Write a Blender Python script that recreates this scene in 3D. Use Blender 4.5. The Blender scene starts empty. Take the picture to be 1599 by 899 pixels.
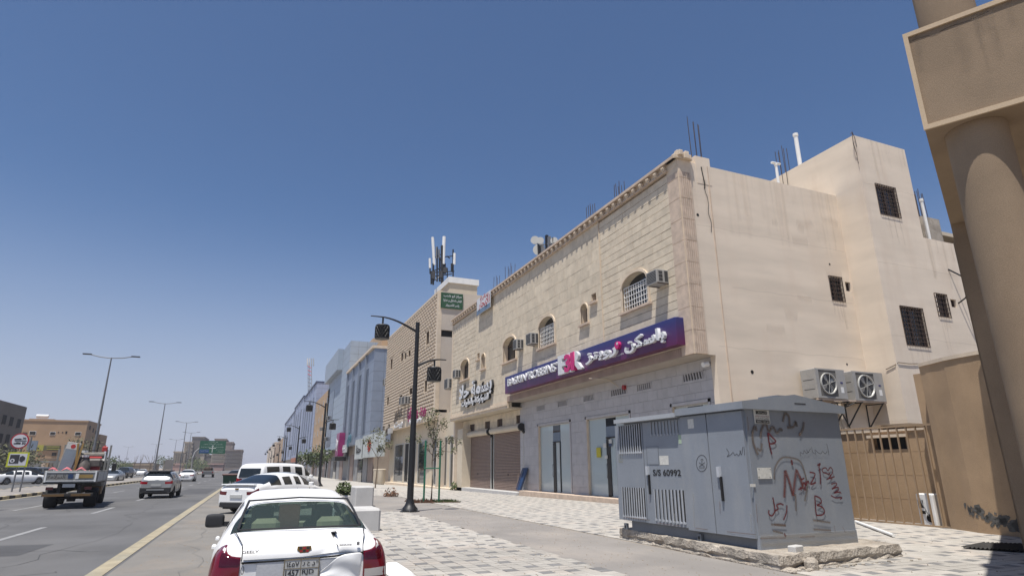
import bpy, bmesh, math, random
from mathutils import Vector, Matrix
random.seed(7)
SC = bpy.context.scene
COL = SC.collection
# ---------------------------------------------------------------- camera
F0, PIT, ROL, YAW = 929.17, .29146006, -.00318852, .3964986
def _basis():
    cy, sy, cp, sp = math.cos(YAW), math.sin(YAW), math.cos(PIT), math.sin(PIT)
    F = Vector((sy*cp, cy*cp, sp)); R = Vector((cy, -sy, 0)); U = R.cross(F)
    c, s = math.cos(ROL), math.sin(ROL)
    return c*R+s*U, -s*R+c*U, F
RR, UU, FF = _basis()
EYE = Vector((0, 0, 1.66))
cam_d = bpy.data.cameras.new('camera'); cam = bpy.data.objects.new('camera', cam_d); COL.objects.link(cam)
cam_d.sensor_width = 36; cam_d.lens = 36*F0/1599; cam_d.clip_start = .05; cam_d.clip_end = 9000
m = Matrix.Identity(4)
for i in range(3):
    m[i][0] = RR[i]; m[i][1] = UU[i]; m[i][2] = -FF[i]; m[i][3] = EYE[i]
cam.matrix_world = m
SC.camera = cam
# ---------------------------------------------------------------- sky, sun, exposure
SHX, SHY = .23, .205            # shadow drift per metre of height, towards +X and +Y
sun_dir = Vector((-SHX, -SHY, 1)).normalized()
elev = math.asin(sun_dir.z); az = math.atan2(sun_dir.x, sun_dir.y)
W = bpy.data.worlds.new('World'); SC.world = W; W.use_nodes = True
nt = W.node_tree; nt.nodes.clear()
sky = nt.nodes.new('ShaderNodeTexSky'); sky.sky_type = 'NISHITA'; sky.sun_disc = False
sky.sun_elevation = elev; sky.sun_rotation = az
sky.air_density = 1.0; sky.dust_density = .9; sky.ozone_density = 8.0; sky.altitude = 600
bg = nt.nodes.new('ShaderNodeBackground'); bg.inputs[1].default_value = .09
wo = nt.nodes.new('ShaderNodeOutputWorld')
tcw = nt.nodes.new('ShaderNodeTexCoord'); sxw = nt.nodes.new('ShaderNodeSeparateXYZ'); nt.links.new(tcw.outputs['Generated'], sxw.inputs[0])
hzr = nt.nodes.new('ShaderNodeMapRange'); hzr.interpolation_type = 'SMOOTHERSTEP'; hzr.inputs[1].default_value = -.12; hzr.inputs[2].default_value = .44; hzr.inputs[3].default_value = 1; hzr.inputs[4].default_value = 0
nt.links.new(sxw.outputs[2], hzr.inputs[0])
hzm = nt.nodes.new('ShaderNodeMix'); hzm.data_type = 'RGBA'; hzm.inputs[7].default_value = (4.5, 4.8, 5.9, 1)   # pale dusty lavender air low in the sky
nt.links.new(hzr.outputs[0], hzm.inputs[0]); nt.links.new(sky.outputs[0], hzm.inputs[6])
nt.links.new(hzm.outputs[2], bg.inputs[0]); nt.links.new(bg.outputs[0], wo.inputs[0])
sl = bpy.data.lights.new('sun', 'SUN'); sl.energy = 5.0; sl.angle = math.radians(.55); sl.color = (1, .955, .89)
so = bpy.data.objects.new('sun', sl); COL.objects.link(so)
so.rotation_euler = sun_dir.to_track_quat('Z', 'Y').to_euler(); so.location = (0, -20, 60)
SC.view_settings.view_transform = 'Standard'; SC.view_settings.look = 'None'
SC.view_settings.exposure = 0.25; SC.view_settings.gamma = 1
SC.cycles.max_bounces = 6; SC.cycles.transparent_max_bounces = 12

# ---------------------------------------------------------------- surveying helpers: a sight line met with a real plane
def sight(px, py):
    return (px-800)/F0*RR - (py-450)/F0*UU + FF
def at(px, py, **k):
    d = sight(px, py); (a, v), = k.items(); i = 'XYZ'.index(a)
    return EYE + d*((v-EYE[i])/d[i])
def gz(X, Y):
    return .13-.0075*max(0, min(Y, 110)-12)*min(1, max(0, (X-6)/9))
# ---------------------------------------------------------------- things, parts, meshes
OFF = {}
def tag(o, label=None, cat=None, group=None, kind=None):
    if label: o['label'] = label
    if cat: o['category'] = cat
    if group: o['group'] = group
    if kind: o['kind'] = kind
    return o
def thing(name, label, cat, loc=(0, 0, 0), rz=0, group=None, kind=None):
    o = bpy.data.objects.new(name, None); COL.objects.link(o)
    o.empty_display_size = .2
    o.location = loc; o.rotation_euler = (0, 0, rz); OFF[o.name] = Vector(loc)
    return tag(o, label, cat, group, kind)
def root_off(p):
    while p is not None and p.parent is not None: p = p.parent
    return OFF.get(p.name, Vector((0, 0, 0))) if p is not None else Vector((0, 0, 0))
class MB:
    def __init__(s): s.v = []; s.f = []; s.m = []; s.uv = None
    def add(s, vs, fs, mi=0):
        b = len(s.v); s.v += [tuple(v) for v in vs]; s.f += [tuple(i+b for i in f) for f in fs]; s.m += [mi]*len(fs); return s
    def box(s, x0, x1, y0, y1, z0, z1, mi=0):
        x0, x1 = min(x0, x1), max(x0, x1); y0, y1 = min(y0, y1), max(y0, y1); z0, z1 = min(z0, z1), max(z0, z1)
        return s.add([(x0,y0,z0),(x1,y0,z0),(x1,y1,z0),(x0,y1,z0),(x0,y0,z1),(x1,y0,z1),(x1,y1,z1),(x0,y1,z1)],
                     [(0,3,2,1),(4,5,6,7),(0,1,5,4),(1,2,6,5),(2,3,7,6),(3,0,4,7)], mi)
    def bbox(s, x0, x1, y0, y1, z0, z1, b=.01, mi=0):      # box with chamfered upright and top edges
        x0, x1 = min(x0, x1), max(x0, x1); y0, y1 = min(y0, y1), max(y0, y1)
        def ring(i, z): return [(x0+i,y0+b+i*0,z),(x0+b,y0+i,z),(x1-b,y0+i,z),(x1-i,y0+b,z),(x1-i,y1-b,z),(x1-b,y1-i,z),(x0+b,y1-i,z),(x0+i,y1-b,z)]
        v = ring(0, z0)+ring(0, z1-b)+ring(b, z1)
        f = [tuple(range(7, -1, -1)), tuple(range(16, 24))]
        for k in (0, 8):
            for i in range(8): f.append((k+i, k+(i+1) % 8, k+8+(i+1) % 8, k+8+i))
        return s.add(v, f, mi)
    def cyl(s, p0, p1, r0, r1=None, n=10, cap=True, mi=0):
        p0, p1 = Vector(p0), Vector(p1); r1 = r0 if r1 is None else r1
        q = (p1-p0).to_track_quat('Z', 'Y'); v = []
        for p, r in ((p0, r0), (p1, r1)):
            for i in range(n):
                a = 2*math.pi*i/n; v.append(p+q @ Vector((r*math.cos(a), r*math.sin(a), 0)))
        f = [(i, (i+1) % n, n+(i+1) % n, n+i) for i in range(n)]
        if cap: f += [tuple(range(n-1, -1, -1)), tuple(range(n, 2*n))]
        return s.add(v, f, mi)
    def tube(s, pts, r, n=8, mi=0):
        pts = [Vector(p) for p in pts]; rs = r if isinstance(r, (list, tuple)) else [r]*len(pts); v = []
        for i, p in enumerate(pts):
            d = pts[min(i+1, len(pts)-1)]-pts[max(i-1, 0)]; q = d.to_track_quat('Z', 'Y')
            v += [p+q @ Vector((rs[i]*math.cos(2*math.pi*k/n), rs[i]*math.sin(2*math.pi*k/n), 0)) for k in range(n)]
        f = []
        for i in range(len(pts)-1):
            for k in range(n): f.append((i*n+k, i*n+(k+1) % n, (i+1)*n+(k+1) % n, (i+1)*n+k))
        f += [tuple(range(n-1, -1, -1)), tuple(range((len(pts)-1)*n, len(pts)*n))]
        return s.add(v, f, mi)
    def lathe(s, prof, c=(0, 0), n=20, mi=0):
        v = []; f = []
        for r, z in prof:
            v += [(c[0]+r*math.cos(2*math.pi*k/n), c[1]+r*math.sin(2*math.pi*k/n), z) for k in range(n)]
        for i in range(len(prof)-1):
            for k in range(n): f.append((i*n+k, i*n+(k+1) % n, (i+1)*n+(k+1) % n, (i+1)*n+k))
        f += [tuple(range(n-1, -1, -1)), tuple(range((len(prof)-1)*n, len(prof)*n))]
        return s.add(v, f, mi)
    def prism(s, poly, fn, a, b, mi=0):                      # poly in 2D, fn(u,v,depth)->xyz
        n = len(poly); v = [fn(u, w, a) for u, w in poly]+[fn(u, w, b) for u, w in poly]
        return s.add(v, [tuple(range(n)), tuple(range(2*n-1, n-1, -1))]+[((i+1) % n, i, n+i, n+(i+1) % n) for i in range(n)], mi)
    def mesh(s, name, off=Vector((0, 0, 0)), smooth=False, recalc=True):
        me = bpy.data.meshes.new(name)
        me.from_pydata([(v[0]-off[0], v[1]-off[1], v[2]-off[2]) for v in s.v], [], s.f)
        if any(s.m): me.polygons.foreach_set('material_index', s.m)
        if recalc and len(s.f) < 60000:
            bm = bmesh.new(); bm.from_mesh(me); bmesh.ops.recalc_face_normals(bm, faces=bm.faces); bm.to_mesh(me); bm.free()
        if smooth:
            me.polygons.foreach_set('use_smooth', [True]*len(me.polygons))
            try: me.set_sharp_from_angle(angle=math.radians(38))
            except Exception: pass
        me.update(); return me
    def build(s, name, mat, parent=None, smooth=False, off=None, kind=None, recalc=True):
        me = s.mesh(name, root_off(parent) if off is None else Vector(off), smooth, recalc)
        for x in (mat if isinstance(mat, (list, tuple)) else [mat]): me.materials.append(x)
        o = bpy.data.objects.new(name, me); COL.objects.link(o); o.parent = parent
        if kind: o['kind'] = kind
        return o
def L0(parent_local=True): return Vector((0, 0, 0))
_unit = {}
def unit_mesh(mat):
    if mat.name not in _unit:
        b = MB().box(-.5, .5, -.5, .5, -.5, .5); me = b.mesh('block_'+mat.name); me.materials.append(mat); _unit[mat.name] = me
    return _unit[mat.name]
def piece(name, mat, parent, lo, hi, off=None):
    o = bpy.data.objects.new(name, unit_mesh(mat)); COL.objects.link(o); o.parent = parent
    off = root_off(parent) if off is None else off
    o.location = [(a+b)/2-c for a, b, c in zip(lo, hi, off)]; o.scale = [max(abs(b-a), 1e-4) for a, b in zip(lo, hi)]
    return o
def pieces(name, mat, parent, boxes, limit=300, rest=None, plural=None):
    """boxes: (lo, hi); those that show largest become parts, the others one joined part"""
    def size(b):
        c = (Vector(b[0])+Vector(b[1]))/2-EYE; d = Vector(b[1])-Vector(b[0])
        return -(d.length/c.length) if c.dot(FF) > 0 else 0
    bs = sorted(boxes, key=size)
    for lo, hi in bs[:limit]: piece(name, mat, parent, lo, hi)
    if bs[limit:]:
        mb = MB()
        for lo, hi in bs[limit:]: mb.box(lo[0], hi[0], lo[1], hi[1], lo[2], hi[2])
        mb.build(plural or name+'s', rest or mat, parent, kind='stuff', recalc=False)
def copy_tree(o, parent=None, loc=None, rz=None, label=None):
    c = o.copy(); COL.objects.link(c); c.parent = parent
    if loc is not None: c.location = loc
    if rz is not None: c.rotation_euler = (0, 0, rz)
    if label: c['label'] = label
    for ch in list(o.children): copy_tree(ch, c)
    return c
def area_mesh(o, plane_pts): pass

# ---------------------------------------------------------------- materials
_mats = {}
def M(name, col, rough=.85, var=.12, scale=1.2, bump=.15, bscale=30, metal=0, rand=0, stain=None, aniso=None, col2=None, spec=.5, obj=False, fine=.06, coat=0, bdist=.01):
    if name in _mats: return _mats[name]
    mt = bpy.data.materials.new(name); mt.use_nodes = True; t = mt.node_tree; n = t.nodes; lk = t.links
    b = n['Principled BSDF']; b.inputs['Roughness'].default_value = rough; b.inputs['Metallic'].default_value = metal
    b.inputs['Specular IOR Level'].default_value = spec
    if coat: b.inputs['Coat Weight'].default_value = coat; b.inputs['Coat Roughness'].default_value = .06
    if obj: pos = n.new('ShaderNodeTexCoord').outputs['Object']
    else: pos = n.new('ShaderNodeNewGeometry').outputs['Position']
    if aniso:
        mp = n.new('ShaderNodeMapping'); mp.inputs['Scale'].default_value = aniso; lk.new(pos, mp.inputs[0]); vpos = mp.outputs[0]
    else: vpos = pos
    def noise(sc, det, src, rg=.55):
        q = n.new('ShaderNodeTexNoise'); q.inputs['Scale'].default_value = sc; q.inputs['Detail'].default_value = det
        q.inputs['Roughness'].default_value = rg; lk.new(src, q.inputs['Vector']); return q.outputs['Fac']
    def ramp(src, a, bb, lo, hi):
        q = n.new('ShaderNodeMapRange'); q.inputs[1].default_value = a; q.inputs[2].default_value = bb
        q.inputs[3].default_value = lo; q.inputs[4].default_value = hi; lk.new(src, q.inputs[0]); return q.outputs[0]
    def mul(a, c):
        q = n.new('ShaderNodeMath'); q.operation = 'MULTIPLY'; lk.new(a, q.inputs[0])
        if hasattr(c, 'links'): lk.new(c, q.inputs[1])
        else: q.inputs[1].default_value = c
        return q.outputs[0]
    base = None
    c = n.new('ShaderNodeMix'); c.data_type = 'RGBA'; c.inputs[6].default_value = (*col, 1)
    c2 = col2 or tuple(x*(1-2.2*var) for x in col); c.inputs[7].default_value = (*c2, 1)
    lk.new(ramp(noise(scale, 5, vpos), .35, .7, 0, 1), c.inputs[0]); out = c.outputs[2]
    v = ramp(noise(bscale, 3, pos), .3, .7, 1-fine, 1+fine)
    if rand:
        oi = n.new('ShaderNodeObjectInfo'); v = mul(v, ramp(oi.outputs['Random'], 0, 1, 1-rand, 1+rand*.6))
    if stain:
        sc, amt, scol = stain
        s = n.new('ShaderNodeMix'); s.data_type = 'RGBA'; lk.new(out, s.inputs[6]); s.inputs[7].default_value = (*scol, 1)
        mp = n.new('ShaderNodeMapping'); mp.inputs['Scale'].default_value = sc; lk.new(pos, mp.inputs[0])
        lk.new(ramp(noise(1, 6, mp.outputs[0], .62), .5, .72, 0, amt), s.inputs[0]); out = s.outputs[2]
    vm = n.new('ShaderNodeVectorMath'); vm.operation = 'SCALE'; lk.new(out, vm.inputs[0]); lk.new(v, vm.inputs['Scale'])
    lk.new(vm.outputs[0], b.inputs['Base Color'])
    if bump:
        bp = n.new('ShaderNodeBump'); bp.inputs['Strength'].default_value = bump; bp.inputs['Distance'].default_value = bdist
        lk.new(noise(bscale, 5, pos), bp.inputs['Height']); lk.new(bp.outputs[0], b.inputs['Normal'])
    _mats[name] = mt; return mt
def glass(name, tint=(.02, .025, .03), clear=.0, rough=.03):
    if name in _mats: return _mats[name]
    mt = bpy.data.materials.new(name); mt.use_nodes = True; t = mt.node_tree; n = t.nodes; b = n['Principled BSDF']
    b.inputs['Base Color'].default_value = (*tint, 1); b.inputs['Roughness'].default_value = rough; b.inputs['Specular IOR Level'].default_value = .6
    if clear:
        tr = n.new('ShaderNodeBsdfTransparent'); tr.inputs[0].default_value = (.72, .85, .8, 1)
        mx = n.new('ShaderNodeMixShader'); mx.inputs[0].default_value = clear
        t.links.new(b.outputs[0], mx.inputs[1]); t.links.new(tr.outputs[0], mx.inputs[2]); t.links.new(mx.outputs[0], n['Material Output'].inputs[0])
    _mats[name] = mt; return mt

STUCCO = M('side_stucco', (.76, .65, .52), .92, .07, 1, .25, 60, aniso=(.3, .3, 1.7), stain=((.9, .9, .22), .4, (.66, .53, .41)), fine=.03)
TOWER = M('tower_stucco', (.76, .655, .53), .92, .06, 1, .25, 60, aniso=(.3, .3, 1.5), stain=((1.1, 1.1, .2), .5, (.60, .48, .37)), fine=.03)
STONE = M('facade_stone', (.70, .60, .455), .8, .10, 2.5, .12, 25, rand=.07, stain=((2, 1.2, 1.2), .3, (.64, .51, .37)))
STONEB = M('facade_backing', (.33, .26, .19), .9)
TRIM = M('trim_stone', (.69, .57, .43), .8, .08, 2, .12, 30)
RUST = M('pinkish_stone', (.62, .49, .38), .8, .12, 3, .12, 30)
LILAC = M('shopfront_stone', (.48, .46, .455), .6, .06, 2, .08, 30, rand=.05)
LILACB = M('shopfront_joint', (.38, .37, .37), .9)
ASPH = M('asphalt', (.125, .124, .125), .9, .18, .25, .5, 90, stain=((.25, .05, 1), .6, (.15, .145, .138)), fine=.12)
ASPH2 = M('worn_parking_asphalt', (.20, .188, .17), .92, .1, .6, .4, 90, stain=((.5, .3, 1), .6, (.27, .22, .17)), fine=.1)
YEL = M('road_yellow', (.37, .32, .22), .85, .14, 3, .2, 60, stain=((1.5, .5, 1), .8, (.24, .24, .20)))
WHL = M('road_white', (.30, .30, .30), .85, .15, 3, .2, 60, stain=((2, .6, 1), .6, (.13, .13, .13)))
PAVL = M('paver_light', (.41, .385, .345), .9, .08, 3, .2, 60, rand=.06, stain=((1.2, 1.2, 1), .5, (.50, .42, .35)))
PAVD = M('paver_dark', (.215, .21, .205), .9, .1, 3, .2, 60, rand=.1)
PAVFAR = M('paver_distance', (.43, .405, .365), .9, .08, 1, .1, 40)
BAND = M('plain_pavement', (.26, .24, .22), .92, .1, .5, .2, 70, stain=((.6, .4, 1), .5, (.38, .33, .28)), fine=.05)
BED = M('sand_bedding', (.30, .26, .21), .95)
KERB = M('kerb_concrete', (.45, .42, .37), .9, .1, 2, .2, 40)
KERBY = M('kerb_yellow', (.52, .44, .28), .9, .12, 2, .2, 40)
KERBK = M('kerb_black', (.06, .06, .06), .9, .2, 2, .2, 40)
SAND = M('desert_ground', (.40, .33, .25), .95, .12, .05, .2, 5)
CONC = M('white_concrete', (.52, .51, .49), .85, .06, 2, .15, 40)
DARK = M('dark_opening', (.012, .011, .010), .9, 0, 1, 0)
BLACK = M('black_metal', (.012, .012, .013), .45, .1, 5, .05, 60)
GALV = M('galvanised_steel', (.20, .205, .215), .5, .1, 5, .05, 60, metal=.3)
RUSTY = M('rusty_iron', (.09, .055, .04), .8, .3, 12, .2, 60)
REBAR = M('rebar_steel', (.075, .05, .045), .8, .3, 12, .2, 60)
ALU = M('aluminium_frame', (.55, .54, .50), .45, .03, 3, 0, metal=.3)
WHITE = M('white_paint', (.78, .78, .76), .5, .04, 2, .03, 20)
GLS = glass('window_glass')
GLSB = glass('shop_glass_reflection_tint', (.46, .53, .54), 0, .05)  # pale tint stands in for bright road and sky reflected in the panes
SHUT = M('shutter_metal', (.27, .195, .16), .6, .06, 3, .03, 30, metal=.1)
CAB = M('cabinet_grey', (.245, .268, .30), .55, .05, 1.5, .06, 30, stain=((2.5, 2.5, .8), .3, (.36, .36, .35)), fine=.03)
CABD = M('cabinet_dark_grey', (.17, .185, .205), .6, .06, 2, .05, 30)
AC = M('ac_cream_paint', (.36, .35, .33), .6, .06, 3, .03, 30)
ACD = M('ac_dark_grille', (.05, .05, .052), .6)
PLINTH = M('rough_plinth_concrete', (.45, .40, .335), .95, .18, 2.5, 1.0, 22, stain=((3, 3, 3), .7, (.24, .19, .145)), fine=.15, bdist=.04)
GATE = M('gate_brown_paint', (.33, .23, .14), .6, .08, 2, .1, 30, stain=((3, 3, .6), .4, (.25, .17, .10)))
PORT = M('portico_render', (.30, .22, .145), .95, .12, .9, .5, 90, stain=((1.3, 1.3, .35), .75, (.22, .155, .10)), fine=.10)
PORTL = M('portico_trim', (.52, .40, .27), .9, .05, 2, .2, 60)
YARD = M('yard_wall_render', (.42, .29, .175), .95, .1, 1, .5, 55, stain=((1, 1, .5), .5, (.33, .22, .12)), fine=.08)
TAN = M('tan_render', (.46, .315, .19), .92, .08, .3, .1, 20)
GREYB = M('greyish_render', (.20, .17, .14), .92, .08, .3, .1, 20)
CREAM = M('cream_render', (.60, .52, .40), .9, .06, .6, .15, 30)
# ---------------------------------------------------------------- lettering
_AR = {'ا':(0xFE8D,0xFE8E,0,0),'أ':(0xFE83,0xFE84,0,0),'إ':(0xFE87,0xFE88,0,0),'ب':(0xFE8F,0xFE90,0xFE91,0xFE92),'ت':(0xFE95,0xFE96,0xFE97,0xFE98),
'ة':(0xFE93,0xFE94,0,0),'ج':(0xFE9D,0xFE9E,0xFE9F,0xFEA0),'ح':(0xFEA1,0xFEA2,0xFEA3,0xFEA4),'خ':(0xFEA5,0xFEA6,0xFEA7,0xFEA8),'د':(0xFEA9,0xFEAA,0,0),
'ر':(0xFEAD,0xFEAE,0,0),'ز':(0xFEAF,0xFEB0,0,0),'س':(0xFEB1,0xFEB2,0xFEB3,0xFEB4),'ش':(0xFEB5,0xFEB6,0xFEB7,0xFEB8),'ع':(0xFEC9,0xFECA,0xFECB,0xFECC),
'ط':(0xFEC1,0xFEC2,0xFEC3,0xFEC4),'ف':(0xFED1,0xFED2,0xFED3,0xFED4),'ق':(0xFED5,0xFED6,0xFED7,0xFED8),'ك':(0xFED9,0xFEDA,0xFEDB,0xFEDC),'ل':(0xFEDD,0xFEDE,0xFEDF,0xFEE0),
'م':(0xFEE1,0xFEE2,0xFEE3,0xFEE4),'ن':(0xFEE5,0xFEE6,0xFEE7,0xFEE8),'ه':(0xFEE9,0xFEEA,0xFEEB,0xFEEC),'و':(0xFEED,0xFEEE,0,0),'ي':(0xFEF1,0xFEF2,0xFEF3,0xFEF4),
'ص':(0xFEB9,0xFEBA,0xFEBB,0xFEBC),'ء':(0xFE80,0,0,0)}
def shape(s):
    out = []; i = 0
    def joins_next(c): return c in _AR and _AR[c][2] != 0
    while i < len(s):
        c = s[i]
        if c not in _AR: out.append(c); i += 1; continue
        prev = i > 0 and joins_next(s[i-1])
        if c == 'ل' and i+1 < len(s) and s[i+1] in 'اأإ':
            base = {'ا': 0xFEFB, 'أ': 0xFEF7, 'إ': 0xFEF9}[s[i+1]]; out.append(chr(base+(1 if prev else 0))); i += 2; continue
        nxt = i+1 < len(s) and s[i+1] in _AR and joins_next(c) and s[i+1] != 'ء'
        iso, fin, ini, med = _AR[c]
        out.append(chr(med if prev and nxt else fin if prev and fin else ini if nxt else iso)); i += 1
    r = []; num = ''
    for c in reversed(out):
        if c.isdigit(): num = c+num
        else:
            r.append(num); num = ''; r.append(c)
    r.append(num); return ''.join(r)
def text(body, name, mat, parent, org, ux, uz, height, width=None, depth=.0, off=0, bold=0, ar=False, align='C', res=3, kind=None):
    """letters as a mesh on the plane through org spanned by ux (reading direction) and uz (up)"""
    c = bpy.data.curves.new('lettering', 'FONT'); c.body = shape(body) if ar else body; c.size = 1; c.resolution_u = res
    c.offset = bold; c.extrude = .5 if depth else 0; c.align_x = 'LEFT'
    o = bpy.data.objects.new('lettering', c); COL.objects.link(o)
    dg = bpy.context.evaluated_depsgraph_get(); dg.update()
    me = bpy.data.meshes.new_from_object(o.evaluated_get(dg)); bpy.data.objects.remove(o); bpy.data.curves.remove(c)
    if not me.vertices: return None
    xs = [v.co.x for v in me.vertices]; ys = [v.co.y for v in me.vertices]
    x0, x1, y0, y1 = min(xs), max(xs), min(ys), max(ys); sy = height/(y1-y0); sx = (width/(x1-x0)) if width else sy
    ux, uz, org = Vector(ux).normalized(), Vector(uz).normalized(), Vector(org); nn = ux.cross(uz)
    ro = root_off(parent)
    for v in me.vertices:
        x = (v.co.x-(x0+x1)/2 if align == 'C' else v.co.x-x0)*sx; y = (v.co.y-(y0+y1)/2)*sy
        v.co = org+ux*x+uz*y+nn*(off+(v.co.z+.5)*depth)-ro
    me.materials.clear(); me.materials.append(mat)
    ob = bpy.data.objects.new(name, me); COL.objects.link(ob); ob.parent = parent
    if kind: ob['kind'] = kind
    return ob
def spray(name, strokes, mat, parent, org, ux, uz, w, off=.004):
    """flat painted strokes; uv.y runs across the stroke so that its edges can fade"""
    ux, uz, org = Vector(ux).normalized(), Vector(uz).normalized(), Vector(org); nn = ux.cross(uz); ro = root_off(parent)
    v = []; f = []; uv = []
    for si, st in enumerate(strokes):
        ww = w
        if isinstance(st, dict): ww = st['w']; st = st['p']
        pts = [Vector((p[0], p[1], 0)) for p in st]
        if len(pts) > 2:                                    # smooth the stroke
            q = []
            for i in range(len(pts)-1):
                a, b, c, d = pts[max(i-1, 0)], pts[i], pts[i+1], pts[min(i+2, len(pts)-1)]
                for k in range(4):
                    t = k/4; q.append(.5*((2*b)+(c-a)*t+(2*a-5*b+4*c-d)*t*t+(3*b-a-3*c+d)*t**3))
            pts = q+[pts[-1]]
        b0 = len(v)
        for i, p in enumerate(pts):
            d = (pts[min(i+1, len(pts)-1)]-pts[max(i-1, 0)]); d = d.normalized() if d.length > 1e-6 else Vector((1, 0, 0)); s = Vector((-d.y, d.x, 0))*ww/2
            for q in (p+s, p-s): v.append(org+ux*q.x+uz*q.y+nn*(off+si*.0006)-ro)
        for i in range(len(pts)-1):
            f.append((b0+2*i, b0+2*i+1, b0+2*i+3, b0+2*i+2)); uv += [(i/len(pts), 1), (i/len(pts), 0), ((i+1)/len(pts), 0), ((i+1)/len(pts), 1)]
    me = bpy.data.meshes.new(name); me.from_pydata([tuple(x) for x in v], [], f); l = me.uv_layers.new(name='across')
    for i, x in enumerate(uv): l.data[i].uv = x
    me.materials.append(mat); o = bpy.data.objects.new(name, me); COL.objects.link(o); o.parent = parent; return o
def spray_mat(name, col, soft=.6, strength=1):
    mt = bpy.data.materials.new(name); mt.use_nodes = True; t = mt.node_tree; n = t.nodes; b = n['Principled BSDF']
    b.inputs['Base Color'].default_value = (*col, 1); b.inputs['Roughness'].default_value = .7
    u = n.new('ShaderNodeUVMap'); sx = n.new('ShaderNodeSeparateXYZ'); t.links.new(u.outputs[0], sx.inputs[0])
    a = n.new('ShaderNodeMath'); a.operation = 'SUBTRACT'; t.links.new(sx.outputs[1], a.inputs[0]); a.inputs[1].default_value = .5
    ab = n.new('ShaderNodeMath'); ab.operation = 'ABSOLUTE'; t.links.new(a.outputs[0], ab.inputs[0])
    mr = n.new('ShaderNodeMapRange'); mr.inputs[1].default_value = .5; mr.inputs[2].default_value = .5-.5*soft; mr.inputs[3].default_value = 0; mr.inputs[4].default_value = strength
    t.links.new(ab.outputs[0], mr.inputs[0]); t.links.new(mr.outputs[0], b.inputs['Alpha']); return mt
# ================================================================ GROUND
def sheet(name, x0, x1, y0, y1, zf, mat, nx=1, ny=1, dz=0, parent=None, kind='structure'):
    mb = MB(); v = []
    for j in range(ny+1):
        for i in range(nx+1):
            x = x0+(x1-x0)*i/nx; y = y0+(y1-y0)*j/ny; v.append((x, y, (zf(x, y) if callable(zf) else zf)+dz))
    mb.add(v, [(j*(nx+1)+i, j*(nx+1)+i+1, (j+1)*(nx+1)+i+1, (j+1)*(nx+1)+i) for j in range(ny) for i in range(nx)])
    return mb.build(name, mat, parent, kind=kind, recalc=False)
sheet('ground', -3000, 3000, -1500, 4500, -1.3, SAND)
sheet('open_ground', -900, -25, -60, 1500, -.03, SAND)
sheet('road', -25, 2.6, -40, 1500, 0, ASPH)
sheet('parking_lane', -1.98, 3.6, -40, 420, .004, ASPH2)
sheet('service_road', -38, -25, -40, 600, -.012, ASPH2)
def kx(y): return 2.02 if y < 17 else 2.02+(y-17)*.5 if y < 20 else 3.52
# bedding under the pavers, plain strips and the pavement beyond
def zb(x, y): return gz(x, y)
sheet('paving_bed', 2.02, 40, -6, 17, zb, BED, 12, 8, -.02)
sheet('paving_bed', 3.5, 17, 17, 46, zb, BED, 12, 12, -.02)
sheet('pavement', 5.2, 7.55, -6, 22.8, zb, BAND, 4, 10, -.001)
sheet('pavement', 3.52, 7.55, 22.8, 36, zb, BAND, 5, 6, -.001)
sheet('pavement_corner', 2.02, 5.2, 17, 17.001, zb, BAND, 2, 1, -.03)
sheet('far_pavement', 3.52, 16.4, 46, 420, zb, PAVFAR, 10, 40, -.003)
sheet('yard', 17.0, 60, -10, 17.9, .12, BAND)
PX, PY, G = .22, .2, .008
pav = []
def pave(x0, x1, y0, y1, skip=None):
    i0, i1 = round(x0/PX), round(x1/PX); j0, j1 = round(y0/PY), round(y1/PY)
    for i in range(i0, i1):
        for j in range(j0, j1):
            x, y = i*PX, j*PY
            if skip and skip(x, y): continue
            h = (i*7919+j*104729+(i*j) % 17) % 97/97
            dark = (i % 2 == (j//6) % 2) and (j % 3 == (i//9) % 3) and h < .86
            if not dark and h > .985: dark = True
            z = gz(x, y)+(((i*131+j*57) % 11)-5)*.0005
            pav.append(((x+G/2, y+G/2, z-.05), (x+PX-G/2, y+PY-G/2, z), dark))
pave(2.2, 5.19, 5, 22.8, lambda x, y: y > 17 and x < kx(y)+.1)
pave(7.7, 15.3, 3.6, 46, lambda x, y: (7.9 < x < 10.2 and 8.2 < y < 12.2))
pave(15.3, 16.4, 3.6, 16.8)
pave(3.7, 7.6, 36, 46)
sw = thing('sidewalk_paving', None, None, (0, 0, 0), kind='structure')
def vis(b):
    c = Vector(b[0])-EYE; f = c.dot(FF)
    if f < .5: return 1e9
    px = c.dot(RR)/f*F0+800; py = 450-c.dot(UU)/f*F0
    return c.length if (0 < px < 1599 and 0 < py < 899 and not (970 < px < 1390 and py < 880)) else 1e8+c.length
pav.sort(key=vis)
near = pav[:300]; rest = pav[300:]
for lo, hi, d in near: piece('paver', PAVD if d else PAVL, sw, lo, hi)
for dk, nm, mt in ((False, 'pavers', PAVL), (True, 'dark_pavers', PAVD)):
    v = []; f = []
    for lo, hi, d in rest:
        if d != dk: continue
        b = len(v); c = .004
        for z, k in ((lo[2], 0), (hi[2]-c, 0), (hi[2], c)):
            v += [(lo[0]+k, lo[1]+k, z), (hi[0]-k, lo[1]+k, z), (hi[0]-k, hi[1]-k, z), (lo[0]+k, hi[1]-k, z)]
        for r in (0, 4):
            for i in range(4): f.append((b+r+i, b+r+(i+1) % 4, b+r+4+(i+1) % 4, b+r+4+i))
        f.append((b+8, b+9, b+10, b+11))
    me = bpy.data.meshes.new(nm); me.from_pydata(v, [], f); me.materials.append(mt)
    # per-paver tone
    at_ = me.attributes.new('tone', 'FLOAT', 'POINT'); at_.data.foreach_set('value', [((i//12)*7919 % 101)/101 for i in range(len(v))])
    o = bpy.data.objects.new(nm, me); COL.objects.link(o); o.parent = sw; o['kind'] = 'stuff'
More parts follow.
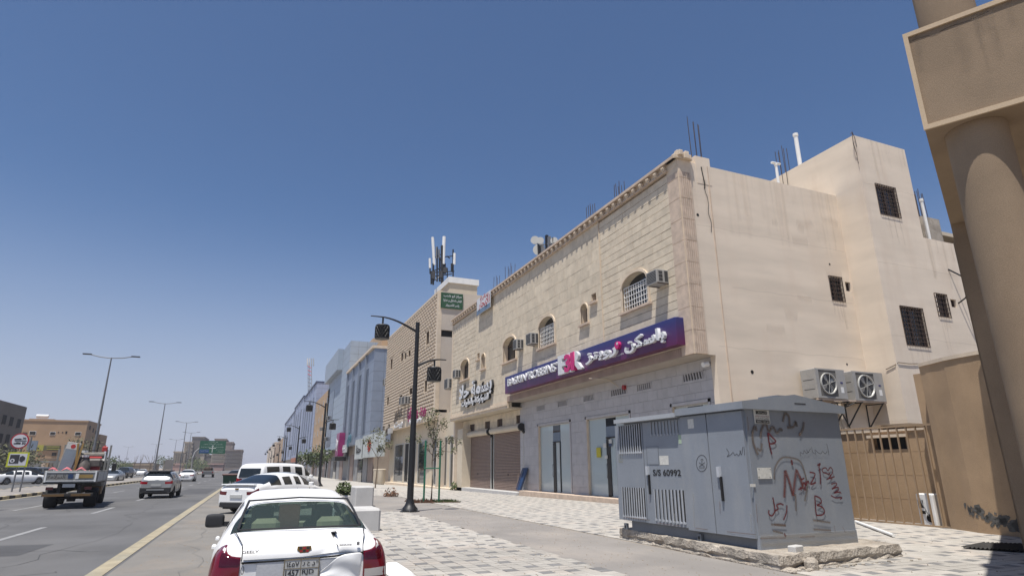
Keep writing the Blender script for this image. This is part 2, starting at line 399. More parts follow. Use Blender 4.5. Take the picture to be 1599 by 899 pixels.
for mt in (PAVL, PAVD):                                      # let the joined pavers vary like the single ones
    n = mt.node_tree.nodes; b = n['Principled BSDF']; src = b.inputs['Base Color'].links[0].from_socket
    a = n.new('ShaderNodeAttribute'); a.attribute_name = 'tone'
    r = n.new('ShaderNodeMapRange'); r.inputs[3].default_value = .9; r.inputs[4].default_value = 1.08; mt.node_tree.links.new(a.outputs['Fac'], r.inputs[0])
    s = n.new('ShaderNodeVectorMath'); s.operation = 'SCALE'; mt.node_tree.links.new(src, s.inputs[0]); mt.node_tree.links.new(r.outputs[0], s.inputs['Scale'])
    mt.node_tree.links.new(s.outputs[0], b.inputs['Base Color'])
# kerb along the parking lane
kb = thing('kerb', None, None, (0, 0, 0), kind='structure'); kst = []
y = -6.0
while y < 150:
    y1 = y+.98; xa = kx(y)
    if 17 <= y < 20: mb = MB(); mb.add([(kx(y)-.12, y, -.02), (kx(y)+.1, y, -.02), (kx(y1)+.1, y1, -.02), (kx(y1)-.12, y1, -.02), (kx(y)-.12, y, .135), (kx(y)+.1, y, .135), (kx(y1)+.1, y1, .135), (kx(y1)-.12, y1, .135)], [(0,3,2,1),(4,5,6,7),(0,1,5,4),(1,2,6,5),(2,3,7,6),(3,0,4,7)]); mb.build('kerbstone', KERB, kb)
    else: kst.append(((xa-.12, y, -.02), (xa+.1, y1, .135)))
    y += 1
pieces('kerbstone', KERB, kb, kst, 60, plural='far_kerbstones')
# road markings
ln = MB(); ln.box(-2.30, -2.04, -10, 420, .004, .009); ln.build('edge_line', YEL, kind='structure')
ln = MB(); ln.box(-12.45, -12.2, -10, 420, .001, .005); ln.build('median_line', YEL, kind='structure')
mk = thing('lane_markings', None, None, (0, 0, 0), kind='structure')
for X in (-5.45, -8.85):
    y = 18.6 if X > -7 else 22.0
    while y < 230: piece('lane_dash', WHL, mk, (X-.08, y, 0), (X+.08, y+4, .005)); y += 9.9
# median with yellow and black kerbstones
sheet('median', -17.0, -12.75, 12, 300, .16, BAND, 1, 1)
md = thing('median_kerb', None, None, (0, 0, 0), kind='structure'); k = 0; y = 14.0
ky = []; kk = []
while y < 240:
    (ky if k % 2 else kk).append(((-12.78, y, -.02), (-12.55, y+.97, .17)))
    (ky if k % 2 else kk).append(((-17.2, y, -.02), (-17.0, y+.97, .17))); k += 1; y += 1
pieces('kerbstone', KERBY, md, ky, 75, plural='yellow_kerbstones'); pieces('kerbstone', KERBK, md, kk, 75, plural='black_kerbstones')
# tree pit edge and the cable channel cover across the plain strip are left to the props
# repairs, cracks and blown sand on the asphalt
PATCH = M('asphalt_patch', (.082, .082, .085), .92, .12, .8, .5, 90); SEAL = M('crack_sealant', (.055, .055, .056), .8); DUST = M('blown_sand', (.36, .29, .21), .97, .12, 1.2, .5, 60)
def flatpoly(name, pts, z, mat, kind='structure'): m_ = MB(); m_.add([(x, y, z) for x, y in pts], [tuple(range(len(pts)))]); return m_.build(name, mat, kind=kind, recalc=False)
flatpoly('asphalt_patch', [(-7.6, 16), (-4.1, 15.6), (-4.0, 17.6), (-7.7, 18.2)], .002, PATCH); flatpoly('asphalt_patch', [(-11.8, 26), (-9.4, 26), (-9.3, 33), (-11.7, 33)], .002, PATCH); flatpoly('asphalt_patch', [(-4.6, 46), (-2.6, 46), (-2.6, 58), (-4.6, 58)], .002, PATCH)
random.seed(17); cr_ = MB()
def crack(x, y, dx, dy, n, w, z):
    p = Vector((x, y)); L = [p.copy()]
    for i in range(n): p = p+Vector((dx+random.gauss(0, .18), dy+random.gauss(0, .18))); L.append(p.copy())
    for a, b in zip(L, L[1:]):
        d = (b-a); s = Vector((-d.y, d.x)).normalized()*w/2*random.uniform(.6, 1.3); cr_.add([(a.x-s.x, a.y-s.y, z), (a.x+s.x, a.y+s.y, z), (b.x+s.x, b.y+s.y, z), (b.x-s.x, b.y-s.y, z)], [(0, 1, 2, 3)])
for y in (13, 16.5, 21, 27, 34, 44): crack(-11.5, y, .55, .04, 17, .016, .0035)
for x in (-3.7, -7.2, -10.4): crack(x, 12, .0, .8, 60, .014, .0033)
for y in (9.2, 12.4, 17, 23): crack(-1.8, y, .4, .05, 8, .006, .0085)
crack(-.9, 8, .0, .6, 22, .006, .0085)
cr_.build('road_cracks', SEAL, kind='structure', recalc=False)
def blob(x, y, rx, ry_, z, seed):
    random.seed(seed); return [(x+rx*math.cos(a)*random.uniform(.7, 1.15), y+ry_*math.sin(a)*random.uniform(.75, 1.1)) for a in [i/18*6.283 for i in range(18)]]
random.seed(77); gb_ = MB()
for i in range(2600):
    x = random.choice((random.uniform(2.2, 8), random.uniform(2.2, 14), random.uniform(-1.9, 2.0))); y = random.uniform(5, 24); z = gz(x, y) if x > 2.2 else .004; s = random.uniform(.004, .016)
    gb_.add([(x-s, y-s, z), (x+s, y-s*.6, z), (x+s*.5, y+s, z), (x-s*.2, y, z+s*1.2)], [(0, 1, 3), (1, 2, 3), (2, 0, 3)])
o = gb_.build('gravel', M('grit', (.30, .25, .19), .95), None, kind='stuff', recalc=False); tag(o, 'scattered sandy grit on the paving and the parking lane', 'grit')
# ================================================================ MAIN BUILDING
def cells(a0, a1, z0, z1, holes):
    """rectangle minus holes -> rectangles"""
    out = [(a0, a1, z0, z1)]
    for h in holes:
        nx = []
        for r in out:
            if h[1] <= r[0] or h[0] >= r[1] or h[3] <= r[2] or h[2] >= r[3]: nx.append(r); continue
            if h[2] > r[2]: nx.append((r[0], r[1], r[2], h[2]))
            if h[3] < r[3]: nx.append((r[0], r[1], h[3], r[3]))
            lo, hi = max(r[2], h[2]), min(r[3], h[3])
            if h[0] > r[0]: nx.append((r[0], h[0], lo, hi))
            if h[1] < r[1]: nx.append((h[1], r[1], lo, hi))
        out = nx
    return [r for r in out if r[1]-r[0] > .02 and r[3]-r[2] > .02]
XF = 15.0
OPEN = []                                                     # (y0,y1,z0,ztop,arch?,grill)
def fw(pl, pr, pt, arch=True):                                # sill corners (left,right px), top px -> opening on the facade plane
    a, b, t = at(*pl, X=XF), at(*pr, X=XF), at(*pt, X=XF)
    return (b.y, a.y, (a.z+b.z)/2, t.z, arch)
W1 = fw((974.7, 489.5), (1014, 472.8), (996, 424)); W2 = fw((843, 544.6), (866.9, 536.8), (855.7, 494.5))
W3 = fw((787, 567.5), (806, 561), (796, 527)); W4 = fw((720, 595), (732.5, 591.5), (727.2, 561.5))
S1 = fw((908.9, 507.5), (919.3, 504.9), (912.6, 475)); S2 = fw((752.7, 576.8), (758.3, 575.7), (755.6, 552.4))
Q1 = fw((925, 473), (931.5, 470.5), (928, 460), False); Q2 = fw((746, 562), (749.3, 561), (748, 552.5), False)
wins = [W1, W2, W3, W4, S1, S2, Q1, Q2]
Y0, Y1 = 17.9, at(708, 499, X=XF).y
ZS, ZT = at(1086, 552, X=XF).z, at(1046, 253, X=XF).z-.42
ZS2 = 5.32
bld = thing('commercial_building', 'large beige two storey stone faced building with long purple shop sign and arched upper windows', 'building', (XF, Y0, 0))
B = lambda: MB()
YM = 36.9                                                     # where the ground floor changes from grey shopfront to shutters
# walls
w = MB()
for r in cells(Y0, Y1, ZS, ZT, [(o[0], o[1], o[2], o[3]) for o in wins]): w.box(XF+.03, XF+.32, r[0], r[1], r[2], r[3])
w.build('facade_wall', STONEB, bld)
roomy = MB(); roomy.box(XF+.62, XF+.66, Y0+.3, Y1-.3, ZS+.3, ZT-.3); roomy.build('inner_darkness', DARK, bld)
# stone cladding: plain field in the middle, narrow courses at both ends
y_a, y_b = Y0+.72, at(938, 400, X=XF).y                       # right end panel
y_c = at(744, 540, X=XF).y
def clad(y0, y1, rowh, colw, z0, z1, stag, gap, jv):
    out = []; z = z1; k = 0; x0 = XF-.005
    while z > z0+.05:
        zl = max(z-rowh, z0); y = y0-(colw/2 if stag and k % 2 else 0)-(k*37 % 5)*.0
        while y < y1:
            a, b = max(y, y0), min(y+colw, y1)
            if b-a > .03:
                for r in cells(a+jv/2, b-jv/2, zl+gap/2, z-gap/2, [(Y0, YDIV, 0, ZS+.35), (YDIV, Y1, 0, ZS2+.47)]+[(o[0]-.13, o[1]+.13, o[2]-.1, o[3]+.16) if o[4] and o[1]-o[0] > .8 else (o[0]-.03, o[1]+.03, o[2]-.03, o[3]+.05) for o in wins]):
                    out.append(((x0-(.006 if (k*7+int(y*3)) % 3 else 0), r[0], r[2]), (XF+.04, r[1], r[3])))
            y += colw
        z = zl; k += 1
    return out
YDIV = at(793, 622, X=XF).y
mid = clad(y_b+.04, y_c-.02, .66, .78, ZS2+.4, ZT, True, .012, .010)
ends = clad(y_a, y_b, .345, 1.4, ZS+.35, ZT-.1, True, .022, .012)+clad(y_c+.02, Y1-.25, .345, 1.5, ZS2+.4, ZT-.1, True, .022, .012)
pieces('facing_stone', STONE, bld, mid+ends, 300, plural='facing_stones')
piece('pilaster', TRIM, bld, (XF-.05, y_b-.0, ZS+.35), (XF, y_b+.035, ZT)); piece('pilaster', TRIM, bld, (XF-.03, Y1-.25, ZS2+.5), (XF+.3, Y1, ZT))
# window surrounds, reveals, grilles
def window(o, grill, nm='window', deep=.5, sill=True, wide=.12):
    y0, y1, z0, zt, arch = o; r = (y1-y0)/2; yc = (y0+y1)/2; H = zt-z0
    rise = min(r, H*.30) if arch else 0; zs = zt-rise
    N = 12
    arc = [(yc+r*math.cos(math.pi*i/N), zs+rise*math.sin(math.pi*i/N)) for i in range(N+1)]
    fr = MB()
    if arch:                                                  # fill above the arch, surround strip
        sp = MB()
        for i in range(N):
            a, b = arc[i], arc[i+1]
            sp.prism([(a[0], a[1]), (b[0], b[1]), (b[0], zt+.17), (a[0], zt+.17)], lambda u, v_, d: (d, u, v_), XF-.004, XF+.34)
        for q0, q1 in ((y0-.14, y0), (y1, y1+.14)): sp.box(XF-.004, XF+.031, q0, q1, z0-.11, zt+.17)
        sp.build('spandrel', STONE, bld)
        out = [(yc+(r+wide)*math.cos(math.pi*i/N), zs+(rise+wide)*math.sin(math.pi*i/N)) for i in range(N+1)]
        fr = MB()
        for i in range(N): fr.prism([arc[i], arc[i+1], out[i+1], out[i]], lambda u, v_, d: (d, u, v_), XF-.07, XF+.05)
        fr.box(XF-.05, XF+.04, y0-wide, y0, z0, zs); fr.box(XF-.05, XF+.04, y1, y1+wide, z0, zs)
        ff = fr.build('window_surround', TRIM, bld)
    wn = MB(); wn.box(XF+.3, XF+.34, y0-.02, y0+.05, z0, zt); wn.box(XF+.3, XF+.34, y1-.05, y1+.02, z0, zt); wn.box(XF+.3, XF+.34, y0, y1, z0, z0+.05); wn.box(XF+.3, XF+.34, y0, y1, zs-.03, zs+.03); wn.box(XF+.3, XF+.34, yc-.02, yc+.02, z0, zs)
    wo_ = wn.build(nm, ALU if grill else RUSTY, bld)
    p = MB(); p.box(XF+.345, XF+.36, y0, y1, z0, zt); p.build('pane', GLS, wo_)
    if grill:
        g = MB(); nv = max(3, round((y1-y0)/.2)); nh = max(3, round((zs-z0)/.24))
        for i in range(nv+1): y = y0+.03+(y1-y0-.06)*i/nv; g.box(XF+.06, XF+.085, y-.014, y+.014, z0+.02, zs+.02)
        for i in range(nh+1): z = z0+.03+(zs-z0-.03)*i/nh; g.box(XF+.05, XF+.075, y0, y1, z-.014, z+.014)
        g.build('grille', WHITE, wo_)
    if sill:
        s = MB(); s.box(XF-.16, XF+.02, y0-wide-.12, y1+wide+.12, z0-.1, z0); s.build('sill', RUST, bld)
    rv = MB(); rv.box(XF+.032, XF+.3, y0-.001, y0+.02, z0, zs); rv.box(XF+.032, XF+.3, y1-.02, y1+.001, z0, zs); rv.box(XF+.032, XF+.3, y0, y1, z0-.01, z0+.015); rv.build('reveal', TRIM, bld)
window(W1, True); window(W2, True); window(W3, False); window(W4, False)
window(S1, False, wide=.05); window(S2, False, wide=.05); window(Q1, False, wide=.02); window(Q2, False, wide=.02)
# cornice with brackets
cz = ZT
c = MB(); c.box(XF-.05, XF+.4, Y0, Y1, cz, cz+.3); c.build('frieze', TRIM, bld)
c = MB(); c.box(XF-.24, XF+.4, Y0+.0, Y1, cz+.30, cz+.42); c.box(XF-.15, XF-.05, Y0+.6, Y1, cz-.02, cz+.03); c.build('cornice', RUST, bld)
y = Y0+.75; nb = 0; bks = []
brm = MB(); brm.bbox(-.16, 0, -.075, .075, -.12, .1, .03); brm.cyl((-.14, -.08, .0), (-.14, .08, .0), .06, n=8)
bme = brm.mesh('bracket'); bme.materials.append(TRIM)
while y < Y1-.1:
    o = bpy.data.objects.new('bracket', bme); COL.objects.link(o); o.parent = bld; o.location = Vector((XF-.05, y, cz+.16))-root_off(bld); y += .56; nb += 1
# fluted corner pilaster
c = MB(); c.box(XF-.035, XF+.62, Y0-.03, Y0+.72, ZS+.003, cz+.295); c.build('corner_pilaster', TRIM, bld)
fl = []
zz = ZS
while zz < cz-.3:
    z1 = min(zz+.92, cz-.25)
    for i in range(6): fl.append(((XF+.0+i*.1, Y0-.055, zz+.012), (XF+.075+i*.1, Y0-.03, z1-.012)))
    fl.append(((XF-.05, Y0-.0, zz+.012), (XF-.03, Y0+.70, z1-.012)))
    zz = z1
pieces('flute', RUST, bld, fl, 120)
# broken plaster ornament at the corner top
c = MB(); random.seed(3)
for i in range(16):
    a = Vector((XF-.2+random.random()*.85, Y0-.15+random.random()*.5, cz+.42+random.random()*.14)); s = .07+random.random()*.07
    c.bbox(a.x-s, a.x+s, a.y-s, a.y+s, a.z-.12, a.z+s, .03)
c.box(XF-.2, XF+.68, Y0-.12, Y0+.6, cz+.3, cz+.43); c.build('broken_finial', TRIM, bld)
# soffit, fluted band under the sign, and moulding of the left half
XW = 16.0
yd = at(793, 622, X=XF).y
c = MB(); c.box(XF+.02, XW+.05, Y0+.02, yd, ZS-.02, ZS+.1); c.build('soffit', M('soffit_shaded_render', (.40, .35, .30), .9, .06, 1, .1, 30), bld)  # darker than the cream half: shade under the overhang put into the colour
c = MB(); c.box(XF+.02, XW+.05, yd, Y1, ZS2, ZS2+.1); c.box(XF+.03, XF+.3, yd, Y1, ZS2+.1, ZS); c.build('soffit', CREAM, bld)
c = MB(); c.box(XF-.04, XF+.05, yd-.1, Y1, ZS2+.02, ZS2+.2); c.box(XF-.1, XF+.05, yd-.1, Y1, ZS2+.2, ZS2+.34); c.box(XF-.05, XF+.05, yd, Y1, ZS2+.34, ZS2+.46); c.build('moulding', TRIM, bld)
fb = []; y = Y0+.05
while y < yd: fb.append(((XF-.02, y+.008, ZS), (XF+.03, y+.125-.008, ZS+.34))); y += .125
pieces('ribbed_strip', M('ribbed_shaded_stone', (.40, .29, .23), .8), bld, fb, 160)  # own darker tone carries the shade that the sign throws on the ribs
# ground floor, grey shopfront half
shops = []
def gw(pl, pr, pt, X=XW):
    a, b, t = at(*pl, X=X), at(*pr, X=X), at(*pt, X=X); return (b.y, a.y, min(a.z, b.z), t.z)
FZ = .25
D1 = gw((843, 768), (893, 771), (843, 667)); D1 = (D1[0], D1[1], FZ, 4.02)
D2 = gw((921, 775), (990, 779), (917, 655)); D2 = (D2[0], D2[1], FZ, 4.02)
D3 = (Y0+.7, Y0+2.9, FZ, 4.02)
vents = []
for x0, x1, y0, y1 in ((839, 851, 629.6, 640), (872, 886, 622, 633), (912, 928, 612, 625), (955, 979, 601, 616), (995.5, 1017.5, 592, 607), (1067.5, 1098, 574, 594)):
    a = at(x0, (y0+y1)/2+1.5, X=XW); b = at(x1, (y0+y1)/2-1.5, X=XW); vents.append((b.y, a.y, 4.98, 5.27))
hz = [D1, D2, D3]+vents
w = MB()
for r in cells(Y0+.3, YM, -.3, ZS-.02, hz): w.box(XW+.03, XW+.3, r[0], r[1], r[2], r[3])
w.build('shopfront_wall', LILACB, bld)
lil = []; z = ZS-.03; k = 0
for rh in (.42, .42, .42, .46, .56, .56, .56, .56, .56, .56, .56):
    zl = max(z-rh, .2); y = Y0+.3-(.35 if k % 2 else 0)
    while y < YM:
        for r in cells(max(y, Y0+.31)+.005, min(y+.72, YM)-.005, zl+.005, z-.005, [(q[0]-.16, q[1]+.16, q[2], q[3]+.16) if q in (D1, D2, D3) else q for q in hz]):
            lil.append(((XW, r[0], r[2]), (XW+.035, r[1], r[3])))
        y += .72
    z = zl; k += 1
    if z <= .21: break
pieces('shopfront_tile', LILAC, bld, lil, 300, plural='shopfront_tiles')
for q in (D1, D2, D3):
    c = MB(); y0, y1, z0, z1 = q
    c.box(XW-.03, XW+.1, y0-.14, y0-.02, z0, z1+.14); c.box(XW-.03, XW+.1, y1+.02, y1+.14, z0, z1+.14); c.box(XW-.03, XW+.1, y0-.14, y1+.14, z1+.02, z1+.14); c.build('door_surround', LILAC, bld)
    fr = MB(); fr.box(XW+.1, XW+.2, y0-.02, y0+.04, z0, z1); fr.box(XW+.1, XW+.2, y1-.05, y1+.02, z0, z1); fr.box(XW+.1, XW+.2, y0, y1, z1-.05, z1+.02)
    yc = (y0+y1)/2; d0, d1 = yc-.62, yc+.3
    fr.box(XW+.1, XW+.2, y0, y1, z0-.01, z0+.05)
    f_ = fr.build('shop_window', ALU, bld)
    for a, b in ((y0+.04, d0), (d1, y1-.05)): p = MB(); p.box(XW+.14, XW+.155, a+.01, b-.01, z0+.05, z1-.05); p.build('pane', GLSB, f_)
    tj = MB(); tj.box(XW-.01, XW+.1, y1-.02, y1+.06, z0, z1+.02); tj.build('side_jamb', TRIM, bld)
    dr = MB(); dr.box(XW+.1, XW+.17, d1-.34, d1, z0, z1-.5-.55); dr.box(XW+.09, XW+.17, d0, d1, z1-1.02, z1-.96); dr.box(XW+.09, XW+.17, d0-.02, d0+.05, z0, z1-1.0)
    dd = dr.build('door', BLACK, bld)
    p = MB(); p.box(XW+.14, XW+.155, d0+.05, d1-.34, z0, z1-1.0); p.build('door_pane', GLSB, dd)
    p = MB(); p.box(XW+.12, XW+.15, d0, d1, z1-.96, z1-.45); p.build('transom_panel', M('transom_blue_grey', (.16, .20, .25), .5, .05), dd)
    p = MB(); p.box(XW+.13, XW+.16, d0, d1, z1-.45, z1-.05); p.build('transom_pane', GLS, dd)
    p = MB(); p.tube([(XW+.03, d1-.12, 1.1), (XW+.0, d1-.12, 1.15), (XW+.0, d1-.12, 1.75), (XW+.03, d1-.12, 1.8)], .018); p.build('handle', GALV, dd)
for q in vents:
    c = MB(); c.box(XW-.015, XW+.02, q[0]-.03, q[0], q[2]-.03, q[3]+.03); c.box(XW-.015, XW+.02, q[1], q[1]+.03, q[2]-.03, q[3]+.03); c.box(XW-.015, XW+.02, q[0], q[1], q[3], q[3]+.03)
    c.box(XW+.2, XW+.22, q[0], q[1], q[2], q[3])
    for i in range(7): yy = q[0]+(q[1]-q[0])*(i+.5)/7; c.cyl((XW+.05, yy, q[2]), (XW+.05, yy+.05, q[3]), .045, n=6)
    c.build('vent_block', LILAC, bld); c = MB(); c.box(XW+.12, XW+.14, q[0], q[1], q[2], q[3]); c.build('vent_dark', DARK, bld)
# ground floor, shutter half
YSH = Y1-.3
cz_ = [at(*p, X=XW).y for p in ((728, 730), (767, 730), (771.6, 730), (818, 730))]
s1 = (cz_[1], cz_[0]); s2 = (cz_[3], cz_[2])
tops = [(734.4, 741.6, 657, 670), (758, 765.6, 651, 665), (777, 785, 647, 662.6), (806.6, 815.6, 640, 655)]
th = []
for x0, x1, y0, y1 in tops: a, b = at(x0, (y0+y1)/2, X=XW), at(x1, (y0+y1)/2, X=XW); th.append((b.y, a.y, 4.42, 4.95))
w = MB()
for r in cells(YM, Y1, -.4, ZS2, th+[(s2[0], s1[1], -.1, 4.0)]): w.box(XW+.02, XW+.3, r[0], r[1], r[2], r[3])
w.build('shutter_wall', STONEB, bld)
cl = []; z = ZS2-.01; k = 0
while z > .1:
    zl = z-.5; y = YM-(.3 if k % 2 else 0)
    while y < Y1:
        for r in cells(max(y, YM)+.006, min(y+.7, Y1)-.006, zl+.006, z-.006, th+[(s2[0]-.02, s1[1]+.02, -.1, 4.02)]): cl.append(((XW, r[0], r[2]), (XW+.03, r[1], r[3])))
        y += .7
    z = zl; k += 1
pieces('wall_stone', STONE, bld, cl, 80, plural='wall_stones')
for q in th:
    c = MB(); c.box(XW+.1, XW+.13, *q[:2], q[2], q[3]); c.build('high_window', RUSTY, bld)
for a, b in (s1, s2):
    st = thing('shutter_door', None, None); st.parent = bld; st.location = (0, 0, 0)
    sl_ = []; z = .12; k = 0
    zz = MB()
    while z < 3.98:
        zz.add([(XW+.05, a, z), (XW+.05, b, z), (XW+.02, b, z+.03), (XW+.02, a, z+.03), (XW+.02, b, z+.07), (XW+.02, a, z+.07), (XW+.06, b, z+.098), (XW+.06, a, z+.098)], [(0, 1, 2, 3), (3, 2, 4, 5), (5, 4, 6, 7)]); z += .1
    zz.build('slats', SHUT, st, kind='stuff'); 
    e = MB(); e.box(XW-.01, XW+.06, a, b, .04, .12); e.build('bottom_rail', GALV, st)
    e = MB(); e.box(XW-.02, XW+.08, a-.06, a+.02, .05, 4.0); e.box(XW-.02, XW+.08, b-.02, b+.06, .05, 4.0); e.build('guide_rail', ALU, st)
    e = MB(); e.cyl((XW-.18, a-.05, 4.13), (XW-.18, b+.05, 4.13), .21, n=18); e.build('shutter_box', CREAM, st, smooth=True)
    e = MB(); e.cyl((XW-.18, a-.2, 4.13), (XW-.18, a-.05, 4.13), .25, n=16); e.cyl((XW-.14, a-.18, 3.95), (XW-.02, a-.18, 3.75), .09, n=8); e.build('shutter_motor', BLACK, st)
    for yy in (.5,): e = MB(); e.box(XW-.01, XW+.03, (a+b)/2-.05, (a+b)/2+.05, 1.1, 1.2); e.build('lock', BLACK, st)
# steps
c = MB(); c.bbox(15.45, 16.02, Y0+.9, at(812, 770, X=15.5).y, -.3, FZ, .015); c.build('step', RUST, bld)
c = MB(); c.bbox(15.3, 16.04, at(812, 770, X=15.5).y+.02, Y1-1.2, -.5, .13, .015); c.build('step', CONC, bld)
# side wall
XT = 24.2; YT = 16.5
sh = []
def sw_(x0, x1, y0, y1, Y): a, b = at(x0, (y0+y1)/2, Y=Y), at(x1, (y0+y1)/2, Y=Y); return (a.x, b.x, at((x0+x1)/2, y1, Y=Y).z, at((x0+x1)/2, y0, Y=Y).z)
V1 = sw_(1297, 1317, 433, 470, Y0); V2 = sw_(1321, 1329, 441, 455, Y0)
ZW = at(1114, 262.4, Y=Y0).z
w = MB()
for r in cells(XF+.56, XT+.1, ZS, ZW, [V1, V2]): w.box(r[0], r[1], Y0, Y0+.3, r[2], r[3])
w.box(XW-.02, XT+.3, Y0, Y0+.3, -.2, ZS); w.box(XF+.1, XF+.56, Y0+.02, Y0+.3, ZS, ZW-.2)
w.build('side_wall', STUCCO, bld)
# upright joint and the paler upstand that carries the starter bars
xj = at(1124, 440, Y=Y0).x; xk = at(1087, 262, Y=Y0).x
c = MB(); c.box(xk, at(1109, 262, Y=Y0).x, Y0-.012, Y0+.5, ZW-.9, ZW+.38); c.build('upstand', STUCCO, bld)
c = MB(); c.box(xj-.03, xj, Y0-.035, Y0, .1, ZW-.02); c.build('joint_strip', RUST, bld)
c = MB(); c.box(XF+.5, XT, Y0-.03, Y0+.34, ZW, ZW+.05)
random.seed(5); x = xk+.28; z = ZW-.1; pts = []
while z > ZW-3.3: pts.append((x, z)); x += random.uniform(-.04, .06); z -= random.uniform(.1, .3)
cr = MB()
for i in range(len(pts)-1):
    (a, b), (d, e) = pts[i], pts[i+1]; t = .03 if i < 4 else .012
    cr.add([(a-t, Y0-.016, b), (a+t, Y0-.016, b), (d+t, Y0-.016, e), (d-t, Y0-.016, e)], [(0, 1, 2, 3)])
cr.build('crack', DARK, bld)
for px, py, s in ((1090, 336, .07), (1175, 581, .08), (1296, 413, .05), (1323, 569, .05)):
    a = at(px, py, Y=Y0); c = MB(); c.cyl((a.x, Y0-.006, a.z), (a.x, Y0+.05, a.z), s, n=7); c.build('wall_hole', DARK, bld)
# roof slab, rear walls
c = MB(); c.box(XF+.3, 34, Y0+.3, Y1, ZT-.4, ZT-.2); c.build('roof', CREAM, bld)
c = MB(); c.box(XF+.3, 34, Y1-.3, Y1-.0, -.5, ZT+.2); c.box(33.7, 34, Y0+.3, Y1-.3, -.5, ZT); c.build('rear_wall', STUCCO, bld)
# stair tower and wing
ZTW = at(1334, 211, X=XT).z
xr = at(1412, 231, Y=YT).x; yb = at(1207, 280, X=XT).y
T1 = sw_(1371.5, 1402, 292, 337, YT); T2 = sw_(1411, 1446, 481, 540, YT); T3 = sw_(1462.5, 1481.5, 460, 495, YT); T4 = sw_(1485.5, 1494, 468, 480, YT)
ZL = 3.42; ZWG = at(1441, 371, Y=YT).z
def fix(t): return (t[0], t[1], t[2], t[3])
w = MB()
for r in cells(XT, xr, ZL, ZTW, [T1, T2]): w.box(r[0], r[1], YT, YT+.3, r[2], r[3])
w.box(XT, XT+.3, YT+.3, yb, ZL, ZTW); w.box(xr-.3, xr, YT+.3, yb, ZWG-.3, ZTW); w.box(XT+.3, xr-.3, YT+.3, yb, ZTW-.3, ZTW-.15); w.box(XT, xr, yb, yb+.3, ZT-.4, ZTW)
w.build('stair_tower', TOWER, bld)
w = MB()
for r in cells(xr, 40, ZL, ZWG, [T3, T4]): w.box(r[0], r[1], YT, YT+.3, r[2], r[3])
w.box(39.7, 40, YT+.3, 30, -.2, ZWG)
w.build('rear_wing', TOWER, bld)
c = MB(); c.box(XT-.0, 40, YT, Y0+.3, ZL-.12, ZL-.002); c.build('carport_ceiling', STUCCO, bld)
c = MB(); c.box(XT+.3, 40, Y0+.0, Y0+.3, -.2, ZL-.12); c.build('carport_wall', YARD, bld)
a, b = at(1379, 662, Y=Y0-.01), at(1411, 662, Y=Y0-.01); c = MB(); c.box(a.x, b.x, Y0-.03, Y0, 1.9, ZL-.14); c.build('garage_door', RUSTY, bld)
for (q, Y) in ((V1, Y0), (T1, YT), (T2, YT), (T3, YT), (V2, Y0), (T4, YT)):
    x0, x1, z0, z1 = q
    f = MB(); f.box(x0, x0+.05, Y+.1, Y+.16, z0, z1); f.box(x1-.05, x1, Y+.1, Y+.16, z0, z1); f.box(x0, x1, Y+.1, Y+.16, z1-.05, z1); f.box(x0, x1, Y+.1, Y+.16, z0, z0+.05); f.box((x0+x1)/2-.03, (x0+x1)/2+.03, Y+.1, Y+.16, z0, z1)
    f_ = f.build('barred_window', RUSTY, bld)
    p = MB(); p.box(x0, x1, Y+.18, Y+.2, z0, z1); p.build('pane', GLS, f_)
    if q not in (V2, T4):
        g = MB(); nv = max(3, round((x1-x0)/.16)); nh = max(4, round((z1-z0)/.2))
        for i in range(nv+1): x = x0+(x1-x0)*i/nv; g.box(x-.012, x+.012, Y-.03, Y-.005, z0, z1)
        for i in range(nh+1): z = z0+(z1-z0)*i/nh; g.box(x0, x1, Y-.045, Y-.03, z-.012, z+.012)
        g.build('iron_grille', RUSTY, f_)
# starter bars, pipes, roof bits
def rebar(name_label, base, n, sx, sy, h, seed):
    t = thing('starter_bars', name_label, 'rebar', base, group='rusty starter bars on the flat roofs')
    random.seed(seed)
    for i in range(n):
        x = (i % 2)*sx+random.uniform(-.02, .02); y = (i//2)*sy; l = random.uniform(-.03, .03)
        m_ = MB(); m_.cyl((x, y, -.4), (x+l, y+random.uniform(-.04, .04), h*random.uniform(.82, 1)), .017, n=5); o = m_.build('bar', REBAR, t, off=(0, 0, 0))
a = at(1094, 255, Y=Y0+.2)
def rb_at(px, py, ptop, X=None, Y=None, n=6, sx=.3, sy=.25, label='', seed=1):
    q = at(px, py, **({'X': X} if X is not None else {'Y': Y})); h = (at(px, ptop, **({'X': X} if X is not None else {'Y': Y})).z-q.z)
    rebar(label, (q.x-sx/2, q.y, q.z), n, sx, sy, h, seed)
t = thing('starter_bars', 'tall cluster of starter bars beside the broken corner of the beige building', 'rebar', (a.x, Y0+.2, ZW+.3), group='rusty starter bars on the flat roofs')
hh = at(1090, 187, Y=Y0+.2).z-ZW-.3
for i, dx in enumerate((-.42, -.3, -.15, .0, .08, .25)): m_ = MB(); m_.cyl((dx, (i % 2)*.15, -.3), (dx-.05+.01*i, (i % 2)*.15, hh*(1, .96, .9, .97, .88, .92)[i]), .014, n=5); m_.build('bar', REBAR, t, off=(0, 0, 0))
rb_at(1233, 285, 226, Y=Y0+2.5, n=6, label='starter bars rising behind the side parapet left of the stair tower', seed=2)
rb_at(972, 302, 282, X=XF+1, n=6, label='starter bars over the cornice left of the broken corner', seed=3)
rb_at(927, 335, 316, X=XF+1, n=6, label='short starter bars over the middle of the long cornice', seed=4)
rb_at(801, 425, 411, X=XF+1, n=6, sy=.5, label='small starter bars behind the white rent banner, upper of two', seed=5)
rb_at(778, 441, 430, X=XF+1, n=4, sy=.5, label='smallest starter bars near the white rent banner on the cornice', seed=6)
a = at(1460, 374, Y=YT+1.5)
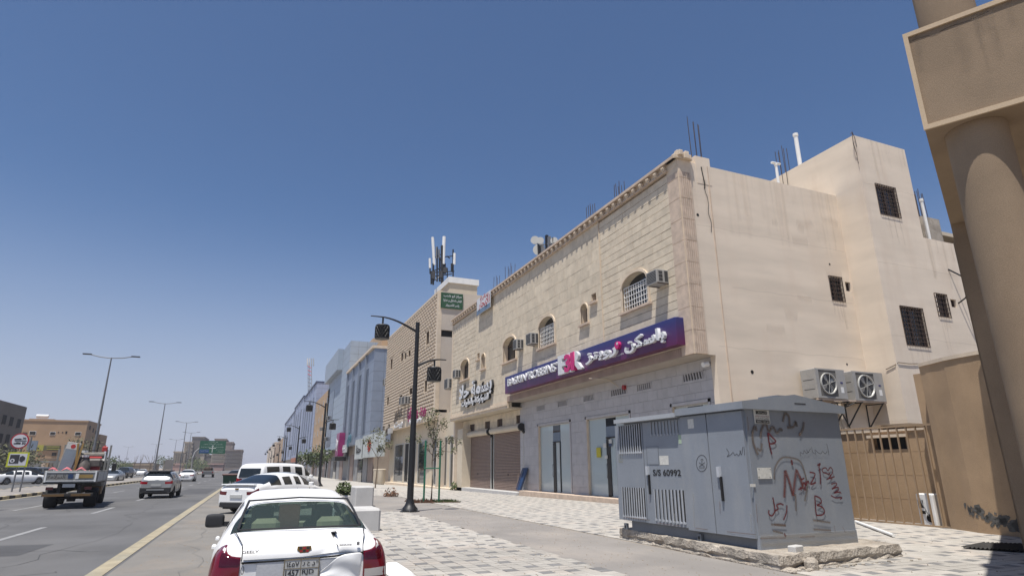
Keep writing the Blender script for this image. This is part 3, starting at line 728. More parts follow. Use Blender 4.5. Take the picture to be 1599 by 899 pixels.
st_ = thing('roof_column_stub', 'rough brown block column stub standing on the rear wing roof', 'column', (a.x, YT+1.5, ZWG))
z2 = at(1460, 342, Y=YT+1.5).z; x0, x1 = at(1447, 372, Y=YT+1.5).x, at(1473, 372, Y=YT+1.5).x
m_ = MB(); m_.box(x0, x1, YT+1.5, YT+2.1, ZWG-1.2, z2); m_.build('stub', PLINTH, st_)
rb_at(1447, 344, 297, Y=YT+1.7, n=8, sx=.45, sy=.15, label='starter bars growing out of the brown column stub at the right', seed=8)
def pipe(px, py0, py1, Y, r, label, cap=False):
    a, b = at(px, py0, Y=Y), at(px, py1, Y=Y); t = thing('vent_pipe', label, 'pipe', (a.x, Y, a.z), group='white vent pipes on the roof')
    m_ = MB(); m_.cyl((0, 0, -.6), (0, 0, b.z-a.z), r, n=10); m_.build('pipe', WHITE, t, off=(0, 0, 0))
    m_ = MB(); m_.cyl((0, 0, b.z-a.z-.12), (0, 0, b.z-a.z+.02), r*1.3, n=10)
    if cap: m_.cyl((-.28, 0, b.z-a.z), (.28, 0, b.z-a.z+.02), r*.9, n=8)
    m_.build('pipe_end', WHITE, t, off=(0, 0, 0))
pipe(1249, 252, 212, Y0+3, .11, 'thick white vent pipe beside the stair tower top')
pipe(1216, 285, 257, Y0+2, .07, 'thin white pipe with T cap on the parapet', True)
pipe(1452, 372, 315, YT+1.0, .07, 'white pipe standing before the brown column stub')

# rain streaks, construction lines and patch repairs on the render
STREAK = spray_mat('rust_streak', (.38, .27, .18), 1, .10); DUSTL = spray_mat('dust_streak', (.58, .47, .36), 1, .05); LINE = spray_mat('casting_line', (.40, .32, .24), .9, .13); REPAIR = spray_mat('render_repair', (.62, .54, .45), .8, .14)
random.seed(91)
def streaks(nm, X0, X1, z, Y, n, lmin, lmax, mat, w):
    ss = []
    for i in range(n):
        x = random.uniform(X0, X1); l = random.uniform(lmin, lmax); ss.append({'p': [(x, z), (x+random.uniform(-.03, .03), z-l*.5), (x+random.uniform(-.05, .05), z-l)], 'w': w*random.uniform(.5, 1.4)})
    o = spray(nm, ss, mat, bld, (0, Y, 0), (1, 0, 0), (0, 0, 1), w, .003); o['kind'] = 'stuff'; return o
for q, Y in ((V1, Y0), (T1, YT), (T2, YT), (T3, YT)): streaks('rust_streaks', q[0], q[1], q[2]-.02, Y, 7, .4, 1.5, STREAK, .10)
streaks('rain_streaks', XF+.7, XT-.2, ZW-.02, Y0, 46, .5, 3.4, DUSTL, .22); streaks('rain_streaks', XT+.1, xr-.1, ZTW-.02, YT, 18, .4, 2.6, DUSTL, .22); streaks('rain_streaks', xr+.1, xr+6, ZWG-.02, YT, 22, .4, 3.0, STREAK, .2)
for i, (z, X0, X1, Y) in enumerate(((11.1, XF+.7, XT-.1, Y0), (8.6, XF+2.2, XT-.1, Y0), (6.1, XF+1.2, XT-.1, Y0), (14.0, XT+.05, xr-.05, YT), (10.2, XT+.05, xr+6, YT), (6.9, XT+.05, xr+6, YT))):
    pts = [(X0+(X1-X0)*k/16, z+random.uniform(-.03, .03)) for k in range(17)]; spray('casting_line', [pts], LINE, bld, (0, Y, 0), (1, 0, 0), (0, 0, 1), .05, .004)
for i in range(9):
    x, z = random.uniform(XF+2.5, XT-.8), random.uniform(4.2, 12.8); l = random.uniform(.3, 1.1); spray('render_patch', [[(x, z), (x+l*.5, z+random.uniform(-.1, .1)), (x+l, z+random.uniform(-.15, .15))]], REPAIR, bld, (0, Y0, 0), (1, 0, 0), (0, 0, 1), random.uniform(.25, .7), .005+i*.0004)
# ================================================================ PORTICO AT THE RIGHT
P0 = at(1444.6, 202, Z=6.0); uf = Vector((.474, -.88, 0)).normalized(); ub = Vector((.88, .474, 0)).normalized(); UP = Vector((0, 0, 1))
ZB = P0.z; ZTB = at(1408, 57.5, X=P0.x).z
def pc(a, b, z): return Vector((P0.x, P0.y, 0))+uf*a+ub*b+UP*z
def obox(mb, a0, a1, b0, b1, z0, z1, f=None, mi=0):
    f = f or pc
    v = [f(a0,b0,z0), f(a1,b0,z0), f(a1,b1,z0), f(a0,b1,z0), f(a0,b0,z1), f(a1,b0,z1), f(a1,b1,z1), f(a0,b1,z1)]
    return mb.add(v, [(0,3,2,1),(4,5,6,7),(0,1,5,4),(1,2,6,5),(2,3,7,6),(3,0,4,7)], mi)
pt = thing('portico_building', 'sand coloured rendered building with a round column under a deep square beam', 'building', (P0.x, P0.y, 0))
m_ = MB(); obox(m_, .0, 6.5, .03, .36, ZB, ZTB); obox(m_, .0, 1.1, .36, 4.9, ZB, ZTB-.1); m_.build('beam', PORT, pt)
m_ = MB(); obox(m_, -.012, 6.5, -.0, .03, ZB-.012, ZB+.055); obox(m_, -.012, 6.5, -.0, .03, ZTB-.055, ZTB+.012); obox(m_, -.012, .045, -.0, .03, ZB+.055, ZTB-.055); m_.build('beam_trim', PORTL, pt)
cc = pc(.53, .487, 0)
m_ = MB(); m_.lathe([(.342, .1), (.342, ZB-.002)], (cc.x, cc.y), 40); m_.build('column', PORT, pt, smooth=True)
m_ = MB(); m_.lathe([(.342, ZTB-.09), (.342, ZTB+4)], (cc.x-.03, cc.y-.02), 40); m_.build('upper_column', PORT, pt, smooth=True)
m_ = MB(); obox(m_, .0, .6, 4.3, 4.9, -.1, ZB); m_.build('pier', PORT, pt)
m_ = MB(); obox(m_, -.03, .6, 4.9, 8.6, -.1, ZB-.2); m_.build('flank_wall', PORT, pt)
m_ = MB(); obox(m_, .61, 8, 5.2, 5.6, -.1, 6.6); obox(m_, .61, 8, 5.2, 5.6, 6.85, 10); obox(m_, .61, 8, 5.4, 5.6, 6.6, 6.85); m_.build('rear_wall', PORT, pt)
m_ = MB(); obox(m_, 6.5, 8, .0, 5.2, -.1, 10); m_.build('flank_wall', PORT, pt)
# curved yard wall
yw = thing('yard_wall', 'tall curved brown rendered yard wall with peeling base beside the slatted gate', 'wall', (16.3, 10.4, 0))
arc = [(16.45, 10.62), (16.34, 10.40), (16.20, 10.05), (16.05, 9.72), (15.96, 9.35), (15.90, 8.95), (15.85, 8.3), (15.82, 7.5), (15.9, 6.5), (16.1, 5.0)]
m_ = MB(); n = len(arc); zt = 4.22
for i in range(n-1):
    (a, b), (c, d) = arc[i], arc[i+1]
    m_.add([(a, b, 0), (c, d, 0), (c, d, zt), (a, b, zt), (a+.5, b+.1, 0), (c+.5, d+.1, 0), (c+.5, d+.1, zt), (a+.5, b+.1, zt)], [(0, 1, 2, 3), (7, 6, 5, 4), (3, 2, 6, 7)])
m_.add([(16.45, 10.62, 0), (16.45, 10.62, zt), (16.95, 10.72, zt), (16.95, 10.72, 0)], [(0, 1, 2, 3)])
m_.build('wall_face', YARD, yw, smooth=False)
m_ = MB()
for i in range(n-1):
    (a, b), (c, d) = arc[i], arc[i+1]
    m_.add([(a-.03, b, zt), (c-.03, d, zt), (c-.03, d, zt+.09), (a-.03, b, zt+.09), (a+.53, b+.1, zt), (c+.53, d+.1, zt), (c+.53, d+.1, zt+.09), (a+.53, b+.1, zt+.09)], [(0, 1, 2, 3), (7, 6, 5, 4), (3, 2, 6, 7), (0, 4, 5, 1)])
m_.build('wall_cap', TRIM, yw)
m_ = MB(); m_.box(16.8, 17.3, 10.72, 11.05, 0, 4.1); m_.build('return_pier', YARD, yw)
m_ = MB(); m_.box(17.3, 30, 10.75, 10.95, 0, 3.6); m_.build('side_run', YARD, yw)
# flaking paint patches near the foot
random.seed(11); pl = MB()
GREYP = M('bare_cement_patch', (.13, .125, .115), .95, .2, 6, .5, 40)
def wall_pt(t, z):                                            # t runs along arc from index 0
    i = min(int(t), n-2); f = t-i; a = Vector((*arc[i], 0)); b = Vector((*arc[i+1], 0)); p = a.lerp(b, f); d = (b-a).normalized(); nn = Vector((d.y, -d.x, 0))
    if nn.x > 0: nn = -nn
    return p+nn*.006+UP*z
for k in range(70):
    t = 1.7+random.random()**.7*4.6; zc = .72-.1*(t-1.7)+random.gauss(0, .06); zc = max(.22, zc); s = random.uniform(.03, .085)
    pts = []
    for q in range(7):
        a = q/7*6.283; r = s*random.uniform(.5, 1.3); pts.append(wall_pt(t+math.cos(a)*r*2.6, zc+math.sin(a)*r))
    pl.add(pts, [tuple(range(7))])
pl.build('bare_patches', GREYP, yw)
# ================================================================ GATE
gt = thing('yard_gate', 'brown slatted metal yard gate beside the curved wall and behind the grey cabinet', 'gate', (16.5, 10.5, .12))
GZ = 2.73
gl = 13.42
y = 10.56; 
while y < gl-.02:
    m_ = MB(); m_.box(16.48, 16.52, y-.018, y+.018, .16, GZ-.05); m_.build('upright_bar', GATE, gt); y += .262
m_ = MB(); m_.box(16.47, 16.53, 10.5, gl+.05, GZ-.05, GZ); m_.box(16.47, 16.53, 10.5, gl+.05, .13, .17); m_.build('rail', GATE, gt)
for yy in (10.52, gl+.03): m_ = MB(); m_.box(16.46, 16.54, yy-.03, yy+.03, .12, GZ); m_.build('gate_post', GATE, gt)
KHK = M('khaki_gate_paint', (.27, .235, .16), .6, .08, 2, .1, 30)
sg = thing('scroll_gate', 'khaki metal side gate leaf with scrollwork half hidden behind the grey cabinet', 'gate', (16.5, 13.5, .12))
m_ = MB(); m_.box(16.47, 16.53, 13.5, 13.72, .14, GZ-.1); m_.box(16.47, 16.53, 15.2, 15.4, .14, GZ-.1); m_.box(16.47, 16.53, 13.72, 15.2, 1.0, 1.12); m_.box(16.47, 16.53, 13.72, 15.2, .14, .25); m_.box(16.47, 16.53, 13.72, 15.2, GZ-.3, GZ-.1); m_.build('leaf_frame', KHK, sg)
m_ = MB(); m_.box(16.52, 16.53, 13.72, 15.2, .25, GZ-.3); m_.build('back_sheet', M('dark_khaki', (.10, .088, .06), .7), sg)
for k in range(5):
    m_ = MB(); zc = 1.3+k*.26; cy_ = 13.95
    m_.tube([(16.49, cy_+.13*math.cos(a)*(1-.07*i), zc+.11*math.sin(a)*(1-.07*i)) for i, a in enumerate([j*.7 for j in range(10)])], .016, 6); m_.build('scroll', KHK, sg)
m_ = MB(); m_.tube([(16.49, 13.74, .9), (16.49, 14.0, .65), (16.49, 13.74, .35)], .02, 6); m_.build('scroll', KHK, sg)
m_ = MB(); m_.box(16.42, 16.58, 13.44, 17.8, GZ-.02, GZ+.12); m_.build('lintel_beam', CREAM, sg)
# yard wall behind the bars
bw = thing('inner_wall', 'sunlit brown block wall with a slot opening seen through the gate bars', 'wall', (17.3, 11, 0))
sl0, sl1 = at(1364, 696, X=17.3), at(1417, 700, X=17.3)
m_ = MB()
for r in cells(10.96, 17.88, .1, 2.62, [(sl1.y, sl0.y, sl0.z-.12, sl0.z+.22)]): m_.box(17.3, 17.5, *r)
m_.build('wall_face', YARD, bw)
m_ = MB(); m_.box(17.2, 17.3, sl1.y-.1, sl0.y+.1, sl0.z+.22, sl0.z+.30); m_.build('slot_lintel', TRIM, bw); m_ = MB(); m_.box(17.5, 17.53, sl1.y-.1, sl0.y+.1, sl0.z-.2, sl0.z+.3); m_.build('slot_dark', DARK, bw)
m_ = MB(); m_.box(17.25, 17.6, 10.97, 17.88, 2.62, 2.68); m_.build('coping', TRIM, bw)
for z in (.75, 1.4, 2.05): m_ = MB(); m_.box(17.296, 17.3, 10.97, 17.88, z, z+.006); m_.build('course_joint', TAN, bw)
# white appliance carcass behind the bars
a = at(1444, 824, Z=.13)
ap = thing('white_appliance', 'old white air cooler casing leaning behind the gate bars', 'appliance', (16.72, at(1455, 824, X=16.8).y, .12), rz=math.radians(-10))
m_ = MB(); m_.bbox(0, .28, -.26, .26, .0, .82, .03); m_.build('casing', WHITE, ap, off=(0, 0, 0))
m_ = MB(); m_.cyl((-.01, -.08, .2), (.02, -.08, .2), .1, n=14); m_.build('outlet', DARK, ap, off=(0, 0, 0)); m_ = MB(); m_.box(-.012, .01, .05, .2, .45, .65); m_.box(-.012, .01, .02, .18, .3, .38); m_.build('vent_slot', DARK, ap, off=(0, 0, 0))
m_ = MB(); m_.tube([(-.02, .1, .7), (-.06, .02, .55), (-.05, -.04, .4), (-.02, -.08, .25)], .012, 6); m_.build('hose', GALV, ap, off=(0, 0, 0))
a, b = at(1337, 815, Z=.16), at(1396, 837, Z=.16)
pp = thing('plastic_pipe', 'white plastic pipe lying on the paving beside the grey cabinet', 'pipe', ((a.x+b.x)/2, (a.y+b.y)/2, .14))
m_ = MB(); m_.cyl((a.x, a.y, .175), (b.x, b.y, .175), .035, n=10); m_.build('pipe', WHITE, pp, smooth=True)
# corrugated mat
mt_ = thing('corrugated_mat', 'dark grey corrugated sheet lying on the paving in the shade of the column', 'sheet', (13.6, 7.9, .14))
c0 = [at(1501, 855, Z=.15), at(1536, 848, Z=.15), at(1625, 850, Z=.15), at(1640, 862, Z=.15), at(1540, 863, Z=.15)]
m_ = MB(); A, Bq, Cq, D = c0[0], c0[1], c0[2], c0[3]
N = 60; v = []; f = []
for i in range(N+1):
    t = i/N; p = A.lerp(at(1640, 864, Z=.15), t); q = at(1536, 848, Z=.15).lerp(at(1680, 853, Z=.15), t); h = .02*math.sin(i*math.pi/1.5)
    for r in (p, q): v.append((r.x, r.y, .165+h)); 
for i in range(N): f.append((2*i, 2*i+2, 2*i+3, 2*i+1))
m_.add(v, f); m_.build('sheet', M('dark_mat', (.075, .072, .07), .85, .15, 3, .3, 40), mt_, recalc=False)
# ================================================================ PLINTH AND CABINET
ph = math.radians(2.6)
pl_ = thing('concrete_plinth', 'low broken concrete plinth under the grey electrical cabinet', 'plinth', (7.55, 7.48, .1))
def rough_slab(poly, z0, z1, seed, step=.13, amp=.016):
    random.seed(seed); ring = []
    for i in range(len(poly)):
        a, b = Vector(poly[i]), Vector(poly[(i+1) % len(poly)]); k = max(1, int((b-a).length/step))
        ring += [a.lerp(b, j/k) for j in range(k)]
    c = sum(ring, Vector((0, 0)))/len(ring); v = []; n_ = len(ring); lev = [(0, .01), (.3, .015), (.45, -.02), (.6, .01), (1, -.01)]
    for t, o in lev:
        for p in ring:
            d = (p-c).normalized(); q = p+d*(o+random.gauss(0, amp*.6)); v.append((q.x, q.y, z0+(z1-z0)*t+(random.gauss(0, .012) if 0 < t else 0)))
    for p in ring: q = p-(p-c).normalized()*.08; v.append((q.x, q.y, z1+random.gauss(0, .004)))
    f = [(k*n_+i, k*n_+(i+1) % n_, (k+1)*n_+(i+1) % n_, (k+1)*n_+i) for k in range(len(lev)) for i in range(n_)]
    f.append(tuple(range(5*n_, 6*n_))); return v, f
c1 = gzp = None
poly = [(7.56, 7.55), (10.72, 7.86), (10.85, 12.6), (7.78, 12.35)]
v, f = rough_slab(poly, .05, .335, 4); m_ = MB(); m_.add(v, f); m_.build('slab', PLINTH, pl_, recalc=True)
m_ = MB(); random.seed(9)
for i in range(26):
    x = 7.6+random.random()*.9; y = 7.45+random.gauss(0, .1); s = random.uniform(.015, .045); m_.bbox(x-s, x+s, y-s, y+s, .12, .12+s*1.1, s*.4)
for i in range(60):
    x = 7.7+random.random()*3; y = 7.5+random.random()*.1-.1*random.random(); s = random.uniform(.008, .025); m_.bbox(x-s, x+s, y-s, y+s, .12, .12+s*1.5, s*.4)
m_.build('concrete_crumbs', PLINTH, pl_, kind='stuff')
q = at(1243, 858, Z=.36)
rk = thing('loose_block', 'small whitish loose concrete block on the plinth corner', 'block', (q.x, q.y, .335), rz=.25)
m_ = MB(); m_.bbox(-.13, .13, -.07, .07, 0, .09, .015); m_.build('block', CONC, rk, off=(0, 0, 0)); rk2 = thing('loose_block', 'brown lump of concrete hanging at the front corner of the plinth', 'block', (q.x-.12, 7.5, .3), rz=.7)
m_ = MB(); m_.bbox(-.12, .12, -.1, .1, -.17, -.01, .05); m_.build('block', PLINTH, rk2, off=(0, 0, 0))
# cabinet frame: u runs away along the street, w to the right
CH = math.radians(2.5); cu = Vector((-math.sin(CH), math.cos(CH), 0)); cw = Vector((math.cos(CH), math.sin(CH), 0)); C0 = Vector((7.86, 8.22, 0)); ZP = .335
LC, WC = 3.62, 2.2
def cb(a, b, z): return C0+cu*a+cw*b+UP*z
def meet(px, py, p, n_): d = sight(px, py); return EYE+d*((p-EYE).dot(n_)/d.dot(n_))
def zf(x, y): return (940+x/2.652, 560+y/2.652)             # survey sheet
def fr_(x, y, off=0):                                        # long face -> (distance from near corner, height)
    p = meet(*zf(x, y), C0-cw*off, cw); return ((p-C0).dot(cu), p.z)
def rt_(x, y): p = meet(*zf(x, y), C0, cu); return ((p-C0).dot(cw), p.z)
ZC = meet(1160, 638, C0, cw).z; WC = rt_(1063, 775)[0]; print('WC', WC, ZC, rt_(985, 210), rt_(590, 190)); ZC = 2.36 if not 2 < ZC < 3 else ZC
cab = thing('electrical_cabinet', 'large grey steel electrical substation cabinet covered in red graffiti', 'cabinet', (C0.x, C0.y, ZP))
zb0 = ZP; zb1 = fr_(400, 712)[1]
m_ = MB(); obox(m_, .06, LC-.04, .05, WC-.03, zb0, zb1+.05, cb); m_.build('skirt', CABD, cab)
m_ = MB(); obox(m_, .012, LC, .012, WC, zb1+.05, ZC, cb); obox(m_, .0, .06, .0, WC+.0, ZP+.002, ZC+.02, cb); m_.build('housing', CAB, cab)
m_ = MB(); obox(m_, -.012, .0, .0, WC, ZP+.0, ZP+.21, cb); m_.build('base_flange', CAB, cab)
# doors
dx = [fr_(x, 450)[0] for x in (645, 460, 347, 182, 66)]; dx[0] = .02
ztop = ZC-.04
doors = []
for i, (nm) in enumerate(range(4)):
    a0, a1 = dx[i]+.012, dx[i+1]-.012; b = -.055 if i < 2 else -.03
    zt_ = ztop-.0 if i < 2 else ztop-.03; zl = zb1-.0 if i < 2 else zb1+.03
    m_ = MB(); obox(m_, a0, a1, b, .012, zl, zt_, cb); d_ = m_.build('cabinet_door', CAB, cab); doors.append((d_, b))
def on_front(mb, x0, x1, y0, y1, off, th=.006, base=None):
    a = fr_(x0, (y0+y1)/2, off); b = fr_(x1, (y0+y1)/2, off); t = fr_((x0+x1)/2, y0, off)[1]; l = fr_((x0+x1)/2, y1, off)[1]
    obox(mb, min(a[0], b[0]), max(a[0], b[0]), -off-th, -off, min(t, l), max(t, l), cb)
LIP = M('louvre_lip', (.50, .52, .55), .5)
def louvres(x0, x1, yt0, yt1, yb0, yb1, n_, di):
    d_, off = doors[di][0], -doors[di][1]
    for i in range(n_):
        t = (i+.5)/n_; x = x0+(x1-x0)*t; yt = yt0+(yt1-yt0)*t; yb = yb0+(yb1-yb0)*t; h = (x1-x0)/n_
        m_ = MB(); a = fr_(x-h*.19, yt, off); b = fr_(x+h*.19, yb, off)
        obox(m_, min(a[0], b[0]), max(a[0], b[0]), -off-.003, -off+.001, b[1], a[1], cb); m_.build('louvre', DARK, d_)
        m_ = MB(); w_ = abs(a[0]-b[0]); lo = max(a[0], b[0]); obox(m_, lo, lo+w_*.5, -off-.02, -off, b[1]-.01, a[1], cb); obox(m_, lo-w_*1.1, lo+w_*.5, -off-.028, -off, b[1]-.035, b[1], cb); m_.build('louvre_lip', LIP, d_)
louvres(72, 166, 283, 268, 388, 384, 10, 3); louvres(86, 184, 531, 536, 648, 657, 10, 3)
louvres(200, 322, 264, 254, 314, 307, 9, 2); louvres(218, 350, 540, 545, 662, 678, 9, 2)
def handle(x, y0, y1, off):
    m_ = MB(); a = fr_(x, y0, off); b = fr_(x, y1, off); z1, z0 = a[1], b[1]; s = a[0]
    obox(m_, s-.035, s+.035, -off-.05, -off, z1-.18, z1, cb); h = m_.build('handle', LIP, cab)
    m_ = MB(); obox(m_, s-.05, s-.015, -off-.04, -off, z0, z1-.17, cb); m_.build('handle_lever', BLACK, h)
handle(192, 445, 560, .03); handle(487, 447, 588, .055)
for x, y in ((102, 695), (407, 742)):
    a = fr_(x, y); m_ = MB(); obox(m_, a[0]-.05, a[0]+.05, -.02, .03, a[1]-.05, a[1]+.07, cb); h = m_.build('foot_bracket', CABD, cab)
    m_ = MB(); obox(m_, a[0]-.02, a[0]+.02, -.03, -.02, a[1]-.02, a[1]+.03, cb); m_.build('bolt', DARK, h)
# roof: shallow gable with fascia, near half raised
ro = .09; zr = ZC-.015; zpk = zr+.34
fd = .13
def gable(mb, a0, a1, b0, b1, ze, zp, th):
    bm_ = (b0+b1)/2
    pts = [(b0, ze), (b0, ze+th), (bm_, zp+th), (b1, ze+th), (b1, ze)]
    v = [cb(a0, b, z) for b, z in pts]+[cb(a1, b, z) for b, z in pts]; n_ = 5
    mb.add(v, [tuple(range(n_)), tuple(range(2*n_-1, n_-1, -1))]+[((i+1) % n_, i, n_+i, n_+(i+1) % n_) for i in range(n_)])
m_ = MB(); gable(m_, -ro, dx[2]+.02, -.14, WC+.10, zr, zr+.17, fd); m_.build('roof_cap', CAB, cab)
m_ = MB(); gable(m_, dx[2]+.02, LC+.14, -.17, WC+.1, zr-.02, zr+.07, .085); m_.build('roof_cap', M('roof_pale_grey', (.40, .42, .44), .5, .05), cab)
m_ = MB(); obox(m_, dx[2]+.02, LC+.02, .02, WC-.02, zr-.04, zr, cb); m_.build('roof_rim', CABD, cab)
m_ = MB(); obox(m_, .1, .55, WC*.4, WC*.62, zr+.2, zr+.30, cb); m_.build('ridge_vent', CABD, cab)
a = rt_(725, 140); m_ = MB(); obox(m_, .9, 3.4, WC*.62, WC*1.0, zr+.245, zr+.27, cb); m_.build('lifted_roof_sheet', M('green_grey_sheet', (.30, .33, .27), .6), cab)
m_ = MB(); obox(m_, -ro-.004, -ro, WC*.48, WC*.60, zr+.13, zr+.145, cb); m_.build('fascia_slot', DARK, cab)
# stickers and stencil on the long face
PAPER = M('paper_sticker', (.62, .61, .56), .7, .08, 20, 0); INK = M('black_stencil_ink', (.015, .015, .015), .8, .1, 30, 0)
def face_text(s, x0, x1, y, h, mat, off, ar=False, bold=.02):
    a, b = fr_(x0, y, off), fr_(x1, y, off); hh = abs(fr_((x0+x1)/2, y-h/2, off)[1]-fr_((x0+x1)/2, y+h/2, off)[1])
    o = cb((a[0]+b[0])/2, -off-.004, (a[1]+b[1])/2); return text(s, 'lettering', mat, cab, o, -cu, UP, hh, abs(a[0]-b[0]), off=.002, ar=ar, bold=bold)
face_text('S/S 60992', 213, 329, 472, 27, INK, .03)
def sticker(x0, x1, y0, y1, off, mat, nm='sticker'): m_ = MB(); on_front(m_, x0, x1, y0, y1, off, .003); return m_.build(nm, mat, cab)
sticker(240, 277, 402, 440, .03, PAPER); sticker(187, 235, 363, 438, .03, CAB, 'door_flap'); sticker(318, 345, 315, 352, .03, M('green_sticker', (.36, .45, .33), .7)); sticker(357, 381, 250, 289, .055, PAPER)
fl_ = MB()
for q in ((187, 235, 363, 365.5), (187, 235, 436, 439), (186, 188.5, 363, 438), (234, 236, 363, 438)): on_front(fl_, *q, .034, .002)
fl_.build('flap_edge', CABD, cab)
def fpt(x, y, off): a = fr_(x, y, off); return (-a[0], a[1])
BRN = spray_mat('grey_brown_spray', (.13, .095, .07), 1, .8); RED = spray_mat('red_spray', (.10, .006, .012), .6, .95); REDS = spray_mat('soft_red_spray', (.13, .03, .025), 1, .9); PEN = spray_mat('black_marker', (.03, .03, .035), .3, .8)
org = C0.copy(); org.z = 0
def fstroke(nm, ss, mat, w, off): return spray(nm, [[fpt(x, y, off) for x, y in s] for s in ss], mat, cab, org-cw*off, -cu, UP, w, .004)
el = [(415+22*math.cos(t/12*6.283), 433+34*math.sin(t/12*6.283)) for t in range(13)]
fstroke('oval_emblem', [el, [(404, 448), (428, 430)], [(404, 430), (428, 448)], [(416, 436), (416, 418)], [(410, 420), (416, 416), (422, 420)], [(405, 452), (427, 452)]], PEN, .014, .055)
fstroke('triangle_sticker', [[(72, 398), (88, 398)], [(88, 398), (88, 429)], [(88, 429), (72, 429)], [(72, 429), (72, 398)], [(75, 424), (80, 404)], [(80, 404), (85, 424)], [(85, 424), (75, 424)]], spray_mat('faded_yellow_ink', (.30, .28, .16), .3, .7), .01, .03)
fstroke('pen_scribble', [[(517, 372), (528, 392), (520, 405), (535, 398), (545, 388), (552, 400), (560, 394), (568, 402), (577, 380)], [(572, 380), (580, 398), (585, 365)], [(590, 364), (593, 400)]], PEN, .012, .055)
fstroke('pale_scratches', [[(380, 560), (384, 700)], [(300, 690), (303, 640)], [(620, 715), (618, 640)]], spray_mat('pale_dust', (.45, .44, .40), 1, .35), .05, .056)
# graffiti on the end face
def rpt(x, y): return rt_(x, y)
def rstroke(nm, ss, mat, w): return spray(nm, [[rpt(x, y) for x, y in s] for s in ss], mat, cab, org-cu*.012, cw, UP, w, .003)
rstroke('brown_spray', [[(645, 398), (626, 350), (622, 310), (632, 280), (640, 300)], [(655, 330), (660, 292), (676, 268), (690, 300), (706, 282), (722, 306), (738, 292), (746, 300)], [(748, 262), (756, 228), (772, 240), (776, 280)], [(765, 285), (792, 282), (800, 262), (806, 282)], [(834, 262), (830, 292), (816, 316)], [(640, 372), (656, 380), (660, 350)]], BRN, .08)
rstroke('brown_spray_ring', [[(712, 500), (716, 450), (742, 412), (778, 410), (818, 424), (838, 470), (848, 530), (838, 590)], [(800, 560), (802, 630)], [(700, 686), (760, 690)], [(706, 712), (748, 722)], [(872, 668), (944, 678)], [(874, 706), (946, 710)]], BRN, .055)
rstroke('soft_red_letter', [[(753, 575), (756, 520), (756, 462)], [(758, 462), (775, 510), (790, 568)], [(790, 568), (796, 510), (804, 458)], [(804, 462), (822, 500), (832, 540)]], REDS, .085)
rstroke('red_letter_a', [[(686, 306), (690, 345), (702, 396)], [(688, 308), (704, 326), (718, 342), (706, 352), (692, 352)]], RED, .042)
rstroke('red_word', [[(818, 486), (824, 500), (836, 494)], [(812, 542), (828, 532), (834, 512), (842, 524), (852, 506), (856, 520)], [(820, 530), (824, 546)], [(858, 470), (880, 476), (872, 500), (862, 520), (884, 512)], [(896, 446), (902, 480), (902, 520)], [(890, 442), (902, 434), (896, 446)], [(842, 506), (838, 546)]], RED, .037)
rstroke('red_heart', [[(938, 478), (914, 470), (912, 456), (926, 452), (934, 464), (944, 450), (954, 462), (950, 478), (936, 496)], [(928, 500), (962, 488)], [(938, 470), (950, 500)]], RED, .027)
rstroke('red_rotated_m', [[(948, 520), (966, 514), (970, 522), (950, 540)], [(950, 540), (974, 532), (978, 542), (960, 556)], [(960, 556), (984, 552), (988, 560)], [(946, 566), (966, 576), (992, 574), (984, 582)]], RED, .028)
rstroke('red_b', [[(880, 566), (882, 610), (886, 646)], [(882, 568), (902, 578), (906, 596), (888, 606)], [(888, 606), (910, 614), (920, 632), (910, 646), (886, 648)]], RED, .037)
rstroke('red_arabic_word', [[(706, 574), (712, 604), (714, 632), (702, 650), (690, 642), (690, 626)], [(712, 632), (728, 620), (722, 606), (738, 600), (750, 606)], [(764, 606), (762, 636), (750, 668)], [(784, 420), (788, 440)]], RED, .037)
rstroke('red_dots', [[(782, 418), (785, 440)], [(712, 686), (760, 690)], [(752, 722), (760, 736)], [(815, 318), (820, 308)]], REDS, .05)
rstroke('drips', [[(700, 650), (700, 690)], [(822, 546), (822, 580)], [(834, 540), (834, 566)], [(886, 648), (888, 668)], [(906, 520), (906, 540)]], spray_mat('thin_drip', (.12, .07, .07), .9, .5), .012)
rstroke('pen_writing', [[(822, 404), (820, 388), (832, 394), (836, 380), (844, 392), (856, 386)], [(846, 376), (852, 388), (862, 372)], [(866, 366), (872, 388), (884, 394), (880, 378), (892, 388)], [(892, 388), (904, 394), (912, 384), (922, 394), (930, 384)], [(928, 352), (934, 374), (938, 400)]], PEN, .011)
def rbox(x0, x1, y0, y1, mat, nm='sticker'):
    a, b = rt_(x0, (y0+y1)/2), rt_(x1, (y0+y1)/2); t, l = rt_((x0+x1)/2, y0)[1], rt_((x0+x1)/2, y1)[1]; m_ = MB(); obox(m_, -.018, -.012, a[0], b[0], l, t, cb); return m_.build(nm, mat, cab), a[0], b[0], l, t
o_, a, b, l, t = rbox(628, 692, 213, 270, PAPER)
def rtext(s, a, b, z, h, mat, ar=True): text(s, 'lettering', mat, cab, cb(-.022, (a+b)/2, z), cw, UP, h, (b-a), off=.001, ar=ar, bold=.01)
m_ = MB(); obox(m_, -.021, -.018, a+.03, b-.02, l+.01, l+.065, cb); obox(m_, -.021, -.018, a+.05, b-.06, t-.075, t-.02, cb); m_.build('printed_bar', INK, cab)
rtext('للتنظيف', a+.07, b-.08, t-.047, .035, PAPER); rtext('شركة تنظيف خزانات', a+.02, b-.02, t-.11, .035, M('red_print', (.25, .05, .05), .7)); rtext('0555 123 60', a+.05, b-.04, l+.037, .03, PAPER, False); rtext('نقل عفش', a+.03, b-.03, l+.09, .03, INK)
rbox(643, 700, 451, 497, PAPER); rbox(612, 634, 518, 530, PAPER)
m_ = MB()
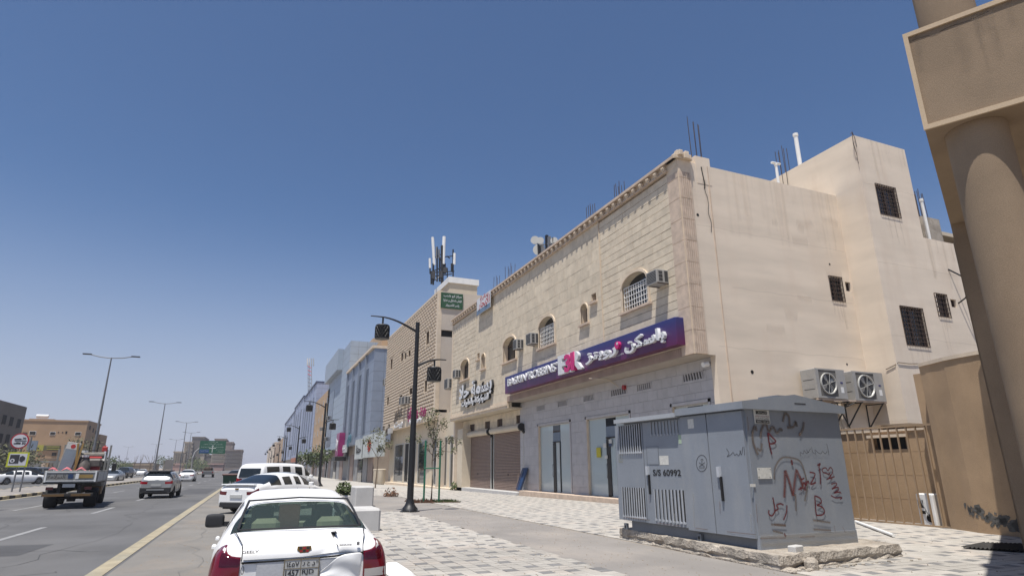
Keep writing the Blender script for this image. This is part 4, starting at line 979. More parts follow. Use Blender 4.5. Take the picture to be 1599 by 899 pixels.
for x, y in ((648, 458), (694, 458), (648, 490), (694, 490)): a = rt_(x, y); m_.cyl(cb(-.022, a[0], a[1]), cb(-.012, a[0], a[1]), .008, n=6)
m_.build('screw', INK, cab)
# ================================================================ AIR CONDITIONERS ON THE SIDE WALL
def condenser(x0, x1, z0, z1, yf, yb_, label):
    t = thing('air_conditioner', label, 'air conditioner', ((x0+x1)/2, yb_, z0), group='air conditioners on the beige building'); W_, D_, H_ = x1-x0, yb_-yf, z1-z0; hw = W_/2
    bd = MB(); bd.bbox(-hw, hw, -D_+.02, 0, 0, H_, .02); bd.build('casing', AC, t, off=(0, 0, 0))
    xl = -hw+W_*.10; xr_ = -hw+W_*.70; cx = (xl+xr_)/2; cz2 = H_*.5; R = min(xr_-xl, H_)*.44
    b = MB(); b.box(xl, xr_, -D_+.005, -D_+.02, H_*.06, H_*.95); b.build('grille_recess', M('ac_recess', (.15, .14, .125), .8), t, off=(0, 0, 0))
    b = MB(); b.box(-hw, xl, -D_-.012, -D_+.02, .0, H_); b.box(xr_, hw, -D_-.012, -D_+.02, 0, H_); b.box(xl, xr_, -D_-.012, -D_+.02, H_*.95, H_); b.box(xl, xr_, -D_-.012, -D_+.02, 0, H_*.06); b.build('front_frame', AC, t, off=(0, 0, 0))
    b = MB(); n_ = 28; ring = []
    for r, y in ((R, -D_-.05), (R*.93, -D_-.05), (R*.88, -D_+.004), (R*1.02, -D_+.004)): ring.append([(cx+r*math.cos(k/n_*6.2832), y, cz2+r*math.sin(k/n_*6.2832)) for k in range(n_)])
    v = sum(ring, []); f = [(j*n_+k, j*n_+(k+1) % n_, ((j+1) % 4)*n_+(k+1) % n_, ((j+1) % 4)*n_+k) for j in range(4) for k in range(n_)]; b.add(v, f); b.build('fan_ring', ALU, t, off=(0, 0, 0), smooth=True)
    b = MB(); b.cyl((cx, -D_+.003, cz2), (cx, -D_+.001, cz2), R*.9, n=24); b.build('fan_well', ACD, t, off=(0, 0, 0))
    b = MB()
    for k in range(4):
        a0 = k*math.pi/2+.5; v = []
        for r, da in ((R*.15, 0), (R*.85, -.25), (R*.85, .45), (R*.15, .5)): v.append((cx+r*math.cos(a0+da), -D_-.012+(.02 if da > .3 else 0), cz2+r*math.sin(a0+da)))
        b.add(v, [(0, 1, 2, 3)])
    b.cyl((cx, -D_-.03, cz2), (cx, -D_, cz2), R*.18, n=12); b.build('fan', M('fan_metal', (.30, .29, .27), .4, metal=.4), t, off=(0, 0, 0))
    b = MB()
    for k in range(3): a0 = k*math.pi/3+.3; b.cyl((cx-R*.95*math.cos(a0), -D_-.048, cz2-R*.95*math.sin(a0)), (cx+R*.95*math.cos(a0), -D_-.048, cz2+R*.95*math.sin(a0)), .008, n=5)
    b.build('fan_guard', ALU, t, off=(0, 0, 0))
    b = MB(); b.prism([(hw-W_*.15+.075*math.cos(k/12*6.283), H_*.55+.035*math.sin(k/12*6.283)) for k in range(12)], lambda u, w_, d: (u, d, w_), -D_-.02, -D_-.012); b.build('oval_badge', M('badge_blue', (.03, .03, .16), .4), t, off=(0, 0, 0))
    b = MB(); b.box(hw-W_*.2, hw-W_*.1, -D_-.016, -D_-.012, H_*.2, H_*.4); b.build('rating_label', WHITE, t, off=(0, 0, 0))
    b = MB()
    for z in (.3, .62): b.box(-hw-.004, -hw, -D_*.85, -D_*.15, H_*z, H_*z+.02)
    b.build('side_seam', ACD, t, off=(0, 0, 0))
YF = 17.05
a0, a1 = at(1276, 600, Y=YF).x, at(1321, 600, Y=YF).x; b0, b1 = at(1333.5, 600, Y=YF).x, at(1380, 600, Y=YF).x
zt1, zl1 = at(1290, 576, Y=YF).z, at(1300, 622, Y=YF).z
condenser(a0, a1, zl1, zt1, YF, Y0-.12, 'left hand outdoor unit with round fan on the wall bracket above the grey cabinet'); condenser(b0, b1, zl1-.02, zt1-.0, YF, Y0-.12, 'right hand outdoor unit with round fan on the wall bracket, nearer the stair tower')
br = thing('wall_bracket', 'black steel bracket holding two outdoor units on the side wall', 'bracket', ((a0+b1)/2, Y0, zl1))
m_ = MB(); m_.box(a0-.05, b1+.05, YF+.02, YF+.08, zl1-.08, zl1-.022); m_.box(a0-.05, b1+.05, Y0-.2, Y0-.14, zl1-.08, zl1-.022); m_.build('shelf_rail', RUST, br)
for x in (a0+.15, a1+.05, b0+.35, b1-.15):
    m_ = MB(); m_.cyl((x, YF+.05, zl1-.08), (x+.05, Y0-.02, zl1-1.0), .03, n=6); m_.cyl((x, YF, zl1-.1), (x, Y0-.02, zl1-.1), .025, n=6); m_.cyl((x, Y0-.02, zl1-.1), (x, Y0-.02, zl1-1.0), .025, n=6); m_.build('strut', BLACK, br)
m_ = MB(); m_.cyl((a1, Y0-.3, zl1-.1), (b0+.4, Y0-.05, zl1-1.05), .028, n=6); m_.cyl((b0+.1, YF+.1, zl1-.1), (a0+.5, Y0-.05, zl1-.8), .028, n=6); m_.build('cross_brace', BLACK, br)
m_ = MB(); m_.tube([(a1-.1, Y0-.2, zl1-.1), (a1+.15, Y0-.1, zl1-.6), (a1+.5, Y0-.1, zl1-1.6), (a1+.6, Y0-.06, .3)], .04, 7); m_.tube([(a1-.0, Y0-.2, zl1-.1), (a1+.3, Y0-.1, zl1-.6), (a1+.62, Y0-.1, zl1-1.6), (a1+.75, Y0-.06, .3)], .04, 7); m_.build('lagged_pipe', CREAM, br)
# cables
a, b = at(1481, 421, Y=YT), at(1497, 474, Y=YT)
cbk = thing('hanging_cable', 'thick black cable looping out of the rear wing wall', 'cable', (a.x, YT, a.z))
m_ = MB(); m_.tube([(a.x, YT, a.z), (a.x+.25, YT-.35, a.z-.4), (b.x+.15, YT-.5, (a.z+b.z)/2-.2), (b.x+.1, YT-.3, b.z+.2), (b.x, YT, b.z)], .035, 7); m_.build('cable', BLACK, cbk)
pts = [at(1331, 208, Y=YT-.05), at(1333, 225, Y=YT-.03), at(1338, 240, Y=YT-.03), at(1341, 256, Y=YT-.03)]
cb2 = thing('hanging_cable', 'thin frayed cable hanging from the top corner of the stair tower', 'cable', tuple(pts[0]))
m_ = MB(); m_.tube(pts, .018, 6); m_.tube([pts[0]+Vector((-.12, 0, -.1)), pts[0]+Vector((0, 0, .06)), pts[0]+Vector((.12, 0, -.25)), pts[0]+Vector((.14, 0, -.7))], .015, 6); m_.build('cable', RUSTY, cb2)
cb3 = thing('hanging_cable', 'thin dark cable slung round the foot of the stair tower', 'cable', (XT, YT, 4.8))
p = [at(1384, 577, X=XT-.03), at(1398, 570, X=XT-.03), at(1403.5, 566, Y=YT-.03), at(1420, 568, Y=YT-.03), at(1440, 568, Y=YT-.03)]; m_ = MB(); m_.tube(p, .015, 5); m_.build('cable', RUSTY, cb3)
# ================================================================ WINDOW UNITS ON THE FACADE
def window_unit(px, py_t, py_b, label, w_=.62, d_=.55, X=XF, right_side=True, h_=None):
    o = at(px, py_b, X=X-d_); h = h_ or at(px, py_t, X=X-d_).z-o.z
    t = thing('air_conditioner', label, 'air conditioner', (X, o.y, o.z), group='air conditioners on the beige building' if X == XF else 'air conditioners on the next buildings')
    b = MB(); b.bbox(-d_, .0, .0, w_, 0, h, .015); b.build('casing', AC, t, off=(0, 0, 0))
    b = MB(); b.box(-d_-.006, -d_, .05, w_-.05, .05, h-.05); b.build('coil_grille', ACD, t, off=(0, 0, 0))
    b = MB()
    for i in range(7): z = .06+(h-.12)*(i+.3)/7; b.box(-d_-.014, -d_-.006, .05, w_-.05, z, z+.012)
    b.build('grille_bar', AC, t, off=(0, 0, 0))
    for i in range(3):
        b = MB(); z = .05+(h-.1)*i/3; b.box(-d_*.82, -d_*.52, -.006, 0, z+.01, z+(h-.1)/3-.02); b.build('side_vent', ACD, t, off=(0, 0, 0))
    b = MB(); b.box(-d_*.35, -d_*.08, -.006, 0, .05, h-.05); b.build('side_vent', ACD, t, off=(0, 0, 0))
    b = MB(); b.box(-d_*.9, 0, .04, .08, -.03, -.001); b.box(-d_*.9, 0, w_-.08, w_-.04, -.03, -.001); b.build('support_arm', RUSTY, t, off=(0, 0, 0))
window_unit(1026.5, 419, 440, 'window unit beside the largest arched window near the building corner', .72, .6)
window_unit(829, 519, 536, 'window unit just left of the second arched window, closer of a pair', .7, .55)
window_unit(807, 529, 544, 'window unit over the third arched window, farther of a pair', .6, .5)
window_unit(711, 577, 589, 'window unit beside the farthest arched window of the beige facade', .7, .5)

# wear: cracks in the portico render, rust on the cabinet
def edge_crack(nm, pts, w, par, org, ux): return spray(nm, [pts], spray_mat(nm+'_ink', (.10, .07, .045), .5, .8), par, org, ux, UP, w, .004)
o_ = pc(0, .03, 0); hB = ZTB-ZB
edge_crack('render_crack', [(.08, ZTB-.12), (.25, ZTB-.13), (.34, ZTB-.16), (.5, ZTB-.12), (.72, ZTB-.13), (.95, ZTB-.10)], .012, pt, o_, uf)
edge_crack('render_crack', [(1.9, ZTB-.1), (2.1, ZTB-.16), (2.3, ZTB-.12), (2.6, ZTB-.18)], .010, pt, o_, uf)
DIRT = spray_mat('dark_run', (.20, .145, .095), 1, .14); random.seed(15)
spray('dirt_runs', [{'p': [(x, ZTB-.06), (x+random.uniform(-.03, .03), ZTB-.06-random.uniform(.2, .9))], 'w': random.uniform(.05, .2)} for x in [random.uniform(.1, 3.2) for _ in range(22)]], DIRT, pt, o_, uf, UP, .1, .005)['kind'] = 'stuff'
RST = spray_mat('seam_rust', (.17, .07, .03), 1, .55)
rstroke('seam_rust', [[(652, 744), (700, 742), (760, 741)], [(820, 738), (880, 736)], [(960, 690), (964, 716)], [(994, 694), (1006, 720)], [(600, 240), (606, 300)], [(636, 600), (642, 680)]], RST, .02)
fstroke('seam_rust', [[(100, 655), (150, 662), (200, 668)], [(230, 680), (330, 692)], [(388, 700), (440, 708)], [(520, 716), (640, 728)], [(195, 560), (198, 600)], [(490, 590), (492, 640)]], RST, .022, .056)
DST = spray_mat('cabinet_dust', (.42, .38, .31), 1, .35)
rstroke('dust_band', [[(655, 738), (800, 734), (930, 728), (1050, 722)], [(660, 770), (800, 764), (1056, 752)]], DST, .14)
# ================================================================ SIGNS ON THE MAIN BUILDING
LET = M('white_letter_face', (.66, .66, .67), .4, .02, 5, 0); LETP = M('pink_letter_face', (.55, .02, .16), .4, .02, 5, 0); INKR = M('red_print_ink', (.45, .04, .04), .6, .05, 9, 0); INKG = M('green_board', (.015, .075, .03), .6, .1, 3, .05)
def grad_mat(name, lo, hi, z0, z1, rough=.35):
    mt = bpy.data.materials.new(name); mt.use_nodes = True; n = mt.node_tree.nodes; l = mt.node_tree.links; b = n['Principled BSDF']; b.inputs['Roughness'].default_value = rough
    g = n.new('ShaderNodeNewGeometry'); s = n.new('ShaderNodeSeparateXYZ'); l.new(g.outputs['Position'], s.inputs[0])
    m_ = n.new('ShaderNodeMapRange'); m_.inputs[1].default_value = z0; m_.inputs[2].default_value = z1; l.new(s.outputs[2], m_.inputs[0])
    c = n.new('ShaderNodeValToRGB'); c.color_ramp.elements[0].color = (*lo, 1); c.color_ramp.elements[1].color = (*hi, 1); l.new(m_.outputs[0], c.inputs[0]); l.new(c.outputs[0], b.inputs['Base Color']); return mt
XS = XF-.45
za, zb_ = at(1056, 538, X=XS).z, at(1056, 494, X=XS).z
ya, yb_s = at(1056, 515, X=XS).y, at(789, 600, X=XS).y
sign = thing('shop_sign', 'long purple ice cream shop sign with white latin and Arabic letters over the shopfront', 'sign', (XF, (ya+yb_s)/2, za))
SGM = grad_mat('sign_violet_gradient', (.10, .010, .07), (.03, .032, .15), za+.05, zb_-.1)
m_ = MB(); m_.bbox(XS, XF-.03, ya, yb_s, za, zb_, .02); m_.build('sign_box', SGM, sign)
LY = Vector((0, -1, 0))
def on_sign(px, py): p = at(px, py, X=XS); return p
def sgt(s, x0, x1, yc0, yc1, h, mat, X, parent, ar=False, depth=.14, bold=.02, off=0):
    a, b = at(x0, yc0, X=X-depth), at(x1, yc1, X=X-depth); return text(s, 'letters', mat, parent, ((X, (a.y+b.y)/2, (a.z+b.z)/2)), LY, UP, h, abs(a.y-b.y), depth=depth, ar=ar, bold=bold, off=off)
HS = zb_-za
sgt('BASKIN', 792.5, 821.5, 598, 588, HS*.42, LET, XS, sign, bold=.012, depth=.1)
sgt('\u2019ROBBINS\u2019', 823.5, 869.5, 588, 571, HS*.44, LET, XS, sign, bold=.012, depth=.1)
sgt('B', 871.5, 893, 571, 565, HS*.92, LET, XS, sign, bold=.03, depth=.16); sgt('R', 888, 909, 566, 560, HS*.92, LET, XS, sign, bold=.03, depth=.16)
sgt('3', 881, 890.5, 569, 565, HS*.84, LETP, XS, sign, bold=.04, depth=.20); sgt('1', 891, 896.5, 565.5, 562.5, HS*.84, LETP, XS, sign, bold=.04, depth=.20)
sgt('روبنز', 914, 962, 563, 545, HS*.5, LET, XS, sign, ar=True, bold=.03)
p = at(967.5, 539.5, X=XS); m_ = MB(); m_.cyl((XS-.14, p.y, p.z), (XS, p.y, p.z), .17, n=18); m_.build('pink_ball', LETP, sign); m_ = MB(); m_.cyl((XS-.15, p.y-.05, p.z+.06), (XS-.14, p.y-.05, p.z+.06), .06, n=12); m_.build('ball_highlight', LET, sign)
sgt('باسكن', 975, 1037, 544, 520, HS*.62, LET, XS, sign, ar=True, bold=.03)
sgt('للآيس كريم'.replace('آ', 'ا'), 946, 974, 562, 552, HS*.1, LET, XS, sign, ar=True, depth=0, off=.004)
# left sign: separate white channel letters
ls = thing('shop_sign', 'white raised Arabic letters on the stone wall over the brown shutters', 'sign', (XF, at(745, 610, X=XF).y, 6))
a, b = at(720, 618, X=XF), at(770, 600, X=XF)
BKL = M('black_letter_side', (.02, .02, .022), .5)
def chan(s, x0, x1, y0, y1, h):
    A, Bq = at(x0, y0, X=XF-.12), at(x1, y1, X=XF-.12); c = ((A+Bq)/2)
    text(s, 'letters', LET, ls, (XF-.2, c.y, c.z), LY, UP, h, abs(A.y-Bq.y), depth=.02, ar=True, bold=.035, off=.0)
    text(s, 'letter_sides', BKL, ls, (XF-.2, c.y, c.z), LY, UP, h*1.03, abs(A.y-Bq.y)*1.01, depth=-.16, ar=True, bold=.05, off=-.004)
chan('بسمة حلا', 719, 770, 615, 600, 1.35); chan('للشوكولاتة والحلويات', 723, 765, 632, 619, .62)
m_ = MB()
for px, py in ((723, 620), (741, 614), (757, 611), (768, 607)): q = at(px, py, X=XF-.1); m_.box(XF-.12, XF-.0, q.y-.02, q.y+.02, q.z-.02, q.z+.02)
m_.build('letter_stud', GALV, ls)
# rent banner on the cornice
a, b = at(745.5, 470, X=XF-.28), at(766.5, 452, X=XF-.28); c_, d_ = at(747.5, 493, X=XF-.28), at(767, 478, X=XF-.28)
rb = thing('rent_banner', 'white banner with red Arabic lettering hanging over the stone cornice', 'banner', (XF-.28, (a.y+b.y)/2, c_.z))
zl, zh = (c_.z+d_.z)/2, (a.z+b.z)/2
m_ = MB(); m_.box(XF-.30, XF-.26, b.y, a.y, zl, zh); m_.build('cloth', M('banner_white', (.62, .63, .66), .8, .06, 2, .1), rb)
m_ = MB(); m_.box(XF-.306, XF-.30, b.y, a.y, zl, zl+.35); m_.build('blue_strip', M('banner_blue', (.16, .24, .36), .8), rb)
sgt('للإيجار', 748, 765, 479, 468, .85, INKR, XF-.30, rb, ar=True, depth=0, off=.006); sgt('بناية', 750, 763, 467, 459, .4, INKR, XF-.30, rb, ar=True, depth=0, off=.006)
# small things on the shopfront
bp = thing('blue_board', 'blue plastic bin lid leaning at the end of the brown shutters', 'board', (XW-.3, s2[0]-.1, .25))
m_ = MB(); v = []
yy0, yy1 = s2[0]-.75, s2[0]-.05
m_.add([(XW-.5, yy0+.1, .26), (XW-.5, yy1, .26), (XW-.1, yy1-.15, 1.55), (XW-.1, yy0-.1, 1.55), (XW-.44, yy0+.1, .26), (XW-.44, yy1, .26), (XW-.04, yy1-.15, 1.55), (XW-.04, yy0-.1, 1.55)], [(0, 1, 2, 3), (7, 6, 5, 4), (0, 4, 5, 1), (1, 5, 6, 2), (2, 6, 7, 3), (3, 7, 4, 0)])
BLU = M('blue_plastic', (.02, .05, .13), .45, .1, 3, .05); m_.build('lid', BLU, bp)
m_ = MB(); m_.cyl((XW-.54, yy0+.1, .3), (XW-.14, yy0-.1, 1.57), .03, n=6); m_.cyl((XW-.54, yy1, .3), (XW-.14, yy1-.15, 1.57), .03, n=6); m_.cyl((XW-.12, yy0-.12, 1.57), (XW-.12, yy1-.13, 1.57), .03, n=6); m_.build('rim', BLU, bp)
YLW = M('yellow_sticker', (.55, .48, .03), .6)
def glue(px0, px1, py0, py1, mat, nm, label):
    a, b = at(px0, py0, X=XW+.12), at(px1, py1, X=XW+.12); t = thing('door_sticker', label, 'sticker', (XW+.12, (a.y+b.y)/2, b.z)); m_ = MB(); m_.box(XW+.06, XW+.065, b.y, a.y, b.z, a.z); m_.build(nm, mat, t)
glue(933, 940.5, 699, 714, YLW, 'paper', 'yellow sticker on the glass of the nearer shop door'); glue(944, 949, 692, 699, PAPER, 'paper', 'small white paper on the black door stile, upper'); glue(946, 951, 711, 716, PAPER, 'paper', 'small white paper on the black door stile, lower')
glue(952.5, 957.5, 686, 692, PAPER, 'paper', 'white upper half notice on the nearer glass door'); glue(953, 957.5, 692.5, 697, BLU, 'paper', 'blue round notice under a white one on the glass door')
for px, py, lb in ((1103, 570, 'spotlight under the soffit corner nearest the side wall'), (735, 640, 'round white lamp under the soffit left of the shutters middle'), (783, 636, 'round white lamp under the soffit right of the first')):
    q = at(px, py, X=XW-.2); t = thing('soffit_lamp', lb, 'lamp', tuple(q)); m_ = MB(); m_.cyl((XW-.35, q.y, q.z), (XW-.1, q.y, q.z+.05), .1, n=12); m_.build('lamp_head', WHITE, t); m_ = MB(); m_.cyl((XW-.2, q.y, q.z+.02), (XW+.0, q.y, q.z+.1), .03, n=6); m_.build('arm', RUSTY, t)
q = at(977, 605, X=XW); t = thing('alarm_bell', 'small red alarm sounder beside a vent over the glass door', 'alarm', tuple(q)); m_ = MB(); m_.cyl((XW-.14, q.y, q.z), (XW, q.y, q.z), .11, n=14); m_.build('sounder', M('alarm_red', (.35, .02, .02), .4), t)
t = thing('soffit_cable', 'thin white cable running along the soffit behind the purple sign', 'cable', (XF+.5, 27, ZS)); p = [at(920, 591, Z=ZS-.04), at(948, 592, Z=ZS-.04), at(958, 598, X=XW-.05), at(966, 604, X=XW-.05)]; m_ = MB(); m_.tube(p, .02, 5); m_.build('cable', CREAM, t)
# roof aerials over the cornice
ra = thing('roof_aerials', 'cluster of small dishes and panel aerials above the long cornice', 'antenna', tuple(at(850, 392, X=XF+1.5)))
q0 = at(850, 392, X=XF+1.5)
def sc(px, py): return at(px, py, X=XF+1.5)
for (px, py, r, nm) in ((835.5, 375, .3, 'dish'), (844, 376, .26, 'dish'), (842, 390, .42, 'dish'), (865.5, 376, .24, 'dish')):
    c = sc(px, py); m_ = MB(); d = Vector((-.55, -.8, .05)).normalized(); m_.cyl(c, c-d*.22, r, r*.8, n=18); m_.build(nm, M('dish_grey', (.42, .42, .40), .5, .05), ra, smooth=True)
for px, t_, b_ in ((842, 374, 398), (854, 368, 392), (858, 370, 392), (864, 372, 388)):
    a, b = sc(px, t_), sc(px, b_); m_ = MB(); m_.box(a.x-.08, a.x+.08, a.y-.1, a.y+.1, b.z-.5, a.z); m_.build('panel_aerial', BLACK if px != 858 else GALV, ra)
m_ = MB(); a, b = sc(838, 384), sc(866, 380); m_.cyl(a, b, .05, n=6); m_.build('cross_bar', GALV, ra)
# ================================================================ BUILDING WITH BOSSED STONE FACADE AND THE ROW BEYOND
Y2, Y2e = at(686, 470, X=XF).y, at(606, 540, X=XF).y
Z2 = at(686, 455, X=XF).z; Z2s = 6.75
b2 = thing('stone_boss_building', 'beige building faced with small projecting stone bosses and carrying a green Arabic board', 'building', (XF, Y2, 0))
BOSS = M('boss_stone', (.62, .52, .41), .85, .08, 2, .1, 25); BOSSB = M('boss_backing', (.20, .145, .10), .9)
def fwin(x0, x1, y0, y1, X=XF):
    a, b = at(x0, (y0+y1)/2, X=X), at(x1, (y0+y1)/2, X=X); c = (x0+x1)/2; return (b.y, a.y, at(c, y1, X=X).z, at(c, y0, X=X).z)
w2 = [fwin(*q) for q in ((666.5, 671, 518, 538), (627, 630.5, 551, 564), (632.5, 635.5, 551, 561), (638.5, 642, 547, 557), (610.5, 613.8, 561, 577), (663.8, 667.8, 594, 612), (624.5, 629, 617, 627), (605, 608, 620, 633), (640, 645, 606, 616))]
m_ = MB()
for r in cells(Y2, Y2e, Z2s, Z2, w2): m_.box(XF+.03, XF+.3, *r)
m_.build('facade_wall', BOSSB, b2)
bx = []; z = Z2-.2; k = 0
while z > Z2s+.1:
    y = Y2+.6-(.42 if k % 2 else 0)
    while y < Y2e:
        for r in cells(max(y, Y2+.55)+.09, min(y+.84, Y2e)-.09, z-.27, z, [(q[0]-.15, q[1]+.15, q[2]-.15, q[3]+.15) for q in w2]): bx.append(r)
        y += .84
    z -= .345; k += 1
m_ = MB()
for r in bx:
    y0, y1, z0, z1 = r; x0, x1 = XF+.03, XF-.09; i = .09; j = .05
    m_.add([(x0, y0, z0), (x0, y1, z0), (x0, y1, z1), (x0, y0, z1), (x1, y0+i, z0+j), (x1, y1-i, z0+j), (x1, y1-i, z1-j), (x1, y0+i, z1-j)], [(4, 5, 6, 7), (0, 1, 5, 4), (1, 2, 6, 5), (2, 3, 7, 6), (3, 0, 4, 7)])
m_.build('bosses', BOSS, b2, kind='stuff', recalc=False)
m_ = MB(); m_.box(XF-.06, XF+.31, Y2-.03, Y2+.5, Z2s, Z2+.05); m_.build('corner_pilaster', TRIM, b2)
m_ = MB(); m_.box(XF-.1, XF+.35, Y2+.5, Y2e, Z2-.18, Z2+.05); m_.build('coping', TRIM, b2)
for q in w2:
    m_ = MB(); m_.box(XF-.04, XF+.02, q[0]-.12, q[0], q[2], q[3]); m_.box(XF-.04, XF+.02, q[1], q[1]+.12, q[2], q[3]); m_.box(XF-.04, XF+.02, q[0]-.12, q[1]+.12, q[3], q[3]+.12); m_.box(XF-.06, XF+.02, q[0]-.12, q[1]+.12, q[2]-.12, q[2]); f_ = m_.build('window', TRIM, b2)
    m_ = MB(); m_.box(XF+.25, XF+.29, *q); m_.build('pane', GLS, f_)
c0_ = at(700.7, 432.4, Y=Y2); xe = at(748, 442, Y=Y2).x
m_ = MB()
sw2 = (lambda a, b: (a.x, b.x, b.z, a.z))(at(689.5, 515, Y=Y2), at(707, 527, Y=Y2))
for r in cells(XF+.31, 30, -.6, Z2, [sw2]): m_.box(r[0], r[1], Y2, Y2+.3, r[2], r[3])

m_.build('side_wall', M('pale_render', (.56, .49, .41), .9, .05, .5, .15, 40, stain=((1, 1, .4), .3, (.45, .35, .26))), b2)
m_ = MB(); m_.box(sw2[0], sw2[1], Y2+.2, Y2+.24, sw2[2], sw2[3]); m_.build('side_window', DARK, b2)
yfar = at(679, 453, X=c0_.x).y
m_ = MB(); m_.box(c0_.x, xe, Y2-.1, yfar, c0_.z-.6, c0_.z); m_.build('white_roof_cap', WHITE, b2)
m_ = MB(); m_.box(c0_.x+.15, xe-.15, Y2+.02, yfar-.2, Z2, c0_.z-.6); m_.build('stair_block', CREAM, b2)
# ground floor of that building
m_ = MB(); m_.box(XF, XW+.1, Y2-.0, Y2e, Z2s-.25, Z2s); m_.box(XF-.02, XF+.3, Y2, Y2e, Z2s-.9, Z2s-.001); m_.build('canopy', TRIM, b2)
g2 = [(617.5, 631), (633, 639), (645, 650), (654, 667), (678.5, 698.5), (704, 710)]
op = []
for a, b in g2: A, Bq = at(a, 700, X=XW), at(b, 700, X=XW); op.append((Bq.y, A.y, .0, 4.3))
YB = at(728, 700, X=XW).y
m_ = MB()
for r in cells(YB-.5, Y2e, -.7, Z2s-.3, op): m_.box(XW+.02, XW+.3, *r)
m_.build('ground_wall', CREAM, b2)
for i, q in enumerate(op):
    m_ = MB(); m_.box(XW-.02, XW+.1, q[0]-.12, q[0]+.02, q[2], q[3]); m_.box(XW-.02, XW+.1, q[1]-.02, q[1]+.12, q[2], q[3]); m_.box(XW-.02, XW+.1, q[0], q[1], q[3]-.08, q[3]+.05); m_.box(XW-.0, XW+.1, q[0], q[1], q[2]-.1, q[2]+.1); f_ = m_.build('shop_window', ALU, b2)
    m_ = MB(); m_.box(XW+.05, XW+.07, *q); m_.build('pane', GLS if i != 1 else DARK, f_)
m_ = MB(); m_.bbox(XF+.3, XW+.05, YB-.4, Y2e, -1, -.05, .02); m_.build('step', TRIM, b2)
m_ = MB(); m_.box(XW-.7, XW+.02, YB-1.2, YB+.1+0, -.6, 4.6); m_.build('end_pier', CREAM, b2)
def facade_sign(x0, x1, y0, y1, s, mat, label, X=XF, h=None, ar=True, depth=.08, cat='sign', parent=None, nm='shop_sign'):
    a, b = at(x0, y0, X=X), at(x1, y1, X=X); t = thing(nm, label, cat, (X, (a.y+b.y)/2, (a.z+b.z)/2)); hh = h or .9
    text(s, 'letters', mat, t, (X-.04, (a.y+b.y)/2, (a.z+b.z)/2), LY, UP, hh, abs(a.y-b.y), depth=depth, ar=ar, bold=.03); return t
MAG = M('magenta_letters', (.30, .01, .10), .5); BRNL = M('brown_letters', (.10, .07, .04), .5)
facade_sign(638, 667, 650, 638, 'ورد وهدايا', MAG, 'magenta Arabic letters on the bossed stone wall', h=1.5); facade_sign(641, 662, 660, 652, 'للزهور والهدايا', LET, 'row of tiny white letters under the magenta ones', h=.5)
facade_sign(617, 630, 652, 640, 'عطور', BRNL, 'dark brown Arabic letters beside the magenta ones', h=1.9); facade_sign(617, 630, 668, 660, 'بيت', LET, 'white Arabic letters below the dark brown ones', h=.8)
facade_sign(599, 610, 676, 668, 'قهوة', BRNL, 'black letters at the far foot of the bossed wall', h=1.4)
gb = thing('green_board', 'green board with three white Arabic lines high on the pale side wall', 'sign', (at(700, 470, Y=Y2).x, Y2-.1, 17))
a, b = at(689.5, 456.5, Y=Y2-.1), at(723, 484, Y=Y2-.1); m_ = MB(); m_.box(a.x, b.x, Y2-.12, Y2-.04, b.z, a.z); m_.build('board', INKG, gb)
for k, s in enumerate(('مركز ابو شنب', 'العاب اطفال و هدايا', 'ياسر للكمبيوتر')): text(s, 'letters', LET, gb, ((a.x+b.x)/2+.05, Y2-.122, a.z-(a.z-b.z)*(.2+.3*k)), (1, 0, 0), UP, (a.z-b.z)*.2, (b.x-a.x)*(.82 if k != 2 else .62), off=.004, ar=True, bold=.02)
window_unit(699, 597, 606, 'window unit on the pale side wall of the bossed stone building', 1.0, .9, X=XF+.5, h_=.85)
for px, py, lb in ((626, 631, 'first of two units under a window of the bossed wall'), (631.5, 630, 'second of two units under a window of the bossed wall')): window_unit(px, py-4, py, lb, .9, .7, h_=.8)
# mast aerials on its roof
an = thing('phone_mast', 'rooftop phone mast with tall white panel aerials on black steel', 'antenna', (XF+2.5, Y2+6, Z2))
XA, YA = None, Y2+4
def ap_(px, py): return at(px, py, Y=YA)
for px0, py0, px1, py1, r, mt in ((676, 371, 678.5, 414, .15, WHITE), (694, 370, 692.5, 413, .18, WHITE), (710, 396, 709.5, 413, .16, WHITE), (671.5, 404, 672, 419, .12, WHITE), (682, 386, 682, 404, .10, GALV), (686, 390, 686, 404, .1, GALV)):
    a, b = ap_(px0, py0), ap_(px1, py1); m_ = MB(); m_.cyl(b, a, r, n=8); m_.build('panel_aerial', mt, an)
for px, y0, y1, r in ((677, 412, 445, .10), (691, 384, 443, .16), (683, 386, 440, .09), (708, 390, 432, .08), (672, 418, 428, .07), (699, 419, 436, .06), (674, 424, 444, .1), (687, 402, 440, .1), (706, 412, 425, .12), (695, 412, 428, .12)):
    a, b = ap_(px, y0), ap_(px, y1); m_ = MB(); m_.cyl(b, a, r, n=6); m_.build('mast_pole', BLACK, an)
for p, q in (((672, 426), (710, 424)), ((676, 404), (692, 396)), ((692, 402), (708, 400)), ((678, 432), (706, 428)), ((684, 400), (692, 410)), ((691, 430), (676, 440)), ((698, 400), (703, 404)), ((676, 424), (690, 418))):
    m_ = MB(); m_.cyl(ap_(*p), ap_(*q), .06, n=5); m_.build('brace', BLACK, an)
for px, y0, y1 in ((677, 424, 436), (689, 424, 434), (695, 418, 426)): a, b = ap_(px, y0), ap_(px, y1); m_ = MB(); m_.box(a.x-.2, a.x+.2, a.y-.15, a.y+.15, b.z, a.z); m_.build('radio_box', ACD, an)
